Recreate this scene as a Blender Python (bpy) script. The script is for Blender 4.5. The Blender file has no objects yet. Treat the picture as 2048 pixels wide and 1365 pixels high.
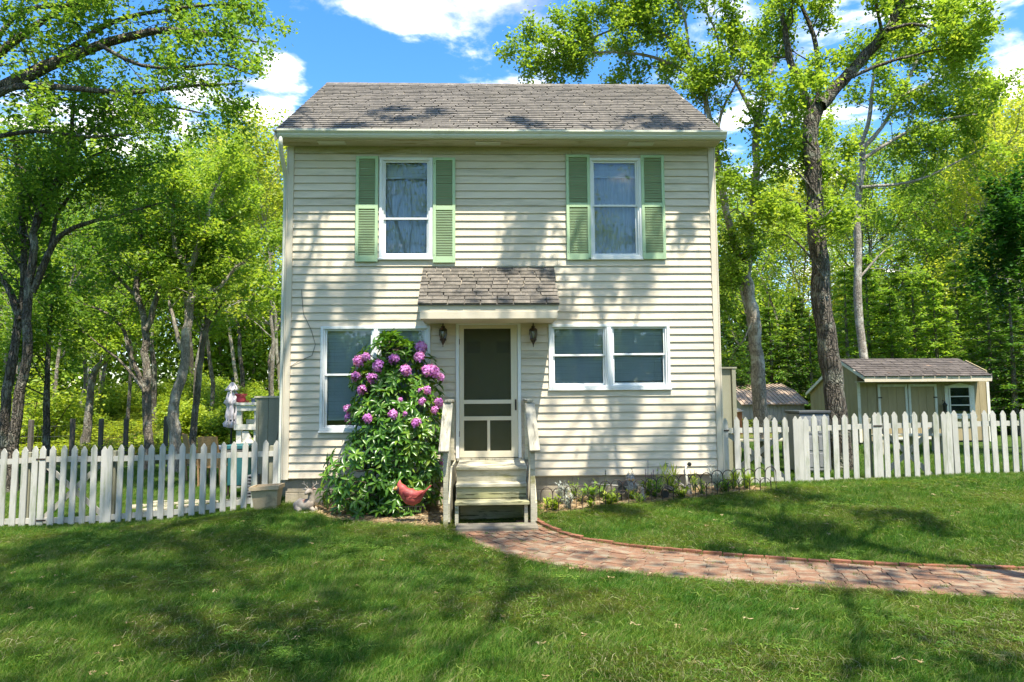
import bpy, math, random
import numpy as np
from mathutils import Vector, Matrix

# ---------------------------------------------------------------- camera, sky, sun, exposure
scene = bpy.context.scene
COL = scene.collection
F_PX = 1365.0
CAM = np.array([-0.199, -10.681, 1.75])
PITCH, YAW, ROLL = 0.0796, 0.0302, -0.0074
_f = np.array([math.sin(YAW)*math.cos(PITCH), math.cos(YAW)*math.cos(PITCH), math.sin(PITCH)])
_r = np.array([math.cos(YAW), -math.sin(YAW), 0.0])
_u = np.cross(_r, _f)
_rt = math.cos(ROLL)*_r + math.sin(ROLL)*_u
_up = -math.sin(ROLL)*_r + math.cos(ROLL)*_u
cam_data = bpy.data.cameras.new("camera")
cam = bpy.data.objects.new("camera", cam_data)
COL.objects.link(cam)
M = Matrix.Identity(4)
for i in range(3):
    M[i][0], M[i][1], M[i][2], M[i][3] = _rt[i], _up[i], -_f[i], CAM[i]
cam.matrix_world = M
cam_data.sensor_width = 36.0
cam_data.lens = F_PX/2048*36.0
cam_data.clip_start, cam_data.clip_end = 0.05, 2000
scene.camera = cam
scene.render.resolution_x, scene.render.resolution_y = 1024, 682

SUN_TO = np.array([0.42, -1.0, 2.45])
SUN_TO = SUN_TO/np.linalg.norm(SUN_TO)
sun_d = bpy.data.lights.new("sun", 'SUN')
sun_d.energy, sun_d.angle, sun_d.color = 2.7, math.radians(0.55), (1.0, 0.93, 0.79)
sun = bpy.data.objects.new("sun", sun_d)
COL.objects.link(sun)
sun.rotation_euler = Vector(SUN_TO).to_track_quat('Z', 'Y').to_euler()
sun.location = (8, -20, 45)

world = bpy.data.worlds.new("World")
scene.world = world
world.use_nodes = True
wn, wl = world.node_tree.nodes, world.node_tree.links
wn.clear()
w_out = wn.new("ShaderNodeOutputWorld")
w_bg = wn.new("ShaderNodeBackground")
w_bg.inputs[1].default_value = 0.15
sky = wn.new("ShaderNodeTexSky")
sky.sky_type = 'NISHITA'
sky.sun_disc = False
sky.sun_elevation = math.asin(SUN_TO[2])
sky.sun_rotation = math.atan2(SUN_TO[0], SUN_TO[1])
sky.air_density, sky.dust_density, sky.ozone_density = 1.0, 0.8, 1.6
w_tc = wn.new("ShaderNodeTexCoord")
w_sep = wn.new("ShaderNodeSeparateXYZ")
wl.new(w_tc.outputs["Generated"], w_sep.inputs[0])
def wmath(op, a, b=None, c=None, clamp=False):
    n = wn.new("ShaderNodeMath"); n.operation = op; n.use_clamp = clamp
    for i, v in enumerate((a, b, c)):
        if v is None: continue
        if isinstance(v, (int, float)): n.inputs[i].default_value = v
        else: wl.new(v, n.inputs[i])
    return n.outputs[0]
w_z = wmath('MAXIMUM', w_sep.outputs[2], 0.06)
w_cmb = wn.new("ShaderNodeCombineXYZ")
wl.new(wmath('DIVIDE', w_sep.outputs[0], w_z), w_cmb.inputs[0])
wl.new(wmath('DIVIDE', w_sep.outputs[1], w_z), w_cmb.inputs[1])
w_map = wn.new("ShaderNodeMapping")
w_map.inputs[1].default_value = (0.35, 0.55, 0.0)
wl.new(w_cmb.outputs[0], w_map.inputs[0])
w_no = wn.new("ShaderNodeTexNoise")
w_no.inputs["Scale"].default_value = 2.1
w_no.inputs["Detail"].default_value = 9
w_no.inputs["Roughness"].default_value = 0.58
w_no.inputs["Distortion"].default_value = 0.35
wl.new(w_map.outputs[0], w_no.inputs["Vector"])
# cumulus banks: a broad drift of cloud cover across the whole sky plus the three banks in view
w_no2 = wn.new("ShaderNodeTexNoise")
w_no2.inputs["Scale"].default_value = 0.42
w_no2.inputs["Detail"].default_value = 2
wl.new(w_map.outputs[0], w_no2.inputs["Vector"])
def ray(px, py):
    d = _f + _rt*(px-1024)/F_PX + _up*(682.5-py)/F_PX
    return d/np.linalg.norm(d)
cover = wmath('MULTIPLY', wmath('SUBTRACT', w_no2.outputs[0], 0.50), 0.95)
for (px, py, sp, amt) in ((930, 15, 60, .34), (1080, 30, 55, .30), (800, -15, 50, .26), (560, 145, 36, .30),
                          (520, 225, 40, .28), (610, 165, 26, .16), (390, 190, 40, .18), (2060, 150, 40, .38), (240, 330, 120, .22), (1650, 380, 130, .2)):
    d = ray(px, py)
    dot = wn.new("ShaderNodeVectorMath"); dot.operation = 'DOT_PRODUCT'
    nrm = wn.new("ShaderNodeVectorMath"); nrm.operation = 'NORMALIZE'
    wl.new(w_tc.outputs["Generated"], nrm.inputs[0])
    wl.new(nrm.outputs[0], dot.inputs[0]); dot.inputs[1].default_value = tuple(d)
    ang2 = (sp*1.35/F_PX)**2
    g = wmath('EXPONENT', wmath('DIVIDE', wmath('SUBTRACT', dot.outputs["Value"], 1.0), ang2*0.5))
    cover = wmath('ADD', cover, wmath('MULTIPLY', g, amt))
w_dens = wmath('ADD', wmath('MULTIPLY', w_no.outputs[0], 1.9), wmath('SUBTRACT', cover, 0.45))
w_ramp = wn.new("ShaderNodeValToRGB")
w_ramp.color_ramp.elements[0].position = 0.60
w_ramp.color_ramp.elements[1].position = 1.10
w_ramp.color_ramp.interpolation = 'EASE'
wl.new(w_dens, w_ramp.inputs[0])
w_hsv = wn.new("ShaderNodeHueSaturation")
w_hsv.inputs["Saturation"].default_value = 1.36
w_hsv.inputs["Hue"].default_value = 0.503
w_hsv.inputs["Value"].default_value = 0.60
wl.new(sky.outputs[0], w_hsv.inputs["Color"])
w_mix = wn.new("ShaderNodeMixRGB")
w_shade = wn.new("ShaderNodeValToRGB")
w_shade.color_ramp.elements[0].position, w_shade.color_ramp.elements[0].color = 0.30, (1.25, 1.25, 1.28, 1)
w_shade.color_ramp.elements[1].position, w_shade.color_ramp.elements[1].color = 0.62, (8.2, 7.5, 6.5, 1)
w_no3 = wn.new("ShaderNodeTexNoise"); w_no3.inputs["Scale"].default_value = 3.4; w_no3.inputs["Detail"].default_value = 7
wl.new(w_map.outputs[0], w_no3.inputs["Vector"]); wl.new(w_no3.outputs[0], w_shade.inputs[0])
wl.new(w_shade.outputs[0], w_mix.inputs[2])
wl.new(w_ramp.outputs[0], w_mix.inputs[0])
wl.new(w_hsv.outputs[0], w_mix.inputs[1])
wl.new(w_mix.outputs[0], w_bg.inputs[0])
wl.new(w_bg.outputs[0], w_out.inputs[0])

scene.view_settings.view_transform = 'Standard'
scene.view_settings.look = 'None'
scene.view_settings.gamma = 1.0
scene.view_settings.use_curve_mapping = False
scene.view_settings.exposure = 2.05

# ---------------------------------------------------------------- measuring helpers
def at(px, py, Y):
    """world point at depth Y that the photograph shows at pixel (px, py)"""
    d = ray(px, py)
    return CAM + d*(Y-CAM[1])/d[1]
def ax(px, py, Y=0.0): return float(at(px, py, Y)[0])
def az(px, py, Y=0.0): return float(at(px, py, Y)[2])

# ground heights measured at points of the site
_G = [(-3.2, -.3, .14), (-2.4, -.6, .11), (-1.6, -1.1, .06), (0, -1.2, .07), (.6, -.8, .10), (1.5, -.4, .19), (2.4, -.3, .24), (3.3, -.2, .29), (-.2, -1.6, .02),
      (4.6, -.1, .33), (5.8, -.1, .37), (7.5, -.1, .43), (9.5, -.1, .48), (2.2, -1.6, .14), (4.4, -1.8, .24), (7, -2, .30),
      (-3.9, .1, .02), (-4.6, .1, -.08), (-5.4, .1, -.16), (-6.2, .1, -.20), (-7.2, .1, -.22), (-9.5, .1, -.24),
      (-5, -1.6, -.06), (-7.5, -2, -.16), (-2.5, -2.2, .02), (0, -2.6, 0), (1, -3, 0), (3, -3.6, 0), (5, -4.4, .02), (8, -5, .05),
      (-3, -5, 0), (0, -5, 0), (3, -6, 0), (-6, -5, -.05), (0, -8, 0), (0, -14, 0), (8, -10, 0.05), (-9, -10, -.05),
      (0, 3, .2), (-6, 3, -.2), (6, 3, .38), (-8, 7, -.12), (0, 8, .2), (8, 8, .42), (-14, 3, -.2), (14, 3, .5), (12, 8, .5),
      (-14, 10, 0), (-6, 11, 0.05), (-12, 18, .45), (-4, 18, .4), (6, 16, .45), (16, 16, .6), (-22, 20, .6), (-14, 30, 1.25), (-3, 30, 1.2),
      (10, 30, 1.2), (24, 30, 1.5), (-30, 36, 1.6), (-14, 45, 2.1), (0, 45, 2.1), (15, 45, 2.2), (35, 45, 2.4), (0, 80, 3), (-50, 70, 3), (50, 70, 3), (0, 160, 4), (-120, 120, 4), (120, 120, 4), (0, -60, -.3), (-60, -40, -.3), (60, -40, 0)]
_GA = np.array(_G, float)
def G(x, y):
    x = np.asarray(x, float); y = np.asarray(y, float)
    sh = x.shape
    X = x.reshape(-1, 1); Y = y.reshape(-1, 1)
    dc = np.sqrt((X-0)**2 + (Y+1)**2)
    s = 0.38 + 0.075*np.maximum(dc-2, 0)
    out = np.empty(len(X))
    for k in range(0, len(X), 20000):
        d2 = (X[k:k+20000]-_GA[:, 0])**2 + (Y[k:k+20000]-_GA[:, 1])**2
        sk = s[k:k+20000]
        w = 1.0/(d2 + (sk*1.1)**2)**2
        out[k:k+20000] = (w*_GA[:, 2]).sum(1)/w.sum(1)
    return out.reshape(sh) if sh else float(out[0])

# ---------------------------------------------------------------- object helpers
ORG = {}
def link(o): COL.objects.link(o); return o
def thing(name, label, cat, loc=(0, 0, 0), group=None):
    o = bpy.data.objects.new(name, None)
    link(o); o.empty_display_size = 0.2
    o.location = Vector([float(v) for v in loc])
    o['label'] = label; o['category'] = cat
    if group: o['group'] = group
    ORG[o.name] = Vector(o.location)
    return o
def tag(o, label, cat, group=None):
    o['label'] = label; o['category'] = cat
    if group: o['group'] = group
    return o

def mesh_from(name, verts, faces, mat=None, smooth=False):
    me = bpy.data.meshes.new(name)
    me.from_pydata([tuple(v) for v in verts], [], [tuple(f) for f in faces])
    if mat is not None: me.materials.append(mat)
    if smooth: me.polygons.foreach_set("use_smooth", [True]*len(me.polygons))
    me.update()
    return me
def fast_mesh(name, V, quads=None, tris=None, mat=None, smooth=False):
    """numpy arrays into a mesh"""
    V = np.ascontiguousarray(V, np.float32)
    me = bpy.data.meshes.new(name)
    me.vertices.add(len(V)); me.vertices.foreach_set("co", V.ravel())
    nq = 0 if quads is None else len(quads); nt = 0 if tris is None else len(tris)
    idx = np.concatenate(([] if not nq else [np.asarray(quads, np.int32).ravel()]) + ([] if not nt else [np.asarray(tris, np.int32).ravel()]))
    me.loops.add(len(idx)); me.loops.foreach_set("vertex_index", idx.astype(np.int32))
    starts = np.concatenate([np.arange(nq)*4, nq*4 + np.arange(nt)*3]).astype(np.int32)
    me.polygons.add(nq+nt); me.polygons.foreach_set("loop_start", starts)
    if smooth: me.polygons.foreach_set("use_smooth", np.ones(nq+nt, bool))
    if mat is not None: me.materials.append(mat)
    me.update(calc_edges=True)
    return me
def put(name, me, parent=None, loc=None, kind=None):
    """link a mesh whose vertices are in world coordinates, or place it at loc"""
    o = bpy.data.objects.new(name, me)
    link(o)
    if parent is not None:
        o.parent = parent
        po = ORG[parent.name]
        o.location = (Vector(loc) - po) if loc is not None else -po
        ORG[o.name] = Vector(loc) if loc is not None else Vector((0, 0, 0))
    else:
        o.location = Vector(loc) if loc is not None else Vector((0, 0, 0))
        ORG[o.name] = Vector(o.location)
    if kind: o['kind'] = kind
    return o

class MB:
    def __init__(s): s.v = []; s.f = []
    def add(s, vs, fs):
        n = len(s.v)
        s.v.extend([tuple(float(c) for c in v) for v in vs])
        s.f.extend([tuple(i+n for i in f) for f in fs]); return s
    def box(s, x0, x1, y0, y1, z0, z1):
        if x0 > x1: x0, x1 = x1, x0
        if y0 > y1: y0, y1 = y1, y0
        if z0 > z1: z0, z1 = z1, z0
        return s.add([(x0,y0,z0),(x1,y0,z0),(x1,y1,z0),(x0,y1,z0),(x0,y0,z1),(x1,y0,z1),(x1,y1,z1),(x0,y1,z1)],
                     [(0,3,2,1),(4,5,6,7),(0,1,5,4),(1,2,6,5),(2,3,7,6),(3,0,4,7)])
    def bar(s, a, b, w, h, up=(0, 0, 1)):
        """box beam from a to b, w across, h along 'up'"""
        a = np.array(a, float); b = np.array(b, float); d = b-a; d /= np.linalg.norm(d)
        u = np.array(up, float); u -= d*(u@d); u /= np.linalg.norm(u); r = np.cross(d, u)
        vs = [p + r*sx*w/2 + u*sz*h/2 for p in (a, b) for sx, sz in ((-1,-1),(1,-1),(1,1),(-1,1))]
        return s.add(vs, [(0,1,2,3),(7,6,5,4),(0,4,5,1),(1,5,6,2),(2,6,7,3),(3,7,4,0)])
    def prism(s, poly, axis, a0, a1):
        """extrude a 2D polygon along axis 0/1/2; poly gives the two other coordinates in order"""
        n = len(poly)
        def mk(p, a):
            l = list(p); l.insert(axis, a); return tuple(l)
        vs = [mk(p, a0) for p in poly] + [mk(p, a1) for p in poly]
        fs = [tuple(range(n)), tuple(range(2*n-1, n-1, -1))] + [(i, (i+1) % n + 0, (i+1) % n + n, i+n) for i in range(n)]
        return s.add(vs, fs)
    def tube(s, pts, rad, n=8, cap=True):
        P = np.array(pts, float); m = len(P)
        R = np.full(m, rad, float) if np.isscalar(rad) else np.array(rad, float)
        V, Q = tube_arrays(P, R, n)
        b = len(s.v)
        s.v.extend([tuple(v) for v in V]); s.f.extend([tuple(int(i)+b for i in q) for q in Q])
        if cap:
            s.f.append(tuple(b+i for i in range(n))[::-1]); s.f.append(tuple(b+(m-1)*n+i for i in range(n)))
        return s
    def lathe(s, c, prof, n=12, axis=2):
        """prof: list of (radius, height)"""
        vs = []
        for r, h in prof:
            for k in range(n):
                a = 2*math.pi*k/n
                if axis == 2: vs.append((c[0]+r*math.cos(a), c[1]+r*math.sin(a), c[2]+h))
                elif axis == 1: vs.append((c[0]+r*math.cos(a), c[1]+h, c[2]+r*math.sin(a)))
                else: vs.append((c[0]+h, c[1]+r*math.cos(a), c[2]+r*math.sin(a)))
        fs = [(i*n+k, i*n+(k+1) % n, (i+1)*n+(k+1) % n, (i+1)*n+k) for i in range(len(prof)-1) for k in range(n)]
        fs += [tuple(range(n))[::-1], tuple((len(prof)-1)*n+k for k in range(n))]
        return s.add(vs, fs)
    def loft(s, rings, n=14):
        """rings: (centre, radius_a, radius_b, axis_a, axis_b)"""
        vs = []
        for c, ra, rb, ua, ub in rings:
            c = np.array(c, float); ua = np.array(ua, float); ub = np.array(ub, float)
            for k in range(n):
                a = 2*math.pi*k/n; vs.append(c + ua*ra*math.cos(a) + ub*rb*math.sin(a))
        m = len(rings)
        fs = [(i*n+k, i*n+(k+1) % n, (i+1)*n+(k+1) % n, (i+1)*n+k) for i in range(m-1) for k in range(n)]
        fs += [tuple(range(n))[::-1], tuple((m-1)*n+k for k in range(n))]
        return s.add(vs, fs)
    def mesh(s, name, mat, smooth=False, bevel=0, flat_angle=None):
        me = mesh_from(name, s.v, s.f, mat, smooth)
        if bevel:
            import bmesh
            bm = bmesh.new(); bm.from_mesh(me)
            bmesh.ops.recalc_face_normals(bm, faces=bm.faces)
            bmesh.ops.bevel(bm, geom=bm.edges[:], offset=bevel, segments=1, affect='EDGES')
            bm.to_mesh(me); bm.free()
        else:
            import bmesh
            bm = bmesh.new(); bm.from_mesh(me)
            bmesh.ops.recalc_face_normals(bm, faces=bm.faces)
            bm.to_mesh(me); bm.free()
        return me
    def build(s, name, mat, parent=None, smooth=False, bevel=0, kind=None):
        return put(name, s.mesh(name, mat, smooth, bevel), parent, kind=kind)

def frames(P):
    T = np.gradient(P, axis=0); T /= np.maximum(np.linalg.norm(T, axis=1, keepdims=True), 1e-9)
    ref = np.array([0, 0, 1.0]) if abs(T[:, 2]).mean() < .8 else np.array([1.0, 0, 0])
    A = np.cross(T, ref); A /= np.maximum(np.linalg.norm(A, axis=1, keepdims=True), 1e-9)
    return T, A, np.cross(T, A)
def tube_arrays(P, R, n):
    T, A, B = frames(P)
    ang = np.arange(n)*2*math.pi/n
    V = P[:, None, :] + R[:, None, None]*(A[:, None, :]*np.cos(ang)[None, :, None] + B[:, None, :]*np.sin(ang)[None, :, None])
    m = len(P); i = np.arange(m-1)[:, None]*n; k = np.arange(n)[None, :]; k2 = (k+1) % n
    Q = np.stack([i+k, i+n+k, i+n+k2, i+k2], -1).reshape(-1, 4)
    return V.reshape(-1, 3), Q

# ---------------------------------------------------------------- materials
def new_mat(name):
    m = bpy.data.materials.new(name); m.use_nodes = True
    nt = m.node_tree
    for n in list(nt.nodes): nt.nodes.remove(n)
    return m, nt.nodes, nt.links
def noise_node(N, L, vec, scale, detail=4, rough=.55, dist=0.0):
    n = N.new("ShaderNodeTexNoise")
    n.inputs["Scale"].default_value = scale; n.inputs["Detail"].default_value = detail
    n.inputs["Roughness"].default_value = rough; n.inputs["Distortion"].default_value = dist
    if vec is not None: L.new(vec, n.inputs["Vector"])
    return n.outputs[0]
def ramp(N, L, fac, stops, interp='LINEAR'):
    r = N.new("ShaderNodeValToRGB"); cr = r.color_ramp; cr.interpolation = interp
    while len(cr.elements) < len(stops): cr.elements.new(0.5)
    for e, (p, c) in zip(cr.elements, stops):
        e.position = p; e.color = (*c, 1) if len(c) == 3 else c
    L.new(fac, r.inputs[0]); return r.outputs[0]
def mixc(N, L, fac, a, b, mode='MIX'):
    n = N.new("ShaderNodeMixRGB"); n.blend_type = mode
    for i, v in ((0, fac), (1, a), (2, b)):
        if isinstance(v, (int, float)): n.inputs[i].default_value = v
        elif isinstance(v, tuple): n.inputs[i].default_value = (*v[:3], 1)
        else: L.new(v, n.inputs[i])
    return n.outputs[0]
def math_n(N, L, op, a, b=0.0, clamp=False):
    n = N.new("ShaderNodeMath"); n.operation = op; n.use_clamp = clamp
    for i, v in ((0, a), (1, b)):
        if isinstance(v, (int, float)): n.inputs[i].default_value = v
        else: L.new(v, n.inputs[i])
    return n.outputs[0]
def scaled(N, L, vec, s):
    n = N.new("ShaderNodeMapping"); n.inputs[3].default_value = s; L.new(vec, n.inputs[0]); return n.outputs[0]

def surf(name, c, c2=None, scale=3.0, stretch=(1, 1, 1), rough=.7, bump=0.0, bscale=40, bstretch=None, piece=0.0, dirt=None, dirt_lo=.55, dirt_hi=.75,
         dirt_scale=1.2, dirt_stretch=(1, 1, 1), spec=.4, metal=0.0, fine=0.12):
    """painted / mineral surface: broad tone variation, fine speckle, dirt of its own shape, bump, tone per piece"""
    m, N, L = new_mat(name)
    out = N.new("ShaderNodeOutputMaterial"); p = N.new("ShaderNodeBsdfPrincipled")
    g = N.new("ShaderNodeNewGeometry"); pos = g.outputs["Position"]
    oi = N.new("ShaderNodeObjectInfo")
    off = N.new("ShaderNodeVectorMath"); off.operation = 'ADD'
    rn = N.new("ShaderNodeVectorMath"); rn.operation = 'SCALE'; rn.inputs[0].default_value = (7, 13, 5)
    L.new(oi.outputs["Random"], rn.inputs["Scale"]); L.new(pos, off.inputs[0]); L.new(rn.outputs[0], off.inputs[1])
    vec = off.outputs[0] if piece > 0 else pos
    c2 = c2 or tuple(v*.8 for v in c)
    n1 = noise_node(N, L, scaled(N, L, vec, stretch), scale, 5)
    col = mixc(N, L, ramp(N, L, n1, [(.32, (0, 0, 0)), (.68, (1, 1, 1))]), c, c2)
    if fine:
        n2 = noise_node(N, L, scaled(N, L, vec, bstretch or (1, 1, 1)), 55, 3)
        col = mixc(N, L, 1.0, col, ramp(N, L, n2, [(.3, (1-fine,)*3), (.7, (1+fine*.3,)*3)]), 'MULTIPLY')
    if dirt:
        n3 = noise_node(N, L, scaled(N, L, vec, dirt_stretch), dirt_scale, 6, .65)
        col = mixc(N, L, ramp(N, L, n3, [(dirt_lo, (0, 0, 0)), (dirt_hi, (1, 1, 1))]), col, dirt)
    if piece:
        k = math_n(N, L, 'ADD', math_n(N, L, 'MULTIPLY', oi.outputs["Random"], piece*2), 1-piece)
        cmb = N.new("ShaderNodeCombineXYZ")
        for i in range(3): L.new(k, cmb.inputs[i])
        col = mixc(N, L, 1.0, col, cmb.outputs[0], 'MULTIPLY')
    L.new(col, p.inputs["Base Color"])
    p.inputs["Roughness"].default_value = rough; p.inputs["Metallic"].default_value = metal
    p.inputs["Specular IOR Level"].default_value = spec
    if bump:
        b = N.new("ShaderNodeBump"); b.inputs["Strength"].default_value = bump; b.inputs["Distance"].default_value = .01
        L.new(noise_node(N, L, scaled(N, L, vec, bstretch or (1, 1, 1)), bscale, 4), b.inputs["Height"])
        L.new(b.outputs[0], p.inputs["Normal"])
    L.new(p.outputs[0], out.inputs[0])
    return m

def leaf_mat(name, dark, light, yellow=None, trans=.42, rough=.45, clump=.9, spec=.3):
    m, N, L = new_mat(name)
    out = N.new("ShaderNodeOutputMaterial")
    g = N.new("ShaderNodeNewGeometry"); oi = N.new("ShaderNodeObjectInfo")
    n1 = noise_node(N, L, g.outputs["Position"], clump, 3)
    f = math_n(N, L, 'ADD', math_n(N, L, 'MULTIPLY', g.outputs["Random Per Island"], .65), math_n(N, L, 'MULTIPLY', n1, .9))
    f = math_n(N, L, 'SUBTRACT', math_n(N, L, 'ADD', f, math_n(N, L, 'MULTIPLY', oi.outputs["Random"], .25)), .42)
    stops = [(0.0, dark), (.55, light)] + ([(1.0, yellow)] if yellow else [])
    col = ramp(N, L, f, stops)
    p = N.new("ShaderNodeBsdfPrincipled"); L.new(col, p.inputs["Base Color"])
    p.inputs["Roughness"].default_value = rough; p.inputs["Specular IOR Level"].default_value = spec
    t = N.new("ShaderNodeBsdfTranslucent")
    L.new(mixc(N, L, 1.0, col, (1.25, 1.15, .55), 'MULTIPLY'), t.inputs[0])
    mx = N.new("ShaderNodeMixShader"); mx.inputs[0].default_value = trans
    L.new(p.outputs[0], mx.inputs[1]); L.new(t.outputs[0], mx.inputs[2]); L.new(mx.outputs[0], out.inputs[0])
    return m

def bark_mat(name, c, c2, lichen=None, strength=.9, freq=1.0):
    m, N, L = new_mat(name)
    out = N.new("ShaderNodeOutputMaterial"); p = N.new("ShaderNodeBsdfPrincipled")
    g = N.new("ShaderNodeNewGeometry"); pos = g.outputs["Position"]
    st = scaled(N, L, pos, (1, 1, .18))
    v = N.new("ShaderNodeTexVoronoi"); v.feature = 'DISTANCE_TO_EDGE'; v.inputs["Scale"].default_value = 24*freq
    wob = N.new("ShaderNodeVectorMath"); wob.operation = 'ADD'
    nz = N.new("ShaderNodeTexNoise"); nz.inputs["Scale"].default_value = 9; L.new(pos, nz.inputs["Vector"])
    sc = N.new("ShaderNodeVectorMath"); sc.operation = 'SCALE'; sc.inputs["Scale"].default_value = .07
    L.new(nz.outputs["Color"], sc.inputs[0]); L.new(st, wob.inputs[0]); L.new(sc.outputs[0], wob.inputs[1])
    L.new(wob.outputs[0], v.inputs["Vector"])
    ridge = ramp(N, L, v.outputs["Distance"], [(0.0, (0, 0, 0)), (.22, (1, 1, 1))])
    n1 = noise_node(N, L, st, 14, 6, .65)
    col = mixc(N, L, n1, c2, c)
    col = mixc(N, L, math_n(N, L, 'MULTIPLY', math_n(N, L, 'SUBTRACT', 1.0, ridge), .75), col, tuple(x*.22 for x in c))
    if lichen:
        n2 = noise_node(N, L, pos, 3.2, 7, .7)
        col = mixc(N, L, ramp(N, L, n2, [(.5, (0, 0, 0)), (.62, (1, 1, 1))]), col, lichen)
    L.new(col, p.inputs["Base Color"]); p.inputs["Roughness"].default_value = .9; p.inputs["Specular IOR Level"].default_value = .2
    b = N.new("ShaderNodeBump"); b.inputs["Strength"].default_value = strength; b.inputs["Distance"].default_value = .03
    h = math_n(N, L, 'ADD', ridge, math_n(N, L, 'MULTIPLY', n1, .7)); L.new(h, b.inputs["Height"]); L.new(b.outputs[0], p.inputs["Normal"])
    L.new(p.outputs[0], out.inputs[0]); return m

def glass_mat(name, tint=(.9, .95, .97), refl=1.0):
    """window pane: clear, with real reflections"""
    m, N, L = new_mat(name)
    out = N.new("ShaderNodeOutputMaterial")
    fr = N.new("ShaderNodeFresnel"); fr.inputs[0].default_value = 1.5
    gl = N.new("ShaderNodeBsdfGlossy"); gl.inputs["Roughness"].default_value = .015
    tr = N.new("ShaderNodeBsdfTransparent"); tr.inputs[0].default_value = (*tint, 1)
    fac = math_n(N, L, 'ADD', math_n(N, L, 'MULTIPLY', fr.outputs[0], 1.0*refl), .005*refl, True)
    mx = N.new("ShaderNodeMixShader"); L.new(fac, mx.inputs[0]); L.new(tr.outputs[0], mx.inputs[1]); L.new(gl.outputs[0], mx.inputs[2])
    L.new(mx.outputs[0], out.inputs[0]); return m

MT = {}
MT['siding'] = surf('siding_paint', (.71, .62, .485), (.62, .535, .41), scale=1.3, stretch=(.6, 1, 4), rough=.55, bump=.15, bscale=60, bstretch=(.08, 1, 1), piece=.035,
                    dirt=(.38, .34, .24), dirt_lo=.52, dirt_hi=.78, dirt_scale=2.0, dirt_stretch=(.5, 1, 3.5), fine=.05)
MT['trim'] = surf('trim_paint', (.66, .585, .455), (.58, .51, .39), scale=2, rough=.55, dirt=(.30, .26, .17), dirt_lo=.62, dirt_hi=.75, dirt_scale=3, fine=.06)
MT['soffit'] = surf('soffit_paint', (.58, .52, .38), (.46, .40, .27), scale=1.6, stretch=(.5, 2, 1), rough=.7, dirt=(.26, .20, .06), dirt_lo=.56, dirt_hi=.66, dirt_scale=2.6, dirt_stretch=(.5, 3, 2))
MT['frieze'] = surf('stained_frieze', (.54, .49, .36), (.42, .37, .23), scale=1.3, stretch=(.6, 1, 3), rough=.7, dirt=(.30, .25, .10), dirt_lo=.52, dirt_hi=.66, dirt_scale=1.5, dirt_stretch=(.5, 1, 4))
MT['gutter'] = surf('gutter_metal', (.66, .66, .56), (.58, .58, .48), scale=1.5, stretch=(.5, 1, 4), rough=.35, dirt=(.38, .38, .26), dirt_lo=.6, dirt_hi=.8, dirt_scale=2, fine=.04)
MT['white'] = surf('white_vinyl', (.80, .81, .80), (.72, .74, .73), scale=3, rough=.35, dirt=(.5, .48, .38), dirt_lo=.66, dirt_hi=.8, dirt_scale=5, fine=.03)
MT['door'] = surf('door_paint', (.66, .60, .46), (.60, .545, .41), scale=3, rough=.5, fine=.04)
MT['shutter'] = surf('shutter_green', (.44, .59, .36), (.40, .545, .325), scale=4, rough=.5, fine=.04)
MT['blind'] = surf('blind_slat', (.72, .73, .74), (.64, .66, .67), scale=3, rough=.5, fine=.02)
MT['glass'] = glass_mat('window_glass')
MT['sheer'] = surf('sheer_curtain', (.60, .585, .59), (.48, .47, .475), scale=3, stretch=(6, 6, .4), rough=.9, fine=.03)
MT['screen'] = surf('insect_screen', (.035, .050, .028), (.016, .024, .014), scale=90, rough=.6, fine=.5, spec=.3)
def screen_mat():
    m, N, L = new_mat('fly_screen')
    out = N.new("ShaderNodeOutputMaterial"); g = N.new("ShaderNodeNewGeometry")
    n = noise_node(N, L, g.outputs["Position"], 170, 2, .6)
    d = N.new("ShaderNodeBsdfDiffuse"); L.new(ramp(N, L, n, [(.35, (.03, .033, .018)), (.7, (.17, .175, .11))]), d.inputs[0])
    t = N.new("ShaderNodeBsdfTransparent"); mx = N.new("ShaderNodeMixShader"); mx.inputs[0].default_value = .52
    L.new(t.outputs[0], mx.inputs[1]); L.new(d.outputs[0], mx.inputs[2]); L.new(mx.outputs[0], out.inputs[0]); return m
MT['scr'] = screen_mat()
MT['dark'] = surf('dark_interior', (.03, .03, .03), rough=.9)  # near-black colour stands in for room shade; also eyes, mask and owl beak
MT['concrete'] = surf('foundation_concrete', (.42, .37, .28), (.31, .27, .20), scale=3, rough=.9, bump=.4, bscale=30, piece=.06, dirt=(.18, .15, .11), dirt_lo=.58, dirt_hi=.72, dirt_scale=2.2)
MT['slab'] = surf('stoop_slab', (.24, .21, .16), (.13, .115, .085), scale=7, rough=.9, bump=.5, bscale=50, dirt=(.15, .17, .07), dirt_lo=.55, dirt_hi=.68, dirt_scale=6)
MT['shingle'] = surf('roof_shingle', (.20, .178, .152), (.13, .118, .105), scale=2.6, stretch=(2.4, 1, 1), rough=.95, bump=.6, bscale=160, dirt=(.255, .225, .19), dirt_lo=.55, dirt_hi=.7, dirt_scale=7, dirt_stretch=(2.5, 1, 1), fine=.3)
MT['shingle_piece'] = surf('canopy_shingle', (.20, .175, .145), (.105, .095, .08), scale=9, rough=.95, bump=.7, bscale=170, piece=.18, dirt=(.22, .115, .06), dirt_lo=.66, dirt_hi=.76, dirt_scale=7, fine=.4)
MT['shed_shingle'] = surf('shed_shingle', (.125, .105, .09), (.07, .06, .055), scale=6, rough=.95, piece=.22, dirt=(.26, .17, .11), dirt_lo=.64, dirt_hi=.74, dirt_scale=3, fine=.3)
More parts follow.
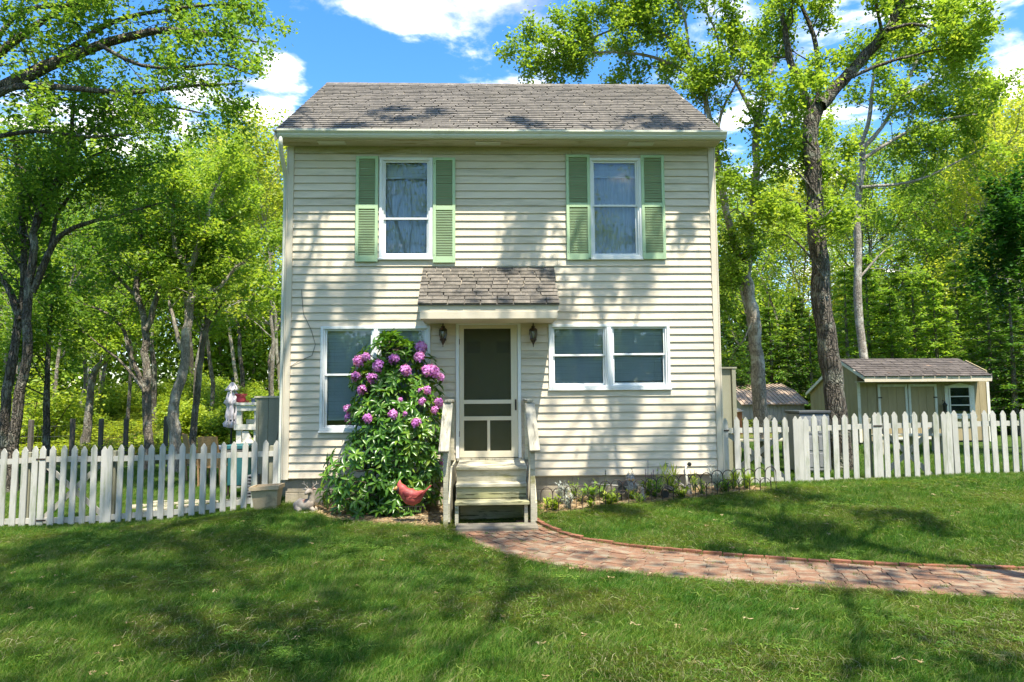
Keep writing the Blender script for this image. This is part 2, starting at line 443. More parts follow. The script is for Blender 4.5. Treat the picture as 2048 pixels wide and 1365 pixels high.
MT['old_wood'] = surf('weathered_painted_wood', (.56, .52, .40), (.40, .365, .26), scale=4, stretch=(1, 1, 1), rough=.8, bump=.5, bscale=40, bstretch=(.15, 1, 1.5), piece=.05,
                      dirt=(.22, .21, .10), dirt_lo=.54, dirt_hi=.66, dirt_scale=3.4, dirt_stretch=(.5, 1, 2.2), fine=.18)
MT['rail_wood'] = surf('weathered_rail_wood', (.46, .43, .34), (.32, .30, .23), scale=6, stretch=(2, .5, .5), rough=.85, bump=.6, bscale=60, bstretch=(1.5, .15, .15), piece=.05,
                       dirt=(.17, .155, .12), dirt_lo=.56, dirt_hi=.63, dirt_scale=11, dirt_stretch=(3, .35, .35), fine=.22)
MT['algae'] = surf('algae_stained_wood', (.42, .39, .26), (.31, .30, .15), scale=3, stretch=(.6, 1, 3), rough=.85, bump=.4, bscale=40, bstretch=(.12, 1, 1.5), dirt=(.07, .07, .03), dirt_lo=.56, dirt_hi=.62, dirt_scale=8, dirt_stretch=(.3, 1, 3), fine=.2)
MT['brick'] = surf('path_brick', (.25, .125, .068), (.185, .105, .066), scale=7, rough=.9, bump=.5, bscale=70, piece=.12, dirt=(.235, .19, .13), dirt_lo=.46, dirt_hi=.62, dirt_scale=5, fine=.3)
MT['brick_edge'] = surf('edging_brick', (.26, .10, .055), (.20, .085, .05), scale=7, rough=.9, bump=.5, bscale=70, piece=.22, dirt=(.30, .24, .17), dirt_lo=.60, dirt_hi=.72, dirt_scale=6, fine=.2)
MT['picket'] = surf('white_picket_paint', (.52, .50, .45), (.43, .42, .375), scale=2, rough=.6, bump=.35, bscale=45, bstretch=(1, 1, .12), piece=.07,
                    dirt=(.27, .29, .20), dirt_lo=.52, dirt_hi=.70, dirt_scale=3.2, dirt_stretch=(3, 3, .5), fine=.08)
MT['soil'] = surf('garden_mulch', (.34, .27, .17), (.17, .125, .075), scale=22, rough=1, bump=1, bscale=60, dirt=(.46, .38, .25), dirt_lo=.54, dirt_hi=.62, dirt_scale=30, fine=.35)
MT['mesh_black'] = surf('black_iron', (.025, .02, .018), (.05, .03, .02), scale=12, rough=.55, spec=.5)
MT['black_plastic'] = surf('black_plastic', (.02, .022, .024), rough=.35, spec=.5)
MT['planter'] = surf('tan_planter', (.50, .39, .25), (.42, .33, .21), scale=4, rough=.6, dirt=(.22, .17, .11), dirt_lo=.58, dirt_hi=.75, dirt_scale=4)
MT['statue'] = surf('weathered_statue', (.40, .35, .29), (.22, .18, .15), scale=9, rough=.85, bump=.5, bscale=60, dirt=(.28, .13, .09), dirt_lo=.6, dirt_hi=.68, dirt_scale=8)
MT['owl'] = surf('owl_speckle', (.42, .40, .36), (.10, .09, .08), scale=45, rough=.8)
MT['red'] = surf('cardinal_red', (.50, .10, .085), (.40, .07, .06), scale=8, rough=.5, dirt=(.24, .05, .04), dirt_lo=.56, dirt_hi=.7, dirt_scale=18, dirt_stretch=(1, 1, 1))
MT['red_dark'] = surf('cardinal_wing', (.33, .05, .045), (.25, .035, .035), scale=14, rough=.5)
MT['beak'] = surf('beak_orange', (.55, .30, .10), rough=.5)
MT['lantern'] = surf('aged_bronze', (.10, .065, .04), (.055, .035, .025), scale=12, rough=.5, metal=.4, dirt=(.14, .11, .07), dirt_lo=.6, dirt_hi=.7, dirt_scale=20)
MT['lantern_glass'] = glass_mat('lantern_glass', (.75, .74, .66), .7)
MT['bulb'] = surf('bulb_white', (.7, .68, .6), rough=.3)
MT['shed_wall'] = surf('shed_siding', (.38, .31, .18), (.31, .25, .14), scale=3, stretch=(3, 3, .5), rough=.8, bump=.3, bscale=50, bstretch=(1, 1, .1), piece=.06, fine=.12)
MT['shed_door'] = surf('shed_door_panel', (.43, .33, .18), (.36, .275, .145), scale=3, stretch=(3, 3, .5), rough=.8, piece=.05, fine=.12)
MT['privacy'] = surf('grey_green_boards', (.30, .295, .215), (.25, .245, .175), scale=2, stretch=(3, 3, .5), rough=.75, piece=.05, dirt=(.19, .18, .12), dirt_lo=.6, dirt_hi=.75, dirt_scale=2)
MT['metal_roof'] = surf('old_metal_roof', (.36, .27, .20), (.27, .20, .145), scale=4, stretch=(.8, 2, 2), rough=.6, dirt=(.45, .40, .33), dirt_lo=.56, dirt_hi=.7, dirt_scale=3)
MT['metal_wall'] = surf('old_metal_wall', (.42, .40, .33), (.34, .32, .26), scale=3, rough=.55)
MT['white_wood'] = surf('white_deck_paint', (.76, .74, .66), (.66, .63, .53), scale=3, rough=.65, dirt=(.4, .36, .26), dirt_lo=.6, dirt_hi=.74, dirt_scale=5)
MT['umbrella'] = surf('lilac_grey_canvas', (.66, .62, .66), (.55, .52, .55), scale=5, stretch=(3, 3, .7), rough=.9, fine=.1)
MT['pot_red'] = surf('rose_pot', (.50, .06, .09), (.42, .05, .07), scale=5, rough=.45)
MT['pot_blue'] = surf('blue_pot', (.04, .07, .14), rough=.35)
MT['pot_terra'] = surf('terracotta', (.42, .17, .08), rough=.8)
MT['wicker'] = surf('wicker', (.55, .34, .17), (.40, .23, .10), scale=60, rough=.8, fine=.4)
MT['teal'] = surf('teal_plastic', (.035, .15, .16), (.03, .12, .13), scale=4, rough=.45)
MT['grey_plastic'] = surf('grey_plastic', (.25, .26, .27), (.20, .21, .22), scale=3, rough=.5)
MT['dark_cab'] = surf('charcoal_cabinet', (.06, .065, .07), (.045, .05, .055), scale=3, rough=.4)
MT['post_wood'] = surf('grey_post', (.15, .13, .11), (.10, .085, .07), scale=6, stretch=(4, 4, .4), rough=.95, bump=.6, bscale=50, bstretch=(1, 1, .1))
MT['wire'] = surf('wire', (.12, .12, .11), rough=.6)
MT['cable'] = surf('cable', (.10, .09, .07), rough=.6)
MT['hose'] = surf('hose_grey', (.42, .40, .34), rough=.6)
MT['green_metal'] = surf('green_metal', (.05, .16, .14), rough=.4)
MT['bark_dark'] = bark_mat('dark_oak_bark', (.18, .155, .125), (.095, .08, .065), (.25, .25, .20), 1.0, .8)
MT['bark_grey'] = bark_mat('grey_bark', (.31, .265, .21), (.18, .15, .12), (.38, .36, .29), .8, 1.1)
MT['bark_pale'] = bark_mat('pale_bark', (.43, .38, .31), (.29, .25, .20), (.50, .47, .40), .5, 1.3)
MT['leaf_oak'] = leaf_mat('oak_leaf', (.06, .15, .024), (.17, .32, .045), (.34, .46, .07), trans=.55)
MT['leaf_deep'] = leaf_mat('shaded_oak_leaf', (.03, .09, .012), (.085, .19, .02), (.19, .29, .025), trans=.5)
MT['leaf_bright'] = leaf_mat('spring_leaf', (.10, .21, .030), (.28, .43, .055), (.47, .56, .09), trans=.58)
MT['leaf_gold'] = leaf_mat('gold_green_leaf', (.20, .27, .035), (.38, .47, .06), (.56, .58, .12), trans=.58)
MT['leaf_dark'] = leaf_mat('dark_maple_leaf', (.016, .07, .016), (.045, .14, .022), (.10, .24, .03), trans=.45)
MT['leaf_hemlock'] = leaf_mat('hemlock_needles', (.035, .105, .018), (.10, .23, .03), (.26, .38, .05), trans=.4)
MT['leaf_hem_light'] = leaf_mat('young_hemlock_needles', (.10, .23, .035), (.27, .46, .06), (.46, .58, .09), trans=.5)
MT['leaf_rhodo'] = leaf_mat('rhododendron_leaf', (.035, .10, .012), (.095, .23, .022), (.33, .43, .045), trans=.34, rough=.30, clump=1.6, spec=.55)
MT['leaf_shrub'] = leaf_mat('understory_leaf', (.11, .21, .025), (.31, .43, .045), (.50, .56, .08), trans=.5)
MT['leaf_silver'] = leaf_mat('silver_leaf', (.22, .26, .22), (.38, .42, .38), (.5, .52, .48), trans=.15, rough=.8)
MT['petal_pink'] = leaf_mat('rhododendron_petal', (.48, .13, .50), (.68, .28, .69), (.86, .56, .85), trans=.35, rough=.6, clump=12)
MT['petal_mauve'] = leaf_mat('salvia_petal', (.35, .12, .40), (.5, .25, .55), trans=.3, rough=.7)
MT['stem'] = surf('woody_stem', (.10, .075, .05), rough=.9)
MT['green_stem'] = surf('green_stem', (.07, .13, .03), rough=.8)

# ================================================================ GROUND
def graded(lo, hi, flo, fhi, fine, grow=1.22):
    a = list(np.arange(flo, fhi+1e-6, fine)); s = fine
    x = a[0]
    while x > lo: s *= grow; x -= s; a.insert(0, x)
    s = fine; x = a[-1]
    while x < hi: s *= grow; x += s; a.append(x)
    return np.array(a)
gx = graded(-350, 350, -11, 11, .2); gy = graded(-120, 420, -9, 12, .2)
GX, GY = np.meshgrid(gx, gy)
GZ = G(GX, GY)
nx, ny = len(gx), len(gy)
ii = (np.arange(ny-1)[:, None]*nx + np.arange(nx-1)[None, :]).reshape(-1)
def ground_material():
    m, N, L = new_mat('lawn_and_forest_floor')
    out = N.new("ShaderNodeOutputMaterial"); p = N.new("ShaderNodeBsdfPrincipled")
    g = N.new("ShaderNodeNewGeometry"); pos = g.outputs["Position"]
    sep = N.new("ShaderNodeSeparateXYZ"); L.new(pos, sep.inputs[0])
    n1 = noise_node(N, L, pos, 1.1, 6, .6); n2 = noise_node(N, L, pos, 14, 5, .6); n3 = noise_node(N, L, pos, 80, 3, .6)
    lawn = ramp(N, L, n1, [(.35, (.035, .08, .012)), (.65, (.08, .13, .025))])
    lawn = mixc(N, L, ramp(N, L, n2, [(.5, (0, 0, 0)), (.8, (.6, .6, .6))]), lawn, (.10, .10, .035))
    litter = ramp(N, L, n2, [(.3, (.10, .065, .03)), (.5, (.20, .135, .065)), (.7, (.30, .20, .11))])
    litter = mixc(N, L, ramp(N, L, n1, [(.42, (0, 0, 0)), (.6, (.85, .85, .85))]), litter, (.10, .17, .02))
    n4 = noise_node(N, L, pos, .35, 4, .6)
    edge = math_n(N, L, 'ADD', sep.outputs[1], math_n(N, L, 'MULTIPLY', math_n(N, L, 'SUBTRACT', n4, .5), 6))
    f = ramp(N, L, math_n(N, L, 'MULTIPLY', edge, .05), [(.42, (0, 0, 0)), (.5, (1, 1, 1))])
    col = mixc(N, L, f, lawn, litter)
    col = mixc(N, L, 1.0, col, ramp(N, L, n3, [(.3, (.6, .6, .6)), (.7, (1.1, 1.1, 1.1))]), 'MULTIPLY')
    L.new(col, p.inputs["Base Color"]); p.inputs["Roughness"].default_value = 1; p.inputs["Specular IOR Level"].default_value = .1
    b = N.new("ShaderNodeBump"); b.inputs["Strength"].default_value = .8; b.inputs["Distance"].default_value = .03
    L.new(n3, b.inputs["Height"]); L.new(b.outputs[0], p.inputs["Normal"]); L.new(p.outputs[0], out.inputs[0]); return m
gme = fast_mesh('ground', np.stack([GX, GY, GZ], -1).reshape(-1, 3), np.stack([ii, ii+1, ii+nx+1, ii+nx], -1), mat=ground_material(), smooth=True)
ground = put('ground', gme, kind='structure')

# ---------------------------------------------------------------- brick path (sand bed + laid bricks)
def on_ground(px, py):
    d = ray(px, py); t = 1.0
    z = 0.0
    for _ in range(30):
        t = (z-CAM[2])/d[2]; P = CAM + d*t; z = G(P[0], P[1])
    return np.array([P[0], P[1]])
def resample(P, n):
    P = np.asarray(P, float); s = np.concatenate([[0], np.cumsum(np.linalg.norm(np.diff(P, axis=0), axis=1))])
    t = np.linspace(0, s[-1], n)
    return np.stack([np.interp(t, s, P[:, k]) for k in range(P.shape[1])], 1)
def smooth_curve(P, n, it=3):
    P = np.asarray(P, float)
    for _ in range(it):
        Q = [P[0]]
        for a, b in zip(P[:-1], P[1:]): Q += [a*.75+b*.25, a*.25+b*.75]
        P = np.array(Q + [P[-1]])
    return resample(P, n)
near_px = [(902, 1063), (920, 1076), (945, 1089), (985, 1106), (1030, 1119), (1080, 1129), (1200, 1144), (1350, 1155), (1500, 1166), (1700, 1179), (1880, 1189), (2047, 1198)]
far_px = [(1062, 1042), (1078, 1055), (1100, 1066), (1150, 1082), (1200, 1090), (1280, 1099), (1400, 1108), (1550, 1117), (1700, 1124), (1850, 1131), (2047, 1138)]
near_px = [(a_, b_+9*min(1, max(0, (a_-900)/500))) for a_, b_ in near_px]; far_px = [(a_, b_+12*min(1, max(0, (a_-1080)/500))) for a_, b_ in far_px]
NE = smooth_curve([on_ground(*q) for q in near_px] + [(6.6, -5.45), (8.5, -5.8)], 200)
FE = smooth_curve([on_ground(*q) for q in far_px] + [(6.6, -4.3), (8.5, -4.6)], 200)
PATH_POLY = np.concatenate([NE, FE[::-1]])
def inside_poly(x, y, poly):
    x = np.asarray(x); y = np.asarray(y); c = np.zeros(x.shape, bool)
    n = len(poly); j = n-1
    for i in range(n):
        xi, yi = poly[i]; xj, yj = poly[j]
        if yi != yj:
            c ^= ((yi > y) != (yj > y)) & (x < (xj-xi)*(y-yi)/(yj-yi)+xi)
        j = i
    return c
MT['sand'] = surf('joint_sand', (.17, .135, .085), (.10, .085, .05), scale=20, rough=1, bump=.8, bscale=90, dirt=(.09, .12, .03), dirt_lo=.52, dirt_hi=.6, dirt_scale=6)
nn = 120
a = NE[np.linspace(0, 199, nn).astype(int)]; b = FE[np.linspace(0, 199, nn).astype(int)]
pv = []
for i in range(nn):
    for k in range(5):
        q = a[i]*(1-k/4)+b[i]*(k/4); pv.append((q[0], q[1], G(q[0], q[1])+.012))
pf = [(i*5+k, (i+1)*5+k, (i+1)*5+k+1, i*5+k+1) for i in range(nn-1) for k in range(4)]
path = put('path', mesh_from('path', pv, pf, MT['sand'], True), kind='structure')
brick_me = MB().box(-.5, .5, -.5, .5, -.5, .5).mesh('brick', MT['brick'], bevel=.035)
edge_me = MB().box(-.5, .5, -.5, .5, -.5, .5).mesh('edging_brick', MT['brick_edge'], bevel=.03)
prng = random.Random(4)
bricks = []
NC = 10
for c in range(NC):
    t0, t1 = c/NC, (c+1)/NC; tm = (t0+t1)/2
    line = NE*(1-tm)+FE*tm
    s = np.concatenate([[0], np.cumsum(np.linalg.norm(np.diff(line, axis=0), axis=1))])
    u = -.1 if c % 2 else 0.0
    u += prng.uniform(-.03, .03)
    while u < s[-1]-.05:
        Lb = .205*prng.uniform(.97, 1.03)
        m_ = u+Lb/2
        if m_ > .08:
            x, y = np.interp(m_, s, line[:, 0]), np.interp(m_, s, line[:, 1])
            x2, y2 = np.interp(min(m_+.05, s[-1]), s, line[:, 0]), np.interp(min(m_+.05, s[-1]), s, line[:, 1])
            fr = m_/s[-1]; k = min(int(fr*199), 199); wloc = np.linalg.norm(FE[k]-NE[k])/NC
            bricks.append((x, y, math.atan2(y2-y, x2-x), Lb-.012, min(wloc-.010, .125)))
        u += Lb
bricks.sort(key=lambda q: (q[0]-CAM[0])**2+(q[1]-CAM[1])**2)
# keep those in view first, the rest joined
in_v = [q for q in bricks if q[0] < 5.3]; rest = in_v[300:] + [q for q in bricks if q[0] >= 5.3]
def brick_matrix(q):
    x, y, an, l, w = q
    z = G(x, y)+.012+prng.uniform(-.004, .006)
    return (x, y, z), an+prng.uniform(-.02, .02), (l+.007, w+.006, .055), (prng.uniform(-.02, .02), prng.uniform(-.02, .02))
for q in in_v[:300]:
    loc, an, sc, tl = brick_matrix(q)
    o = put('brick', brick_me, path, loc=loc); o.rotation_euler = (tl[0], tl[1], an); o.scale = sc
mbr = MB()
for q in rest:
    loc, an, sc, tl = brick_matrix(q)
    ca, sa = math.cos(an), math.sin(an)
    vs = [(loc[0]+ca*sx*sc[0]/2-sa*sy*sc[1]/2, loc[1]+sa*sx*sc[0]/2+ca*sy*sc[1]/2, loc[2]+sz*sc[2]/2) for sz in (-1, 1) for sx, sy in ((-1,-1),(1,-1),(1,1),(-1,1))]
    mbr.add(vs, [(0,3,2,1),(4,5,6,7),(0,1,5,4),(1,2,6,5),(2,3,7,6),(3,0,4,7)])
mbr.build('paving_bricks', MT['brick'], path, kind='stuff')
off = FE + (FE-NE)/np.linalg.norm(FE-NE, axis=1, keepdims=True)*.035
s = np.concatenate([[0], np.cumsum(np.linalg.norm(np.diff(off, axis=0), axis=1))])
u = .02
while u < s[-1]-.1:
    x, y = np.interp(u+.1, s, off[:, 0]), np.interp(u+.1, s, off[:, 1]); x2, y2 = np.interp(u+.15, s, off[:, 0]), np.interp(u+.15, s, off[:, 1])
    o = put('edging_brick', edge_me, path, loc=(x, y, G(x, y)+.018+prng.uniform(-.008, .008)))
    o.rotation_euler = (prng.uniform(-.07, .07), prng.uniform(-.03, .03), math.atan2(y2-y, x2-x)+prng.uniform(-.03, .03)); o.scale = (.195, .058, .09)
    u += .207

# ---------------------------------------------------------------- garden bed soil
bed = [(.47, -.02), (.47, -1.12), (1.2, -1.02), (2.0, -.90), (2.8, -.78), (3.6, -.62), (3.95, -.5), (3.95, -.12), (3.4, -.02)]
def bed_sheet(poly, name, mat, lift=.02):
    P = resample(np.array(poly + [poly[0]]), 90); c = P.mean(0)
    vs = []; fs = []
    R_ = 8
    for i in range(90):
        for k in range(R_+1):
            q = c*(1-k/R_)+P[i]*(k/R_); bump = .03*math.sin(q[0]*9)*math.sin(q[1]*11+1)*(1-k/R_)
            vs.append((q[0], q[1], G(q[0], q[1])+lift*(1-(k/R_)**4)+max(bump, 0)+.002))
    for i in range(89):
        for k in range(R_): fs.append((i*(R_+1)+k, (i+1)*(R_+1)+k, (i+1)*(R_+1)+k+1, i*(R_+1)+k+1))
    return put(name, mesh_from(name, vs, fs, mat, True), kind='structure')
bed_sheet(bed, 'garden_bed', MT['soil'], .03)
bed_l = [(-3.2, -.02), (-3.0, -.5), (-2.5, -1.15), (-1.7, -1.55), (-.95, -1.75), (-.80, -1.6), (-.80, -.02)]
bed_sheet(bed_l, 'shrub_bed', MT['soil'], .03)
def in_bed(x, y): return inside_poly(x, y, np.array(bed)) | inside_poly(x, y, np.array(bed_l))

# ================================================================ HOUSE
HX0, HX1 = -3.40, 3.40
HD = 5.7
house = thing('house', 'two-storey cream clapboard house with green shutters and a small shingled door canopy', 'house', (0, 0, .2))
Z_SB, Z_FR, Z_SO = .51, 5.60, 5.72
def wbox(x0, x1, y0, y1):
    """opening on the front wall from its pixel box"""
    ym, xm = (y0+y1)/2, (x0+x1)/2
    return [ax(x0, ym), ax(x1, ym), az(xm, y1), az(xm, y0)]
O_UL = wbox(759, 866, 317, 517); O_UR = wbox(1177, 1283, 318, 517)
O_LL = wbox(641, 861, 653, 861); O_LR = wbox(1097, 1339, 649, 777)
O_D = wbox(912, 1042, 644, 914); O_D[2] = .79
OPEN = [O_UL, O_UR, O_LL, O_LR, O_D]
# sheathing behind the boards, with the openings left free
zs = sorted(set([Z_SB-.02, Z_SO] + [o[2] for o in OPEN] + [o[3] for o in OPEN]))
sh = MB()
for z0, z1 in zip(zs[:-1], zs[1:]):
    cuts = sorted([(o[0]+.02, o[1]-.02) for o in OPEN if o[2] < (z0+z1)/2 < o[3]])
    x = HX0+.01
    for c0, c1 in cuts + [(HX1-.01, None)]:
        if c0 > x: sh.box(x, c0, .012, .12, z0, z1)
        x = c1
sh.build('wall', MT['siding'], house)
# clapboards
brng = random.Random(11)
EXPO = .1215
row = 0; z = Z_SB
def board(x0, x1, z0, z1, zb, zt, name='siding_board'):
    def yy(q): return -.028 + .020*(q-zb)/(zt-zb)
    if x1-x0 < .01 or z1-z0 < .004: return
    MB().prism([(yy(z0), z0), (yy(z1), z1), (.010, z1), (.010, z0)], 0, x0, x1).build(name, MT['siding'], house)
CB = .095
while z < Z_FR-.01:
    zt = min(z+EXPO, Z_FR)
    zb2 = z + .0015
    xs = [(HX0+CB-.005, HX1-CB+.005)]
    for o in OPEN:
        if o[3] > zb2 and o[2] < zt:
            nx_ = []
            for a_, b_ in xs:
                if o[1] <= a_ or o[0] >= b_: nx_.append((a_, b_)); continue
                if o[0] > a_: nx_.append((a_, o[0]-.002))
                if o[1] < b_: nx_.append((o[1]+.002, b_))
            xs = nx_
            if o[2] > zb2+.012: board(o[0], o[1], zb2, o[2]-.002, z, z+EXPO)
            if o[3] < zt-.012: board(o[0], o[1], o[3]+.002, zt, z, z+EXPO)
    for a_, b_ in xs:
        L_ = b_-a_
        if L_ > 3.4:
            j = a_+brng.uniform(.28, .72)*L_
            board(a_, j-.0012, zb2, zt, z, z+EXPO); board(j+.0012, b_, zb2, zt, z, z+EXPO)
        else: board(a_, b_, zb2, zt, z, z+EXPO)
    z += EXPO; row += 1
MB().box(HX0+.003, HX0+CB-.007, -.036, .0, Z_SB-.02, Z_SO-.002).build('corner_board', MT['trim'], house, bevel=.003)
MB().box(HX1-CB+.007, HX1-.003, -.036, .0, Z_SB-.02, Z_SO-.002).build('corner_board', MT['trim'], house, bevel=.003)
MB().box(HX0-.022, HX0, -.036, .10, Z_SB-.02, Z_SO-.002).build('corner_board', MT['trim'], house, bevel=.003)
MB().box(HX1, HX1+.022, -.036, .10, Z_SB-.02, Z_SO-.002).build('corner_board', MT['trim'], house, bevel=.003)
for a_, b_ in ((HX0+CB-.004, -1.3), (-1.297, 1.1), (1.103, HX1-CB+.004)):
    MB().box(a_, b_, -.030, .010, Z_FR+.002, Z_SO-.002).build('frieze_board', MT['frieze'], house)
# foundation blocks
frng = random.Random(5)
for r in range(3):
    z1 = Z_SB-.024 - r*.204; z0 = z1-.198
    x = HX0+.03 - (.2 if r % 2 else 0)
    while x < HX1-.05:
        x0 = max(x, HX0+.03); x1 = min(x+.395, HX1-.03)
        if x1-x0 > .04: MB().box(x0, x1, .035+frng.uniform(0, .004), .19, z0, z1).build('foundation_block', MT['concrete'], house, bevel=.004)
        x += .402
MB().box(HX0+.032, HX1-.032, .045, .188, -.4, Z_SB-.03).build('mortar', MT['concrete'], house)
# side and rear walls, roof body
RY, RZ, EY = 2.86, 8.12, -.37      # ridge depth and height, eave depth
RXL, RXR = -3.515, 3.47
slope = (RZ-5.83)/(RY-EY)
def roof_z(y): return 5.83 + slope*(y-EY) if y <= RY else RZ - slope*(y-RY)
for sx, nm in ((-1, HX0), (1, HX1)):
    m = MB(); z = Z_SB
    while z < RZ-.25:
        zt = z+EXPO
        y0, y1 = .10, HD
        if zt > Z_SO:
            k = (zt-5.72)/slope; y0, y1 = max(.1, EY+k+.25), HD-max(0, k-.2)
        if y1-y0 > .1:
            xo = nm + sx*.022; xi = nm+sx*.006
            m.prism([(nm-sx*.01, z), (xo, z), (xi, zt), (nm-sx*.01, zt)], 1, y0, y1)
        z += EXPO
    m.build('side_siding', MT['siding'], house)
    MB().prism([(.1, -.3), (HD-.02, -.3), (HD-.02, 5.7), (RY, RZ-.12), (.1, roof_z(.1)-.1)], 0, nm-sx*.012, nm-sx*.10).build('side_wall', MT['trim'], house)
MB().box(HX0+.05, HX1-.05, HD-.12, HD, -.3, 5.75).build('rear_wall', MT['siding'], house)
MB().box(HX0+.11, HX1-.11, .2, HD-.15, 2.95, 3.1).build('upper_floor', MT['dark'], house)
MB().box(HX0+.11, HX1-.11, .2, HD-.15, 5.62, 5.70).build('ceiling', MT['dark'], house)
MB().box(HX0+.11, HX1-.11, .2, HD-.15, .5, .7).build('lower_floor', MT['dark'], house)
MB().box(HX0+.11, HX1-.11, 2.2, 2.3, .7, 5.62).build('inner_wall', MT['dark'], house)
deck = MB()
deck.prism([(EY, 5.80), (RY, RZ-.03), (RY, RZ-.15), (EY, 5.70)], 0, RXL+.02, RXR-.02)
deck.prism([(RY+.001, RZ-.03), (HD+.35, roof_z(HD+.35)-.03), (HD+.35, roof_z(HD+.35)-.15), (RY+.001, RZ-.15)], 0, RXL+.02, RXR-.02)
deck.build('roof_deck', MT['trim'], house)
# rake boards
for xx in (RXL, RXR-.02):
    MB().prism([(EY-.01, 5.825), (RY, RZ), (RY, RZ-.17), (EY-.01, 5.67)], 0, xx, xx+.02).build('rake_board', MT['trim'], house)
def tab_courses(mb, x0, x1, ye, ze, yr, zr, expo, tabw, rng, t=.006, lift=.004):
    L_ = math.hypot(yr-ye, zr-ze); uy, uz = (yr-ye)/L_, (zr-ze)/L_; ny_, nz_ = -uz, uy
    n = int(L_/expo)+1; pieces = []
    for r in range(n):
        s0 = r*expo; s1 = min(s0+expo*1.35, L_)
        x = x0 - rng.uniform(0, tabw)
        while x < x1:
            a_, b_ = max(x, x0), min(x+tabw*rng.uniform(.93, 1.0), x1)
            if b_-a_ > .02:
                th = t*rng.uniform(.7, 1.5); ds = rng.uniform(-.006, .004)
                def P(s_, h): return (ye+uy*s_+ny_*h, ze+uz*s_+nz_*h)
                lo, hi = P(s0+ds, lift+th+.005), P(s1, lift*.6)
                lo2, hi2 = P(s0+ds, .001), P(s1, 0.0)
                pieces.append([lo, hi, hi2, lo2, a_+.0015, b_-.0015])
            x += tabw
    return pieces
rrng = random.Random(8)
rs = MB()
for lo, hi, hi2, lo2, a_, b_ in tab_courses(None, RXL-.01, RXR+.01, EY-.03, 5.812, RY, RZ-.012, .138, .305, rrng, t=.009):
    rs.prism([lo, hi, hi2, lo2], 0, a_, b_)
rs.build('shingles', MT['shingle'], house, kind='stuff')
rs = MB()
for lo, hi, hi2, lo2, a_, b_ in tab_courses(None, RXL-.01, RXR+.01, HD+.38, roof_z(HD+.38)-.01, RY, RZ-.012, .28, .6, rrng, t=.009):
    rs.prism([lo, hi, hi2, lo2], 0, a_, b_)
rs.build('rear_shingles', MT['shingle'], house, kind='stuff')
x = RXL-.01
while x < RXR:
    x1 = min(x+.21, RXR+.01)
    h = rrng.uniform(.0, .007)
    MB().prism([(RY-.15, RZ-.105+h), (RY, RZ+.012+h), (RY+.15, RZ-.105+h), (RY, RZ-.012)], 0, x, x1-.003).build('ridge_cap', MT['shingle'], house)
    x += .21
# soffit, vents, gutter, downspout
MB().box(RXL+.04, RXR-.04, EY+.01, -.032, Z_SO-.0, Z_SO+.018).build('soffit', MT['soffit'], house)
for x0, x1 in ((636, 691), (951, 1001), (1256, 1307)):
    m = MB(); a_, b_ = ax(x0, 287, -.2), ax(x1, 287, -.2)
    m.box(a_, b_, -.275, -.13, Z_SO-.012, Z_SO-.002)
    m.build('soffit_vent', MT['gutter'], house, bevel=.003)
gz0, gz1 = 5.715, 5.828
gprof = [(EY-.005, gz0), (EY-.065, gz0), (EY-.085, gz0+.03), (EY-.085, gz0+.05), (EY-.115, gz0+.085), (EY-.115, gz1), (EY-.105, gz1), (EY-.105, gz0+.09), (EY-.075, gz0+.055), (EY-.06, gz0+.008), (EY-.013, gz0+.008), (EY-.013, gz1), (EY-.005, gz1)]
gut = MB().prism(gprof, 0, -3.455, 3.475)
for xx in (-3.458, 3.472): gut.prism([(EY-.005, gz0), (EY-.065, gz0), (EY-.085, gz0+.03), (EY-.085, gz0+.05), (EY-.115, gz0+.085), (EY-.115, gz1), (EY-.005, gz1)], 0, xx, xx+.006)
gut.build('gutter', MT['gutter'], house)
ds = MB()
ds.tube([(-3.40, EY-.05, 5.72), (-3.405, EY-.05, 5.64), (-3.42, EY+.02, 5.52), (-3.445, -.08, 5.33), (-3.46, .04, 5.20), (-3.462, .06, 5.0), (-3.462, .06, .45), (-3.50, .02, .30), (-3.62, -.12, .16)], .034, 8)
ds.build('downspout', MT['gutter'], house, smooth=True)

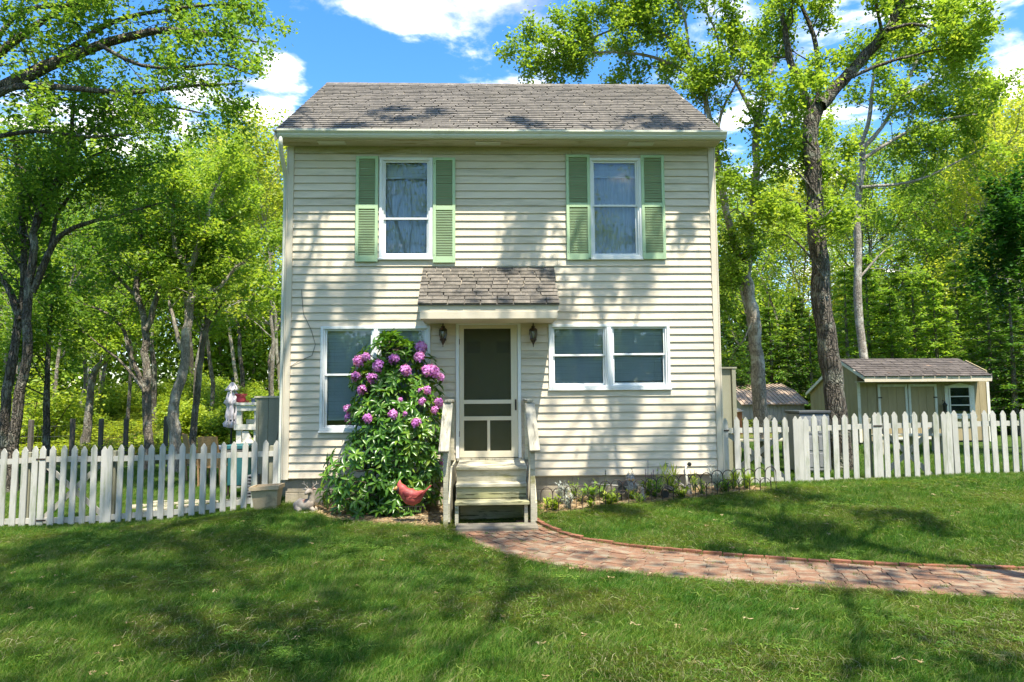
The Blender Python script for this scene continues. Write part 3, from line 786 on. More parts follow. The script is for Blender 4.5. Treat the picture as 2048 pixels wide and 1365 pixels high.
# ---------------------------------------------------------------- windows
def sash(m, x0, x1, z0, z1, y0, y1, w):
    m.box(x0, x0+w, y0, y1, z0, z1); m.box(x1-w, x1, y0, y1, z0, z1)
    m.box(x0+w, x1-w, y0, y1, z1-w, z1); m.box(x0+w, x1-w, y0, y1, z0, z0+w*1.2)
wrng = random.Random(3)
def window(o, lights, trim=.044, blind_to=None, label=None, sheer=False):
    """lights: list of (x0, x1, meeting-rail height) across the opening"""
    x0, x1, z0, z1 = o
    fr = MB()
    fr.box(x0, x0+trim, -.045, .055, z0, z1); fr.box(x1-trim, x1, -.045, .055, z0, z1)
    fr.box(x0+trim, x1-trim, -.045, .055, z1-trim, z1); fr.box(x0+trim, x1-trim, -.050, .055, z0, z0+trim)
    for a_, b_ in zip(lights[:-1], lights[1:]): fr.box(a_[1], b_[0], -.043, .055, z0+trim, z1-trim)
    w = fr.build('window', MT['white'], house, bevel=.004)
    if label: w['label'] = label
    zi0, zi1 = z0+trim, z1-trim
    for (a_, b_, mz, bd, bt) in lights:
        a2, b2 = max(a_, x0+trim), min(b_, x1-trim)
        # storm-window tracks
        for xx in (a2+.002, b2-.024): MB().box(xx, xx+.022, -.028, .052, zi0+.001, zi1-.001).build('track', MT['white'], w)
        up = MB(); sash(up, a2+.025, b2-.025, mz-.015, zi1-.002, -.004, .018, .026); up.build('upper_sash', MT['white'], w, bevel=.002)
        lo = MB(); sash(lo, a2+.025, b2-.025, zi0+.001, mz+.022, .021, .045, .030); lo.build('lower_sash', MT['white'], w, bevel=.002)
        MB().box(a2+.045, b2-.045, .004, .008, mz+.005, zi1-.022).build('pane', MT['glass'], w)
        MB().box(a2+.048, b2-.048, .030, .034, zi0+.03, mz).build('pane', MT['glass'], w)
        bl = MB(); zz = bt
        k = 0
        while zz > bd:
            th = 1.0
            c_, s_ = math.cos(th), math.sin(th)
            sag = wrng.uniform(-.0015, .0015)
            for q in (0,):
                hw = .0132
                bl.add([(a2+.03, .085-hw*c_, zz-hw*s_+sag), (b2-.03, .085-hw*c_, zz-hw*s_-sag), (b2-.03, .085+hw*c_, zz+hw*s_-sag), (a2+.03, .085+hw*c_, zz+hw*s_+sag)], [(0, 1, 2, 3)])
            zz -= .0225; k += 1
        bl.box(a2+.03, b2-.03, .07, .1, bd-.025, bd-.005)
        for fx in (.2, .8):
            xx = a2+(b2-a2)*fx; bl.box(xx-.002, xx+.002, .069, .072, bd, bt)
        bl.build('blind', MT['blind'], w)
        if sheer:
            vs = []; n_ = 60
            for i in range(n_+1):
                xx = a2+.01+(b2-a2-.02)*i/n_; yy = .135+.014*math.sin(i*1.05)+.006*math.sin(i*2.7)
                vs += [(xx, yy, zi0), (xx, yy+.004*math.sin(i*.8), zi1)]
            put('curtain', mesh_from('curtain', vs, [(2*i, 2*i+2, 2*i+3, 2*i+1) for i in range(n_)], MT['sheer'], True), w)
    return w
def L1(o, px0, px1, mzpx, bdpx, btpx):
    ym = 400 if o[2] > 3 else 720
    return (ax(px0, ym), ax(px1, ym), az((px0+px1)/2, mzpx), az((px0+px1)/2, bdpx), az((px0+px1)/2, btpx))
window(O_UL, [L1(O_UL, 764, 861, 438, 352, 326)], label='upper left window with its blind raised above sheer curtains', sheer=True)
window(O_UR, [L1(O_UR, 1182, 1278, 412, 350, 326)], label='upper right window with white sash rails', sheer=True)
window(O_LL, [L1(O_LL, 647, 748, 750, 838, 663), L1(O_LL, 756, 856, 750, 838, 663)], label='tall double window behind the rhododendron')
window(O_LR, [L1(O_LR, 1102, 1213, 711, 763, 657), L1(O_LR, 1222, 1334, 709, 763, 655)], label='wide double window right of the door')
for o in (O_UL, O_UR, O_LL, O_LR):
    MB().box(o[0]-.012, o[1]+.012, -.062, -.0, o[2]-.03, o[2]-.003).build('window_sill', MT['white'], house, bevel=.003)

# ---------------------------------------------------------------- shutters
def shutter(x0, x1, y0, y1):
    a_, b_, z0, z1 = wbox(x0, x1, y0, y1)
    w = .047; zm = z0 + (z1-z0)*.515
    m = MB(); ya, yb = -.062, -.030
    m.box(a_, a_+w, ya, yb, z0, z1); m.box(b_-w, b_, ya, yb, z0, z1)
    m.box(a_+w, b_-w, ya, yb, z1-.045, z1); m.box(a_+w, b_-w, ya, yb, z0, z0+.095); m.box(a_+w, b_-w, ya, yb, zm-.03, zm+.035)
    sh_ = m.build('shutter', MT['shutter'], house, bevel=.002)
    l = MB()
    for lo_, hi_ in ((z0+.097, zm-.032), (zm+.037, z1-.047)):
        zz = lo_+.012
        while zz < hi_-.006:
            l.add([(a_+w, -.060, zz-.010), (b_-w, -.060, zz-.010), (b_-w, -.060, zz-.004), (a_+w, -.060, zz-.004), (a_+w, -.034, zz+.008), (b_-w, -.034, zz+.008), (b_-w, -.034, zz+.002), (a_+w, -.034, zz+.002)],
                  [(0, 1, 2, 3), (3, 2, 5, 4), (0, 7, 6, 1), (7, 4, 5, 6)])
            zz += .0262
    l.build('louvres', MT['shutter'], sh_, kind='stuff')
    for zz in (z0+.12, z1-.1):
        MB().lathe(((a_+b_)/2-(.5*(b_-a_)-.02), ya-.004, zz), [(.006, 0), (.006, .006)], 8, axis=1).build('screw', MT['wire'], sh_)
shutter(712.5, 757, 315, 525); shutter(866.5, 911, 318, 527); shutter(1132, 1180, 312, 521); shutter(1282, 1328.5, 313, 520)

# ---------------------------------------------------------------- screen door
x0, x1, z0, z1 = O_D
cs = MB(); t = .05
cs.box(x0, x0+t, -.05, .08, z0, z1); cs.box(x1-t, x1, -.05, .08, z0, z1); cs.box(x0+t, x1-t, -.05, .08, z1-t, z1)
door = cs.build('door_frame', MT['white'], house, bevel=.004)
dx0, dx1, dz0, dz1 = x0+t+.004, x1-t-.004, z0+.01, z1-t-.005
def dz(py): return az(977, py)
def dx(px, py=780): return ax(px, py)
d = MB()
px_l, px_r = dx(928), dx(1022)
d.box(dx0, px_l, -.036, -.004, dz0, dz1); d.box(px_r, dx1, -.036, -.004, dz0, dz1)
for (pa, pb) in ((dz(658), dz1), (dz(808), dz(800)), (dz(841), dz(833)), (dz0, dz(902))): d.box(px_l, px_r, -.034, -.006, min(pa, pb), max(pa, pb))
cx_ = dx(977); d.box(cx_-.022, cx_+.022, -.033, -.007, dz(902), dz(841))
sd = d.build('screen_door', MT['door'], house, bevel=.002)
for (za, zb_, xa, xb) in ((dz(800), dz(658), px_l, px_r), (dz(833), dz(808), px_l, px_r), (dz(902), dz(841), px_l, cx_-.022), (dz(902), dz(841), cx_+.022, px_r)):
    MB().box(xa-.005, xb+.005, -.014, -.011, za-.005, zb_+.005).build('insect_screen', MT['scr'] if 'scr' in MT else MT['screen'], sd)
MB().box(dx1-.040, dx1-.024, -.058, -.036, 1.55, 1.66).build('handle', MT['black_plastic'], sd, bevel=.003)
MB().box(dx1-.045, dx1-.019, -.042, -.036, 1.52, 1.69).build('handle_plate', MT['lantern'], sd)
for zz in (2.55, 1.12): MB().box(dx0-.012, dx0+.006, -.045, -.030, zz, zz+.085).build('hinge', MT['lantern'], sd)
# the door proper, dark green behind the screens
MT['green_door'] = surf('dark_green_door', (.20, .23, .10), (.17, .19, .085), scale=3, rough=.5)
gd = MB(); gd.box(x0+t, x1-t, .055, .09, z0, z1-t)
gdo = gd.build('front_door', MT['green_door'], house)
for za, zb_ in ((1.05, 1.42), (1.55, 2.0)):
    for xa, xb in ((x0+.14, x0+.38), (x1-.38, x1-.14)): MB().box(xa, xb, .044, .054, za, zb_).build('raised_panel', MT['green_door'], gdo, bevel=.008)
for xa, xb in ((x0+.17, x0+.38), (x1-.38, x1-.17)): MB().box(xa, xb, .046, .054, 2.42, 2.60).build('door_light', MT['dark'], gdo)
MB().box(x0+.02, x1-.02, -.10, .05, z0-.04, z0-.002).build('threshold', MT['rail_wood'], house)

# ---------------------------------------------------------------- canopy over the door
KX0, KX1, KY, KZW, KZE, KZB = -1.255, .785, -.80, 3.765, 3.085, 2.875
canopy = put('canopy', MB().prism([(KY+.02, KZE-.025), (-.03, KZW-.02), (-.03, KZW-.10), (KY+.02, KZE-.12)], 0, KX0+.03, KX1-.03).mesh('canopy', MT['trim']), house)
for xx in (KX0+.02, KX1-.045):
    MB().prism([(KY+.045, KZB), (-.028, KZB), (-.028, KZW-.03), (KY+.045, KZE-.03)], 0, xx, xx+.025).build('cheek', MT['trim'], canopy)
MB().box(KX0+.0, KX1-.0, KY-.004, KY+.018, KZE-.115, KZE-.006).build('fascia_board', MT['trim'], canopy, bevel=.003)
MB().box(KX0+.02, KX1-.02, KY-.022, KY+.03, KZB-.01, KZE-.117).build('fascia_board', MT['trim'], canopy, bevel=.003)
MB().box(KX0+.05, KX1-.05, KY+.03, -.03, KZB, KZB+.015).build('canopy_soffit', MT['trim'], canopy)
for lo, hi, hi2, lo2, a_, b_ in tab_courses(None, KX0-.012, KX1+.012, KY-.03, KZE-.008, -.03, KZW, .103, .24, random.Random(21), t=.008, lift=.006):
    MB().prism([lo, hi, hi2, lo2], 0, a_, b_).build('shingle', MT['shingle_piece'], canopy)
MB().prism([(KY-.028, KZE-.012), (KY+.10, KZE+.078), (KY+.10, KZE+.070), (KY-.028, KZE-.022)], 0, KX0-.010, KX1+.010).build('starter_strip', MT['shingle'], canopy)

# ---------------------------------------------------------------- porch steps
steps = thing('porch_steps', 'weathered wooden front steps with flaking cream paint and two sloping handrails', 'steps', (-.2, -1.1, .1))
SX0, SX1 = -.70, .285
W = MT['old_wood']
def lz(py, Y): return az(980, py, Y)
LZ = .765
for i, (a_, b_) in enumerate(((-.10, -.36), (-.365, -.63), (-.635, -.90), (-.905, -1.165))):
    MB().box(SX0, SX1, a_, b_, LZ-.035, LZ).build('deck_board', W, steps, bevel=.004)
MB().box(SX0+.01, SX1-.01, -1.10, -1.125, LZ-.04, LZ-.205).build('riser', W, steps, bevel=.002)
T2, T1 = .575, .375
MB().box(SX0+.015, SX1-.02, -1.13, -1.43, T2-.045, T2).build('tread', W, steps, bevel=.006)
MB().box(SX0+.03, SX1-.03, -1.40, -1.375, T2-.048, T1+.01).build('riser', MT['algae'], steps)
MB().box(SX0+.015, SX1-.0, -1.40, -1.69, T1-.042, T1).build('tread', MT['algae'], steps, bevel=.006)
MB().box(SX0+.06, SX1-.06, -1.10, -1.09, .05, T1-.02).build('skirt', MT['algae'], steps)
for xx in (SX0+.015, SX1-.065):
    MB().box(xx, xx+.045, -1.64, -1.60, .06, T1-.045).build('stringer_block', W, steps)
    MB().box(xx+.002, xx+.043, -1.39, -1.35, .06, T2-.05).build('stringer_block', W, steps)
for sx, xx in ((-1, -.80), (1, .335)):
    # side closing board (stringer) and posts
    MB().prism([(-.05, LZ-.0), (-1.15, LZ), (-1.66, T1-.02), (-1.66, .12), (-1.45, .07), (-.05, .07)], 0, xx+.028, xx+.050).build('stringer', W, steps)
    MB().box(xx-.035, xx+.027, -1.60, -1.67, .04, 1.10).build('newel_post', MT['old_wood'], steps, bevel=.004)
    MB().box(xx-.030, xx+.027, -1.15, -1.07, .06, 1.655).build('newel_post', MT['old_wood'], steps, bevel=.004)
    MB().box(xx-.030, xx+.022, -.10, -.04, LZ, 1.655).build('newel_post', MT['old_wood'], steps, bevel=.004)
    MB().box(xx-.048, xx+.040, -.03, -1.20, 1.66, 1.695).build('cap_board', MT['rail_wood'], steps, bevel=.005)
    m = MB(); m.bar((xx-.005-.0*sx, -1.15, 1.640), (xx+sx*.02, -1.80, 1.03), .135, .036, up=(0, -.6, .7)); m.build('handrail', MT['rail_wood'], steps, bevel=.006)
    m = MB(); m.bar((xx+.0, -1.12, 1.10), (xx+.0, -1.62, .64), .030, .085, up=(0, -.6, .7)); m.build('lower_rail', W, steps, bevel=.003)
    m = MB(); m.box(xx-.045, xx-.031, -1.17, -1.05, .30, .68); m.build('cleat', MT['rail_wood'], steps, bevel=.003)
slab = MB().box(-.66, .38, -1.66, -1.98, -.1, .105)
tag(slab.build('stone_slab', MT['slab'], bevel=.012), 'grey stone slab set in the ground at the foot of the porch steps', 'step')

# ---------------------------------------------------------------- wall lanterns
def lantern(px, label):
    x = ax(px, 668, -.14); zc = az(px, 668, -.14); y = -.14
    t_ = thing('wall_lantern', label, 'lantern', (x, -.03, zc), group='coach lanterns beside the door')
    BR = MT['lantern']
    MB().lathe((x, y, zc), [(.001, .185), (.006, .18), (.004, .165), (.010, .155), (.014, .145), (.006, .135), (.020, .125), (.032, .110), (.036, .100), (.020, .095), (.045, .085), (.066, .060), (.068, .052), (.05, .052)], 12).build('cap', BR, t_, smooth=True)
    g_ = MB().lathe((x, y, zc), [(.054, .052), (.057, .0), (.040, -.075)], 6); g_.build('glass', MT['lantern_glass'], t_)
    cg = MB()
    for k in range(6):
        a_ = 2*math.pi*k/6; c_, s_ = math.cos(a_), math.sin(a_)
        cg.tube([(x+.057*c_, y+.057*s_, zc+.055), (x+.061*c_, y+.061*s_, zc+.0), (x+.043*c_, y+.043*s_, zc-.078)], .0038, 5)
    cg.build('cage', BR, t_)
    MB().lathe((x, y, zc), [(.045, -.072), (.052, -.082), (.050, -.10), (.030, -.118), (.034, -.128), (.018, -.145), (.012, -.165), (.004, -.18), (.009, -.192), (.002, -.205)], 12).build('base', BR, t_, smooth=True)
    MB().lathe((x, y, zc), [(.012, -.07), (.014, -.03), (.020, 0), (.010, .03), (.002, .045)], 8).build('bulb', MT['bulb'], t_, smooth=True)
    ar = MB().tube([(x, y, zc-.115), (x, y+.03, zc-.15), (x, y+.075, zc-.13), (x, y+.10, zc-.09)], .009, 6); ar.build('bracket', BR, t_, smooth=True)
    MB().lathe((x, -.045, zc-.07), [(.028, 0), (.038, .006), (.040, .018)], 10, axis=1).build('back_plate', BR, t_)
lantern(886, 'bronze coach lantern on the clapboards left of the screen door')
lantern(1066.5, 'bronze coach lantern on the clapboards right of the screen door')

# thin cables stapled on the wall
cb = MB().tube([(ax(604, 580), -.032, az(604, 580)), (ax(608, 628), -.032, az(608, 628)), (ax(624, 662), -.032, az(624, 662)), (ax(632, 690), -.034, az(632, 690)), (ax(625, 712), -.032, az(625, 712)), (ax(600, 722), -.032, az(600, 722)), (ax(580, 735), -.032, az(580, 735))], .004, 5)
tag(cb.build('wall_cable', MT['cable']), 'thin slack cable looping over the clapboards left of the tall window', 'cable')

# garden tap and outlet pipe by the bed
x = ax(1332, 930, -.08); z = az(1332, 932, -.08)
tp = thing('garden_tap', 'green garden tap with grey hose on the wall above the flower bed', 'tap', (x, -.06, z))
MB().lathe((x, -.10, z), [(.022, 0), (.022, .08)], 10, axis=1).build('tap_body', MT['green_metal'], tp, smooth=True)
MB().lathe((x, -.115, z+.035), [(.028, -.004), (.034, .002), (.028, .008)], 10).build('tap_handle', MT['green_metal'], tp)
MB().tube([(x, -.10, z-.01), (x+.005, -.12, z-.05), (x+.03, -.14, z-.10), (x+.10, -.16, z-.20), (x+.22, -.2, z-.28), (x+.30, -.25, .30)], .011, 7).build('hose', MT['hose'], tp, smooth=True)
x = ax(1373, 930, -.08); z = az(1373, 930, -.08)
tp = thing('standpipe', 'pale vertical pipe with round black valve wheel beside the hose', 'pipe', (x, -.06, .2))
MB().tube([(x, -.06, .2), (x, -.06, z)], .018, 8).build('pipe', MT['gutter'], tp, smooth=True)
MB().lathe((x+.04, -.11, z+.01), [(.010, 0), (.032, .004), (.034, .014), (.012, .018)], 12, axis=1).build('valve_wheel', MT['black_plastic'], tp)
MB().tube([(x, -.06, z-.004), (x+.04, -.08, z+.008), (x+.04, -.10, z+.01)], .010, 6).build('elbow', MT['wire'], tp)

# ================================================================ PICKET FENCES AND GATES
FY = .10
prn = random.Random(31)
def interp_pts(px, pts):
    xs_ = [p[0] for p in pts]; return float(np.interp(px, xs_, [p[1] for p in pts]))
L_TOP = [(-200, 903), (0, 899), (85, 893), (220, 892), (300, 890), (345, 888), (425, 886), (505, 883.5), (560, 881)]
L_BOT = [(-200, 1063), (0, 1061), (150, 1057), (218, 1052), (260, 1048), (343, 1042), (386, 1039), (427, 1029), (468, 1024), (490, 1020), (560, 1012)]
R_TOP = [(1440, 836), (1600, 833), (1730, 827), (1880, 824), (2010, 821), (2250, 818)]
R_BOT = [(1440, 977), (1700, 978.5), (2050, 980), (2250, 982)]
def picket(px, top, bot, parent, y=FY, w=.086, name='picket'):
    pt, pb = interp_pts(px, top)+prn.uniform(-2.2, 1.5), interp_pts(px, bot)+prn.uniform(-.6, 1.2)
    x = ax(px, (pt+pb)/2, y); z1 = az(px, pt, y); z0 = az(px, pb, y)-.02
    lean = prn.uniform(-.014, .014); h = w/2*prn.uniform(.96, 1.04)
    poly = [(x-h, z0), (x+h, z0), (x+h+lean, z1-.062), (x+h*.86+lean, z1-.052), (x+.006+lean, z1), (x-.006+lean, z1), (x-h*.86+lean, z1-.052), (x-h+lean, z1-.062)]
    yo = y+prn.uniform(-.003, .003)
    MB().prism(poly, 1, yo-.020, yo).build(name, MT['picket'], parent)
    return x, z0, z1
def rail(pa, pb, top, bot, parent, y=FY, hh=.04):
    for src, dpx in ((top, 26), (bot, -17)):
        m = MB()
        n = 5
        for i in range(n):
            qa, qb = pa+(pb-pa)*i/n, pa+(pb-pa)*(i+1)/n
            ya, yb = interp_pts(qa, src)+dpx, interp_pts(qb, src)+dpx
            A = at(qa, ya, y+.02); B = at(qb, yb, y+.02)
            m.prism([(A[0], A[2]-hh), (B[0], B[2]-hh), (B[0], B[2]+hh), (A[0], A[2]+hh)], 1, y+.004, y+.040)
        m.build('rail', MT['picket'], parent)
def post(px, top, bot, parent, y=FY+.09, w=.09, drop=10):
    t_, b_ = interp_pts(px, top)+drop, interp_pts(px, bot)
    x = ax(px, 950, y)
    MB().box(x-w/2, x+w/2, y-w/2, y+w/2, az(px, b_, y)-.15, az(px, t_, y)).build('post', MT['privacy'], parent, bevel=.006)
def brace(pa, pb, top, bot, parent, y=FY):
    for (q0, q1) in ((pa, pb), (pb, pa)):
        A = at(q0, interp_pts(q0, top)+30, y+.055); B = at(q1, interp_pts(q1, bot)-20, y+.055)
        off_ = .0 if q0 == pa else .022
        A[1] += off_; B[1] += off_
        MB().bar(A, B, .018, .075, up=(0, 0, 1)).build('brace', MT['picket'], parent)
def fence_seg(label, pxs, top, bot, gate=False, posts=(), cat=None, grp=None):
    x0 = ax(pxs[0], 960, FY)
    f = thing('picket_gate' if gate else 'picket_fence', label, 'gate' if gate else 'fence', (x0, FY, az(pxs[0], interp_pts(pxs[0], bot), FY)))
    for p in pxs: picket(p, top, bot, f)
    rail(min(pxs)-4, max(pxs)+4, top, bot, f)
    if gate: brace(min(pxs), max(pxs), top, bot, f)
    for p in posts: post(p, top, bot, f)
    if gate:
        for s_, d_ in ((top, 26), (bot, -17)):
            A = at(min(pxs)-5, interp_pts(min(pxs), s_)+d_, FY-.03); MB().box(A[0]-.05, A[0]+.09, FY-.028, FY-.022, A[2]-.012, A[2]+.012).build('hinge', MT['mesh_black'], f)
    return f
q = 20.75
fence_seg('white picket fence at the far left running on from the gate post', [5.5-q*k for k in range(9, 0, -1)] + [6, 27.5, 48, 68.5], L_TOP, L_BOT, posts=(57, -130))
fence_seg('white picket gate with mildewed foot and crossed braces, left of the house', [83.5, 104, 125, 146, 167, 188, 208], L_TOP, L_BOT, gate=True)
fence_seg('white picket fence between the left gate and the tan planter', [219, 239.5, 260, 281, 302, 323, 343.5, 364.5, 385.5, 406.5, 427, 447.5, 468.5, 489, 509.5, 530, 551.5], L_TOP, L_BOT, posts=(227, 545))
r0 = lambda v: 1420+v/3.261
fence_seg('white picket gate with crossed braces against the right corner of the house', [r0(v) for v in (105, 178, 240, 306, 368, 432, 498)], R_TOP, R_BOT, gate=True)
fence_seg('white picket fence in front of the big oak, between the two right gates', [r0(v) for v in (563, 596, 627, 690, 755, 820, 880, 946, 1018, 1078)], R_TOP, R_BOT, posts=(r0(580), r0(1040)))
fence_seg('white picket gate with crossed braces in front of the shed doors', [r0(v) for v in (1104, 1150, 1213, 1278, 1342, 1407, 1476)], R_TOP, R_BOT, gate=True)
fence_seg('white picket fence running out of frame at the right, past the shed window', [r0(v) for v in (1535, 1560, 1606, 1668, 1732, 1797, 1857, 1921, 1985, 2046)] + [2066, 2086, 2106, 2126, 2146, 2166], R_TOP, R_BOT, posts=(r0(1575), 2130))

# wire fence with old posts at the edge of the woods
wf = thing('wire_fence', 'old grey posts with sagging wire along the edge of the left woods', 'fence', (-11, 9, 0))
wp = []
for px, pt in ((-60, 842), (-10, 842), (63, 840), (146, 838), (203, 838), (253, 838), (297, 832), (333, 833)):
    Y = 9.2 + (px-60)*.004
    x, z1 = ax(px, pt, Y), az(px, pt, Y); g_ = G(x, Y); wp.append((x, Y, z1, g_))
    MB().box(x-.055, x+.055, Y-.055, Y+.055, g_-.1, z1).build('post', MT['post_wood'], wf, bevel=.012)
m = MB()
for (a_, b_) in zip(wp[:-1], wp[1:]):
    for h in (.15, .4, .7, 1.0):
        A = np.array([a_[0], a_[1]-.06, a_[3]+h]); B = np.array([b_[0], b_[1]-.06, b_[3]+h]); C_ = (A+B)/2; C_[2] -= .03
        m.tube([A, C_, B], .003, 4, cap=False)
    n_ = 10
    for k in range(n_):
        x = a_[0]+(b_[0]-a_[0])*k/n_; y = a_[1]+(b_[1]-a_[1])*k/n_-.06; g_ = a_[3]+(b_[3]-a_[3])*k/n_
        m.tube([(x, y, g_+.15), (x, y, g_+.97)], .002, 3, cap=False)
m.build('wire', MT['wire'], wf, kind='stuff')

# ================================================================ SHED WITH WHITE DOORS (right)
SY = 6.4
sx0, sx1 = ax(1716, 800, SY), ax(1978, 800, SY)
gz = G((sx0+sx1)/2, SY)-.02
EYs, EZs = SY-.48, az(1850, 753, SY-.48)
RYs = SY+.75; RZs = az(1800, 718, RYs)
BYs = SY+2.55; BZs = RZs-(RZs-EZs)/(RYs-EYs)*(BYs-RYs)*1.0-.1
ex0, ex1 = ax(1728, 753, EYs), ax(1984, 753, EYs)
shed = thing('garden_shed', 'tan saltbox garden shed with white-trimmed double doors and a small window', 'shed', ((sx0+sx1)/2, SY, gz))
wallt = EZs-.02
n = 14; dw = (sx1-sx0)/n
wz0, wz1 = az(1918, 828, SY), az(1918, 776, SY); wx0, wx1 = ax(1900, 800, SY), ax(1938, 800, SY)
for k in range(n):
    a_, b_ = sx0+k*dw+.004, sx0+(k+1)*dw-.004
    MB().box(a_, b_, SY, SY+.03, gz+.08, wallt).build('wall_board', MT['shed_wall'], shed)
MB().box(sx0+.03, sx1-.03, SY+.031, BYs-.04, gz, wallt-.1).build('wall_core', MT['dark'], shed)
for side, xx in ((0, sx0), (1, sx1-.03)):
    nb = 13
    for k in range(nb):
        ya, yb = SY+.0+(BYs-SY)*k/nb+.004, SY+(BYs-SY)*(k+1)/nb-.004
        def rz(y): return (EZs+(RZs-EZs)*(y-EYs)/(RYs-EYs) if y <= RYs else RZs-(RZs-BZs)*(y-RYs)/(BYs-RYs))-.05
        MB().prism([(ya, gz+.08), (yb, gz+.08), (yb, rz(yb)), ((min(max(RYs, ya), yb)), rz(min(max(RYs, ya), yb))), (ya, rz(ya))], 0, xx, xx+.03).build('gable_board', MT['shed_wall'], shed)
MB().box(sx0, sx1, BYs, BYs+.03, gz+.05, BZs).build('rear_wall', MT['shed_wall'], shed)
MB().prism([(EYs, EZs), (RYs, RZs), (BYs+.15, BZs-.04), (BYs+.15, BZs-.08), (RYs, RZs-.05), (EYs, EZs-.04)], 0, ex0+.02, ex1-.02).build('roof_deck', MT['trim'], shed)
sr = random.Random(14)
for (ye, ze, yr, zr, ex) in ((EYs-.03, EZs+.0, RYs, RZs+.002, .14), (BYs+.17, BZs-.04, RYs, RZs+.002, .3)):
    for lo, hi, hi2, lo2, a_, b_ in tab_courses(None, ex0, ex1, ye, ze, yr, zr, ex, .305, sr, t=.008, lift=.006):
        MB().prism([lo, hi, hi2, lo2], 0, a_, b_).build('shingle', MT['shed_shingle'], shed)
MB().box(ex0+.01, ex1-.01, EYs-.005, EYs+.018, EZs-.13, EZs-.012).build('fascia_board', MT['trim'], shed)
MB().box(ex0+.02, ex1-.02, EYs+.02, SY, EZs-.13, EZs-.115).build('eave_soffit', MT['trim'], shed)
for xx in (ex0, ex1-.02):
    for (ya, za, yb, zb_) in ((EYs, EZs, RYs, RZs), (BYs+.15, BZs-.04, RYs, RZs)):
        MB().prism([(ya, za-.01), (yb, zb_-.01), (yb, zb_-.09), (ya, za-.09)], 0, xx, xx+.02).build('rake_board', MT['white_wood'], shed)
for xx in (sx0-.012, sx1-.058): MB().box(xx, xx+.07, SY-.018, SY-.001, gz+.05, wallt-.12).build('corner_trim', MT['white_wood'], shed)
dtop = az(1815, 769, SY-.02); dbt = gz+.12
for pa, pb in ((1756, 1815), (1817, 1874)):
    a_, b_ = ax(pa, 800, SY-.02), ax(pb, 800, SY-.02)
    m = MB(); w = .06
    m.box(a_, a_+w, SY-.035, SY-.014, dbt, dtop); m.box(b_-w, b_, SY-.035, SY-.014, dbt, dtop); m.box(a_+w, b_-w, SY-.035, SY-.014, dtop-.06, dtop); m.box(a_+w, b_-w, SY-.035, SY-.014, dbt, dbt+w)
    m.box(a_+w, b_-w, SY-.034, SY-.015, (dbt+dtop)/2-.35, (dbt+dtop)/2-.29)
    dd = m.build('shed_door', MT['white_wood'], shed)
    for k in range(3):
        q0, q1 = a_+w+(b_-a_-2*w)*k/3+.003, a_+w+(b_-a_-2*w)*(k+1)/3-.003
        MB().box(q0, q1, SY-.014, SY-.003, dbt+.01, dtop-.03).build('door_board', MT['shed_door'], dd)
    for zz in (dbt+.3, dtop-.35):
        hx = a_ if pa < 1800 else b_-.1
        MB().box(hx, hx+.1, SY-.040, SY-.036, zz, zz+.03).build('hinge', MT['mesh_black'], dd)
# shed window
wf_ = MB(); w = .035
wf_.box(wx0-w, wx0, SY-.03, SY-.004, wz0-w, wz1+w); wf_.box(wx1, wx1+w, SY-.03, SY-.004, wz0-w, wz1+w)
wf_.prism([(wx0-w-.02, wz1), (wx1+w+.02, wz1), (wx1+w+.02, wz1+.06), ((wx0+wx1)/2, wz1+.12), (wx0-w-.02, wz1+.06)], 1, SY-.034, SY-.031)
wf_.box(wx0, wx1, SY-.03, SY-.004, wz0-w, wz0)
for k in (1, 2): zz = wz0+(wz1-wz0)*k/3; wf_.box(wx0, wx1, SY-.028, SY-.012, zz-.012, zz+.012)
ww = wf_.build('window', MT['white_wood'], shed)
MB().box(wx0, wx1, SY-.010, SY-.006, wz0, wz1).build('pane', MT['glass'], ww)
MB().box(wx0, wx1, SY-.004, SY-.001, wz0, wz1).build('room_shade_sheet', MT['dark'], ww)  # dark sheet close behind the pane, stands in for the unlit shed inside
for xa in (wx0-w-.10, wx1+w+.01): MB().box(xa, xa+.09, SY-.022, SY-.002, wz0-.04, wz1+.05).build('shutter', MT['white_wood'], shed)
MB().box(wx0-.12, wx1+.12, SY-.09, SY-.003, wz0-.12, wz0-.04).build('window_box', MT['white_wood'], shed)
# dark lantern hanging by the shed window
x = ax(1890, 815, SY-.1); z = az(1890, 815, SY-.1)
ln = thing('hanging_lantern', 'small black lantern hanging on the shed wall left of its window', 'lantern', (x, SY-.1, z))
MB().lathe((x, SY-.1, z), [(.05, -.12), (.06, -.10), (.045, -.09), (.05, .04), (.07, .06), (.02, .12), (.01, .15)], 6).build('lantern_body', MT['black_plastic'], ln)
MB().bar((x, SY-.1, z+.15), (x, SY-.0, z+.17), .01, .01).build('hook', MT['mesh_black'], ln)

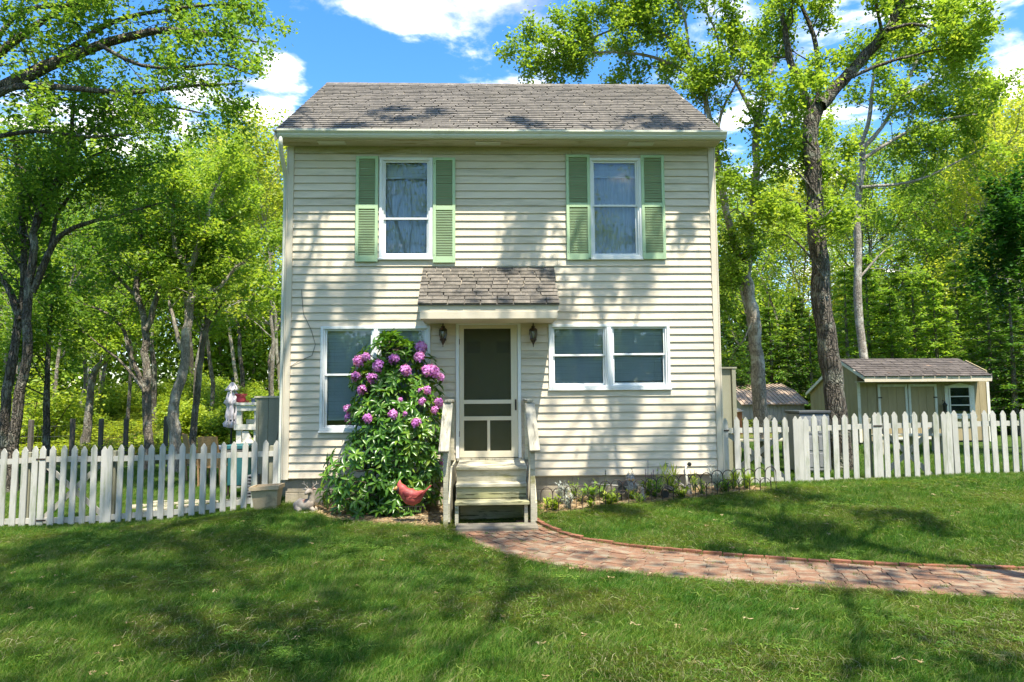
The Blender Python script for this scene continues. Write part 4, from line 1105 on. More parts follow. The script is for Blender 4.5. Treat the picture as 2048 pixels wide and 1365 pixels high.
# ================================================================ OLD METAL BARN behind
BY = 13.0
b0, b1 = ax(1486, 820, BY), ax(1612, 820, BY)
gb = G((b0+b1)/2, BY)
barn = thing('metal_shed', 'low grey metal shed with a rusty ribbed roof behind the pale tree trunk', 'shed', ((b0+b1)/2, BY, gb))
ez = az(1550, 808, BY); yz1 = az(1550, 783, BY+1.0); yz2 = az(1570, 769, BY+2.2)
nb = 16
for k in range(nb):
    a_, b_ = b0+(b1-b0)*k/nb+.004, b0+(b1-b0)*(k+1)/nb-.004
    MB().box(a_, b_, BY+.1, BY+.13, gb-.1, ez-.02).build('wall_panel', MT['metal_wall'], barn)
for k in range(nb):
    a_, b_ = b0-.08+(b1-b0+.16)*k/nb, b0-.08+(b1-b0+.16)*(k+1)/nb
    m = MB()
    prof = [(BY-.05, ez), (BY+1.0, yz1), (BY+2.2, yz2), (BY+3.4, yz1), (BY+4.4, ez)]
    m.prism(prof + [(y, z-.03) for y, z in prof[::-1]], 0, a_+.002, b_-.035)
    m.prism([(y, z+.03) for y, z in prof] + [(y, z-.03) for y, z in prof[::-1]], 0, b_-.034, b_)
    m.build('roof_panel', MT['metal_roof'], barn)
for xx in (b0, b1-.03):
    MB().prism([(BY+.13, gb-.1), (BY+4.3, gb-.1), (BY+4.3, ez-.03), (BY+3.4, yz1-.04), (BY+2.2, yz2-.04), (BY+1.0, yz1-.04), (BY+.13, ez)], 0, xx, xx+.03).build('end_wall', MT['metal_wall'], barn)
MB().box(b0+.2, b1-.2, BY+4.25, BY+4.28, gb, ez-.05).build('rear_wall', MT['metal_wall'], barn)
# bit of rust-red lean-to beside it
x0, x1 = ax(1462, 830, BY-1), ax(1484, 830, BY-1); z1 = az(1470, 817, BY-1)
lt = thing('lean_to', 'rust-red lean-to with a grey lid between the house corner and the metal shed', 'shed', ((x0+x1)/2, BY-1, gb))
MB().box(x0-.6, x1, BY-1, BY+.2, gb-.1, z1-.06).build('wall', MT['pot_terra'], lt)
MB().prism([(BY-1.1, z1-.08), (BY+.3, z1+.1), (BY+.3, z1+.06), (BY-1.1, z1-.12)], 0, x0-.7, x1+.03).build('roof', MT['metal_wall'], lt)

# ================================================================ THINGS BEHIND THE RIGHT FENCE
def cabinet(name, label, cat, pa, pb, py_top, Y, depth, mats, doors=2, lid=True):
    x0, x1 = ax(pa, 900, Y), ax(pb, 900, Y); z1 = az((pa+pb)/2, py_top, Y); g_ = G((x0+x1)/2, Y)-.01
    c = thing(name, label, cat, ((x0+x1)/2, Y, g_))
    MB().box(x0, x1, Y+.02, Y+depth, g_+.05, z1-.05).build('body', mats[0], c, bevel=.01)
    for k in range(doors):
        a_, b_ = x0+(x1-x0)*k/doors+.006, x0+(x1-x0)*(k+1)/doors-.006
        d_ = MB().box(a_, b_, Y, Y+.018, g_+.08, z1-.07).build('door', mats[1], c, bevel=.006)
        for j in range(3):
            zz = g_+.14+j*(z1-g_-.25)/3; MB().box(a_+.05, b_-.05, Y-.008, Y-.001, zz, zz+(z1-g_-.25)/3-.05).build('raised_panel', mats[1], d_, bevel=.004)
        hx = b_-.04 if k == 0 else a_+.02
        MB().box(hx, hx+.02, Y-.03, Y-.002, (g_+z1)/2, (g_+z1)/2+.12).build('handle', MT['wire'], d_)
    if lid: MB().box(x0-.02, x1+.02, Y-.02, Y+depth+.02, z1-.048, z1).build('lid', mats[2], c, bevel=.008)
    return c
cabinet('storage_cabinet', 'grey plastic storage cabinet with dark lid behind the pickets beside the oak', 'cabinet', 1602, 1662, 822, 1.1, .55, (MT['grey_plastic'], MT['grey_plastic'], MT['dark_cab']), 2)
# tall grey screen board at the right corner of the house
x0, x1 = ax(1446, 800, 1.6), ax(1464, 800, 1.6)
sc = thing('wood_screen', 'narrow grey wooden privacy screen sticking out behind the right house corner', 'screen', (x0, 1.6, .3))
z1 = az(1455, 738, 1.6)
for k in range(3): a_ = 3.46+(x1-3.46)*k/3; MB().box(a_+.004, 3.46+(x1-3.46)*(k+1)/3-.004, 1.6, 1.625, .3, z1).build('board', MT['privacy'], sc)
MB().box(x1-.0, x1+.07, 1.56, 1.63, .3, z1+.0).build('post', MT['privacy'], sc, bevel=.004)
MB().box(3.46, x1+.09, 1.55, 1.66, z1+.003, z1+.03).build('cap', MT['privacy'], sc)
# low timber deck boards in the right yard
for i, (pa, pb, py, Y, lab) in enumerate(((1465, 1600, 925, 3.2, 'long low timber bench behind the right gate by the house'), (1755, 1905, 925, 4.2, 'long low timber bench in front of the white shed doors'))):
    x0, x1 = ax(pa, py, Y), ax(pb, py, Y); g_ = G((x0+x1)/2, Y)
    bch = thing('low_bench', lab, 'bench', ((x0+x1)/2, Y, g_))
    for k in range(3): MB().box(x0, x1, Y+k*.14, Y+k*.14+.13, g_+.40, g_+.44).build('seat_board', MT['old_wood'], bch, bevel=.004)
    for xx in (x0+.15, (x0+x1)/2, x1-.2): MB().box(xx, xx+.05, Y+.03, Y+.37, g_-.02, g_+.398).build('leg', MT['old_wood'], bch)

# ================================================================ PATIO AT THE LEFT
# privacy boards beside the house
PY = 1.9
x0, x1 = ax(511, 850, PY), -3.56
z1 = az(535, 796, PY); g_ = G(-4, PY)
ps = thing('privacy_screen', 'grey-green board privacy screen standing beside the left house wall', 'screen', (x0, PY, g_))
xs_ = [x0, ax(517, 850, PY), ax(536, 850, PY), ax(559, 850, PY), x1]
for a_, b_ in zip(xs_[:-1], xs_[1:]): MB().box(a_+.003, b_-.003, PY, PY+.025, g_-.05, z1).build('board', MT['privacy'], ps, bevel=.003)
MB().box(x0-.025, x1, PY-.02, PY+.05, z1+.002, z1+.03).build('cap_rail', MT['trim'], ps)
m = MB().tube([at(563, 800, PY-.05), at(562, 840, PY-.05), at(556, 868, PY-.08), at(552, 885, PY-.1)], .006, 5)
tag(m.build('black_cable', MT['mesh_black']), 'black cable hanging in front of the grey-green screen', 'cable')
# white deck shelf
DY = 4.2
def dX(px): return ax(px, 850, DY)
def dZ(py): return az(490, py, DY)
deckt = thing('deck_counter', 'white painted wooden plant stand with shelves behind the picket fence', 'plant stand', (dX(490), DY, G(-4.6, DY)))
WW = MT['white_wood']
gD = G(-4.6, DY)
MB().box(dX(471), dX(545), DY-.05, DY+.50, dZ(811), dZ(806)).build('top_board', WW, deckt, bevel=.004)
MB().box(dX(473), dX(545), DY-.02, DY+.02, dZ(822), dZ(812)).build('apron', WW, deckt)
MB().box(dX(469), dX(545), DY-.03, DY+.01, dZ(860), dZ(849)).build('rail', WW, deckt)
MB().box(dX(484), dX(545), DY+.25, DY+.30, dZ(849), dZ(840)).build('shelf_board', WW, deckt)
for a_, b_ in ((472, 482), (507, 512)): MB().box(dX(a_), dX(b_), DY+.02, DY+.10, gD-.05, dZ(811.5)).build('leg', WW, deckt)
MB().prism([(dX(484), dZ(863)), (dX(496), dZ(863)), (dX(507), dZ(885)), (dX(486), dZ(887))], 1, DY, DY+.03).build('gusset', WW, deckt)
MB().box(dX(469), dX(545), DY-.04, DY+.48, dZ(890), dZ(886)).build('shelf_board', WW, deckt)
def pot(name, label, cat, px, py_b, py_t, w_px, Y, mat, plant=True):
    x = ax(px, py_b, Y); z0 = az(px, py_b, Y); z1 = az(px, py_t, Y); r = (ax(px+w_px/2, py_b, Y)-x)
    t_ = thing(name, label, cat, (x, Y, z0)); h = z1-z0
    MB().lathe((x, Y, z0), [(r*.45, 0), (r*.75, h*.12), (r*.82, h*.35), (r*.7, h*.62), (r*.78, h*.75), (r, h*.86), (r, h), (r*.9, h), (r*.85, h*.9), (.01, h*.88)], 18).build('pot', mat, t_, smooth=True)
    return t_, x, z0, z1, r
pot_things = [pot('flower_pot', 'large rose-red urn pot on the white plant stand', 'pot', 482, 806, 788, 24, DY+.2, MT['pot_red']),
              pot('flower_pot', 'small blue glazed pot next to the red urn', 'pot', 507, 806, 797, 11, DY+.2, MT['pot_blue']),
              pot('flower_pot', 'tiny terracotta pot between the red urn and the blue pot', 'pot', 495, 806, 801, 8, DY+.2, MT['pot_terra'])]
# folded parasol
UY = 5.4
ux = ax(463, 850, UY); uz0, uz1 = az(463, 905, UY), az(463, 758, UY)
um = thing('patio_umbrella', 'closed lilac-grey patio parasol standing behind the picket fence', 'umbrella', (ux, UY, uz0))
H_ = uz1-uz0
def uz(py): return az(463, py, UY)
MB().tube([(ux, UY, G(ux, UY)), (ux, UY, uz(764))], .022, 8).build('pole', MT['black_plastic'], um)
MB().lathe((ux, UY, uz(764)), [(.03, 0), (.035, .03), (.03, .09), (.01, .10)], 8).build('finial', MT['black_plastic'], um)
def folds(mb, prof, n=48, lobes=8, ph=0.0, ecc=1.0):
    vs = []
    for i, (r, z) in enumerate(prof):
        for k in range(n):
            a_ = 2*math.pi*k/n; rr = r*(1+.22*math.cos(lobes*a_+ph+i*.25)+.08*math.sin(3*a_+i))
            vs.append((ux+rr*math.cos(a_)*ecc, UY+rr*math.sin(a_), z))
    m_ = len(prof)
    return mb.add(vs, [(i*n+k, i*n+(k+1) % n, (i+1)*n+(k+1) % n, (i+1)*n+k) for i in range(m_-1) for k in range(n)])
folds(MB(), [(.015, uz(764)), (.05, uz(768)), (.10, uz(776)), (.135, uz(781)), (.12, uz(782))], ph=1).build('top_vent', MT['umbrella'], um, smooth=True)
folds(MB(), [(.07, uz(780)), (.09, uz(786)), (.12, uz(798)), (.155, uz(806)), (.12, uz(809)), (.10, uz(814)), (.12, uz(824)), (.13, uz(834)), (.10, uz(840)), (.15, uz(847)), (.14, uz(853)), (.06, uz(856))]).build('canopy', MT['umbrella'], um, smooth=True)
MB().lathe((ux, UY, uz(841)), [(.105, -.02), (.11, 0), (.105, .02)], 16).build('tie_strap', MT['black_plastic'], um)
# patio table and chairs
TY = 5.6
tx = ax(450, 880, TY); tz = az(455, 876, TY); gT = G(tx, TY)
tb = thing('patio_table', 'patio table with a pale glass top around the closed parasol', 'table', (tx, TY, gT))
MB().lathe((tx, TY, gT), [(.55, .70), (.56, .71), (.56, .735), (.545, .74)], 24).build('tabletop', MT['umbrella'], tb)
for a_ in (.6, 2.2, 3.7, 5.3): MB().bar((tx+.4*math.cos(a_), TY+.4*math.sin(a_), gT), (tx+.36*math.cos(a_), TY+.36*math.sin(a_), gT+.70), .035, .035, up=(1, 0, 0)).build('leg', MT['wicker'], tb)
# propped grey board (laptop-like lid) on the table
def chair(px, Y, rz, label):
    x = ax(px, 890, Y); g_ = G(x, Y)
    t_ = thing('patio_chair', label, 'chair', (x, Y, g_), group='wicker chairs round the patio table')
    ca, sa = math.cos(rz), math.sin(rz)
    def T(p): return (x+ca*p[0]-sa*p[1], Y+sa*p[0]+ca*p[1], g_+p[2])
    def bar(a_, b_, w_, h_, nm, mt, up=(0, 0, 1)):
        MB().bar(T(a_), T(b_), w_, h_, up).build(nm, mt, t_)
    m_ = MB(); vs = [T(p) for p in ((-.25, -.25, .42), (.25, -.25, .42), (.25, .25, .40), (-.25, .25, .40), (-.25, -.25, .46), (.25, -.25, .46), (.25, .25, .44), (-.25, .25, .44))]
    m_.add(vs, [(0,3,2,1),(4,5,6,7),(0,1,5,4),(1,2,6,5),(2,3,7,6),(3,0,4,7)]); m_.build('seat', MT['wicker'], t_)
    m_ = MB(); vs = [T(p) for p in ((-.25, .22, .44), (.25, .22, .44), (.22, .36, 1.08), (-.22, .36, 1.08), (-.25, .25, .44), (.25, .25, .44), (.22, .39, 1.08), (-.22, .39, 1.08))]
    m_.add(vs, [(0,1,2,3),(7,6,5,4),(0,4,5,1),(1,5,6,2),(2,6,7,3),(3,7,4,0)]); m_.build('backrest', MT['wicker'], t_)
    for sx in (-1, 1):
        bar((sx*.25, -.24, 0), (sx*.25, -.24, .66), .035, .035, 'leg', MT['wicker'], up=(1, 0, 0)); bar((sx*.25, .24, 0), (sx*.25, .30, .66), .035, .035, 'leg', MT['wicker'], up=(1, 0, 0))
        bar((sx*.25, -.26, .67), (sx*.25, .34, .67), .05, .03, 'armrest', MT['wicker'])
chair(404, 5.2, 2.2, 'wicker patio chair standing sideways at the left of the table')
chair(433, 4.7, 3.0, 'wicker patio chair with its back to the picket fence')
# teal storage box with a lid, and its grey neighbour
x0, x1 = ax(452, 930, 2.9), ax(492, 930, 2.9); z1 = az(475, 890, 2.9); g_ = G((x0+x1)/2, 2.9)
tl = thing('cooler_cart', 'teal cooler cart on legs standing behind the picket fence', 'cooler', ((x0+x1)/2, 2.9, g_))
MB().box(x0+.02, x1-.02, 2.9, 3.3, g_+.22, z1-.10).build('body', MT['teal'], tl, bevel=.02)
MB().box(x0, x1, 2.88, 3.32, z1-.095, z1).build('lid', MT['teal'], tl, bevel=.02)
MB().box(x0+.01, x1-.01, 2.87, 2.885, z1-.16, z1-.10).build('trim_strip', MT['wire'], tl)
for xx in (x0+.04, x1-.04):
    for yy in (2.93, 3.27): MB().box(xx-.015, xx+.015, yy-.015, yy+.015, g_-.02, g_+.22).build('leg', MT['mesh_black'], tl)
x0, x1 = ax(493, 960, 1.6), ax(509, 960, 1.6); z1 = az(500, 938, 1.6); g_ = G(x0, 1.6)
ac = thing('slatted_crate', 'low grey slatted crate between the teal cooler and the board screen', 'crate', (x0, 1.6, g_))
for k in range(7): zz = g_+.04+k*.055; MB().box(x0, x1, 1.6, 1.62, zz, zz+.03).build('slat', MT['grey_plastic'], ac)
for xx in (x0, x1-.03): MB().box(xx, xx+.03, 1.621, 1.9, g_, g_+.43).build('side', MT['grey_plastic'], ac)
MB().box(x0, x1, 1.60, 1.9, g_+.431, g_+.45).build('lid', MT['grey_plastic'], ac)
# flat stepping stones on the patio
srn = random.Random(77)
for k in range(16):
    x = srn.uniform(-6.6, -4.2); y = srn.uniform(1.2, 2.5)
    m_ = MB(); r_ = srn.uniform(.16, .26); nn_ = 7; g_ = G(x, y)
    poly = [(x+r_*srn.uniform(.8, 1.15)*math.cos(2*math.pi*i/nn_), y+.8*r_*srn.uniform(.8, 1.15)*math.sin(2*math.pi*i/nn_)) for i in range(nn_)]
    tag(m_.prism(poly, 2, g_-.04, g_+.03).build('stepping_stone', MT['concrete'], bevel=.006), 'flat tan stepping stone behind the left picket fence', 'stone', 'stepping stones behind the left fence')

# ================================================================ TAN PLANTER, STATUES
x0, x1 = ax(506, 990, -.42), ax(562, 990, -.42); zt = az(535, 972, -.42); zb = az(535, 1018, -.42)-.0
zb = min(zb, G((x0+x1)/2, -.4)+.03)
pl = thing('planter_box', 'empty tan plastic window-box planter on the grass by the left house corner', 'planter', ((x0+x1)/2, -.4, zb))
tiltz = .02
def trough(mb, xa, xb, ya, yb, z0_, xa2, xb2, ya2, yb2, z1_):
    return mb.add([(xa, ya, z0_), (xb, ya, z0_), (xb, yb, z0_), (xa, yb, z0_), (xa2, ya2, z1_), (xb2, ya2, z1_+tiltz), (xb2, yb2, z1_+tiltz), (xa2, yb2, z1_)],
                  [(0, 3, 2, 1), (0, 1, 5, 4), (1, 2, 6, 5), (2, 3, 7, 6), (3, 0, 4, 7)])
m = trough(MB(), x0+.045, x1-.035, -.50, -.34, zb, x0+.01, x1-.01, -.55, -.29, zt-.05)
trough(m, x0+.05, x1-.04, -.49, -.35, zb+.01, x0+.02, x1-.02, -.535, -.305, zt-.051)
m.build('tub', MT['planter'], pl, bevel=0)
rm = MB()
for (a_, b_, c_, d_) in ((x0-.01, x1+.01, -.575, -.55), (x0-.01, x1+.01, -.29, -.265), (x0-.01, x0+.012, -.55, -.29), (x1-.012, x1+.01, -.55, -.29)):
    tz = lambda xx: zt-.055+tiltz*(xx-x0)/(x1-x0)
    rm.add([(a_, c_, tz(a_)), (b_, c_, tz(b_)), (b_, d_, tz(b_)), (a_, d_, tz(a_)), (a_, c_, tz(a_)+.055), (b_, c_, tz(b_)+.055), (b_, d_, tz(b_)+.055), (a_, d_, tz(a_)+.055)],
           [(0,3,2,1),(4,5,6,7),(0,1,5,4),(1,2,6,5),(2,3,7,6),(3,0,4,7)])
rm.build('rim', MT['planter'], pl)
MB().box(x0+.03, x1-.03, -.52, -.32, zt-.10, zt-.085).build('soil', MT['soil'], pl)

def loft_path(mb, pts, radii, n=14, flat=1.0):
    P = np.array(pts, float); T, A, B = frames(P)
    rings = [(P[i], radii[i], radii[i]*flat, A[i], B[i]) for i in range(len(P))]
    return mb.loft(rings, n)
# lying deer statue, head up, facing the camera-left
dxp, dyp = ax(612, 1010, -.75), -.75
g_ = G(dxp, dyp)-.005
dr = thing('deer_statue', 'small weathered statue of a lying deer with antlers by the foundation', 'statue', (dxp, dyp, g_))
x = dxp
body = MB()
loft_path(body, [(x-.16, dyp+.03, g_+.06), (x-.14, dyp+.02, g_+.09), (x-.08, dyp+.01, g_+.115), (x-.0, dyp, g_+.115), (x+.06, dyp, g_+.12), (x+.10, dyp, g_+.12), (x+.125, dyp, g_+.11)], [.015, .07, .095, .085, .09, .075, .02], 14)
loft_path(body, [(x+.06, dyp, g_+.10), (x+.075, dyp-.01, g_+.18), (x+.075, dyp-.02, g_+.25), (x+.07, dyp-.03, g_+.30), (x+.05, dyp-.06, g_+.315), (x+.03, dyp-.10, g_+.295), (x+.02, dyp-.125, g_+.285)], [.07, .055, .042, .042, .040, .026, .014], 12)
body.build('body', MT['statue'], dr, smooth=True)
legs = MB()
for sy, l in ((-.07, 1), (.05, .8)):
    loft_path(legs, [(x+.08, dyp+sy*.6, g_+.08), (x+.13, dyp+sy, g_+.05), (x+.15, dyp+sy, g_+.03)], [.035, .025, .018], 8)
    loft_path(legs, [(x+.15, dyp+sy, g_+.03), (x+.08, dyp+sy-.02, g_+.022), (x-.0, dyp+sy-.03, g_+.02)], [.02, .016, .014], 8)
    loft_path(legs, [(x-.12, dyp+sy*.6, g_+.09), (x-.06, dyp+sy*1.2, g_+.05), (x-.10, dyp+sy*1.3, g_+.022), (x-.02, dyp+sy*1.4-.01, g_+.018)], [.05, .035, .018, .014], 8)
legs.build('legs', MT['statue'], dr, smooth=True)
for sx in (-1, 1):
    loft_path(MB(), [(x+.06+sx*.03, dyp-.03, g_+.325), (x+.06+sx*.065, dyp-.03, g_+.345), (x+.06+sx*.095, dyp-.035, g_+.34)], [.010, .020, .004], 8).build('ear', MT['statue'], dr, smooth=True)
    an = MB(); an.tube([(x+.06+sx*.018, dyp-.03, g_+.34), (x+.06+sx*.05, dyp-.02, g_+.385), (x+.06+sx*.085, dyp-.02, g_+.41), (x+.06+sx*.09, dyp-.02, g_+.45)], [.008, .007, .006, .003], 6)
    an.tube([(x+.06+sx*.05, dyp-.02, g_+.385), (x+.06+sx*.04, dyp-.03, g_+.43)], [.006, .003], 6); an.tube([(x+.06+sx*.08, dyp-.02, g_+.405), (x+.06+sx*.12, dyp-.02, g_+.42)], [.005, .003], 6)
    an.build('antler', MT['statue'], dr, smooth=True)
    MB().lathe((x+.052+sx*.026, dyp-.066, g_+.322), [(.001, -.005), (.006, 0), (.001, .005)], 6).build('eye', MT['dark'], dr)

# red cardinal statue, crest up, beak to the left, tail raised to the right
cyY = -1.45
def cp(px, py, dy=0.0): v = at(px, py, cyY+dy); return (v[0], v[1], v[2])
cd = thing('cardinal_statue', 'big red cardinal bird ornament standing under the rhododendron', 'bird ornament', cp(822, 1018))
bd = MB()
pts = [(797, 972), (799, 974), (803, 978), (807, 983), (812, 988), (819, 993), (827, 995), (835, 993), (842, 988), (847, 984)]
rr_ = [.020, .055, .070, .072, .090, .112, .112, .085, .050, .030]
P = np.array([cp(*p) for p in pts]); T = np.gradient(P, axis=0); T /= np.linalg.norm(T, axis=1, keepdims=True)
bd.loft([(P[i], rr_[i], rr_[i]*.8, np.cross(T[i], (0, 1, 0)), (0, 1, 0)) for i in range(len(P))], 18)
bd.build('body', MT['red'], cd, smooth=True)
cr = MB(); A_, B_, C_ = cp(791, 975), cp(798, 963.5), cp(806, 977)
cr.loft([(cp(801, 976), .052, .036, (1, 0, 0), (0, 1, 0)), (cp(800, 970), .040, .024, (1, 0, 0), (0, 1, 0)), (cp(799, 965.5), .022, .012, (1, 0, 0), (0, 1, 0)), (cp(800, 960), .003, .003, (1, 0, 0), (0, 1, 0))], 12)
cr.build('crest', MT['red'], cd, smooth=True)
MB().loft([(cp(795, 976), .030, .024, (0, 0, 1), (0, 1, 0)), (cp(790, 978), .022, .016, (0, 0, 1), (0, 1, 0)), (cp(785, 980), .002, .002, (0, 0, 1), (0, 1, 0))], 10).build('beak', MT['beak'], cd, smooth=True)
MB().loft([(cp(798, 979, -.045), .030, .022, (0, 0, 1), (0, 1, 0)), (cp(795, 981, -.045), .036, .026, (0, 0, 1), (0, 1, 0)), (cp(796, 988, -.045), .014, .014, (0, 0, 1), (0, 1, 0))], 10).build('face_mask', MT['dark'], cd, smooth=True)
for k in range(5):
    e = (862-k*2.2, 971+k*2.5); s_ = (842, 991+k*1.2)
    m_ = MB(); m_.bar(cp(*s_, dy=-.03+k*.012), cp(*e, dy=-.03+k*.014), .012, .020, up=(0, 0, 1)); m_.build('tail_feather', MT['red_dark' if k % 2 else 'red'], cd, bevel=.003)
wg = MB()
pts = [(806, 984), (812, 989), (821, 993), (831, 992), (841, 987), (850, 981)]; wr = [.012, .040, .048, .040, .026, .006]
P = np.array([cp(*p, dy=-.07) for p in pts]); T = np.gradient(P, axis=0); T /= np.linalg.norm(T, axis=1, keepdims=True)
wg.loft([(P[i], wr[i], .018, np.cross(T[i], (0, 1, 0)), (0, 1, 0)) for i in range(len(P))], 14); wg.build('wing', MT['red_dark'], cd, smooth=True)
for k in range(3):
    m_ = MB(); m_.tube([cp(818+k*3, 997-k*2.5, -.092), cp(832+k*3, 995-k*3, -.085), cp(845+k*2, 987-k*2, -.07)], [.004, .005, .003], 5); m_.build('wing_feather', MT['red'], cd, smooth=True)
MB().lathe(cp(799.5, 974.5, -.04), [(.001, -.004), (.005, 0), (.001, .004)], 8).build('eye', MT['dark'], cd)
for px in (819, 829): MB().tube([cp(px, 1006), cp(px, 1024)], .006, 6).build('leg', MT['mesh_black'], cd)
# owl statue in the flower bed
ox, oy = ax(1261, 975, -.40), -.40; oz = az(1261, 984, -.40)
ow = thing('owl_statue', 'speckled grey owl figurine among the flower bed plants', 'owl figurine', (ox, oy, G(ox, oy)))
og = G(ox, oy)+.02
H_ = az(1261, 951, -.4)-og
MB().lathe((ox, oy, og), [(.055, 0), (.075, H_*.15), (.082, H_*.4), (.075, H_*.6), (.062, H_*.72), (.068, H_*.82), (.060, H_*.93), (.03, H_*.99), (.002, H_)], 16).build('body', MT['owl'], ow, smooth=True)
for sx in (-1, 1):
    MB().lathe((ox+sx*.04, oy, og+H_*.93), [(.02, 0), (.012, .03), (.001, .055)], 6).build('ear_tuft', MT['owl'], ow)
    MB().lathe((ox+sx*.026, oy-.066, og+H_*.82), [(.020, .01), (.020, 0), (.008, -.004)], 10, axis=1).build('eye', MT['beak'], ow)
    loft_path(MB(), [(ox+sx*.07, oy-.01, og+H_*.65), (ox+sx*.088, oy, og+H_*.45), (ox+sx*.07, oy, og+H_*.12)], [.012, .03, .008], 8).build('wing', MT['owl'], ow, smooth=True)
MB().lathe((ox, oy-.07, og+H_*.76), [(.010, 0), (.002, -.02)], 6, axis=1).build('beak', MT['dark'], ow)

# ================================================================ TREES
def catmull(P, n):
    P = np.asarray(P, float); m = len(P)
    Q = np.vstack([2*P[0]-P[1], P, 2*P[-1]-P[-2]]); out = []
    t = np.linspace(0, m-1-1e-6, n)
    for u_ in t:
        i = int(u_); f = u_-i; p0, p1, p2, p3 = Q[i], Q[i+1], Q[i+2], Q[i+3]
        out.append(.5*((2*p1)+(-p0+p2)*f+(2*p0-5*p1+4*p2-p3)*f*f+(-p0+3*p1-3*p2+p3)*f**3))
    return np.array(out)
def unit(v): v = np.asarray(v, float); return v/max(np.linalg.norm(v), 1e-9)
class Tree:
    def __init__(s, seed):
        s.r = np.random.RandomState(seed); s.V = []; s.Q = []; s.nv = 0; s.tw = []; s.twn = []
    def tube(s, P, R, n):
        V, Q = tube_arrays(P, R, n); s.V.append(V); s.Q.append(Q+s.nv); s.nv += len(V)
    def grow(s, start, d, length, r0, r1, n=7, wob=.18, up=.10, sides=5, droop=0.0):
        P = [np.array(start, float)]; d = unit(d); st = length/(n-1)
        for i in range(n-1):
            d = unit(d + s.r.normal(0, wob, 3) + np.array([0, 0, up-droop*i/n])); P.append(P[-1]+d*st)
        P = np.array(P); s.tube(P, np.linspace(r0, r1, n), sides); return P
    def side_dir(s, T, ang):
        a_ = s.r.normal(0, 1, 3); a_ = unit(a_-T*(a_@T)); return unit(T*math.cos(ang)+a_*math.sin(ang))
    def ramify(s, P, r0, level, length, density=1.0, t0=.25, upb=.12, tips=True):
        """side branches and twigs along a limb"""
        L_ = np.linalg.norm(np.diff(P, axis=0), axis=1).sum()
        if level == 0:
            s.tw.append(P); return
        n = max(2, int(L_*(2.1 if level == 2 else 3.2)*density))
        for k in range(n):
            t = t0+(1-t0)*(k+s.r.rand()*.8)/n; t = min(t, .99); i = min(int(t*(len(P)-1)), len(P)-2); f = t*(len(P)-1)-i
            p = P[i]*(1-f)+P[i+1]*f; T = unit(P[i+1]-P[i])
            d = s.side_dir(T, s.r.uniform(.6, 1.15)); d[2] += upb; d = unit(d)
            ln = length*(1.15-.65*t)*s.r.uniform(.65, 1.2); rr = max(r0*(.55 if level == 2 else .45)*(1.1-.6*t), .0065)
            Q = s.grow(p, d, ln, rr, rr*.35, n=6 if level == 2 else 4, wob=.22, up=upb*.5, sides=4 if level == 2 else 3)
            s.ramify(Q, rr, level-1, length*.42, density, .2, upb)
        if tips: s.tw.append(P[-max(3, len(P)//3):])
    def leaves(s, count, size, aspect=.62, spread=.13, upn=.75, droop=.1, clip=None):
        r = s.r
        tw = s.tw; ln = np.array([np.linalg.norm(t[-1]-t[0])+.15 for t in tw]); pr = ln/ln.sum()
        idx = r.choice(len(tw), count, p=pr); u_ = .15+.85*r.rand(count)**.8
        A = np.array([t[0] for t in tw]); B = np.array([t[len(t)//2] for t in tw]); C = np.array([t[-1] for t in tw])
        a_, b_, c_ = A[idx], B[idx], C[idx]; uu = u_[:, None]
        c = np.where(uu < .5, a_*(1-2*uu)+b_*(2*uu), b_*(2-2*uu)+c_*(2*uu-1)) + r.normal(0, spread, (count, 3))
        if clip is not None:
            keep = clip(c); c = c[keep]; count = len(c)
        nrm = r.normal(0, .75, (count, 3)); nrm[:, 2] = np.abs(nrm[:, 2])*.6+upn; nrm /= np.linalg.norm(nrm, axis=1, keepdims=True)
        ax_ = r.normal(0, 1, (count, 3)); ax_ -= nrm*(ax_*nrm).sum(1, keepdims=True); ax_ /= np.linalg.norm(ax_, axis=1, keepdims=True)
        ax_[:, 2] -= droop
        bx = np.cross(nrm, ax_)
        sz = size*r.uniform(.6, 1.3, (count, 1))
        v0 = c-ax_*sz*.5; v2 = c+ax_*sz*.5; sd = bx*sz*aspect*.5; lift = nrm*sz*.10
        v1 = c+ax_*sz*.08+sd+lift; v3 = c+ax_*sz*.08-sd+lift
        V = np.stack([v0, v1, v2, v3], 1).reshape(-1, 3); b = np.arange(count)[:, None]*4
        T = np.concatenate([b+np.array([[0, 1, 2]]), b+np.array([[0, 2, 3]])])
        return V, T
    def trunk_mesh(s, mat): return fast_mesh('trunk', np.concatenate(s.V), quads=np.concatenate(s.Q), mat=mat, smooth=True)

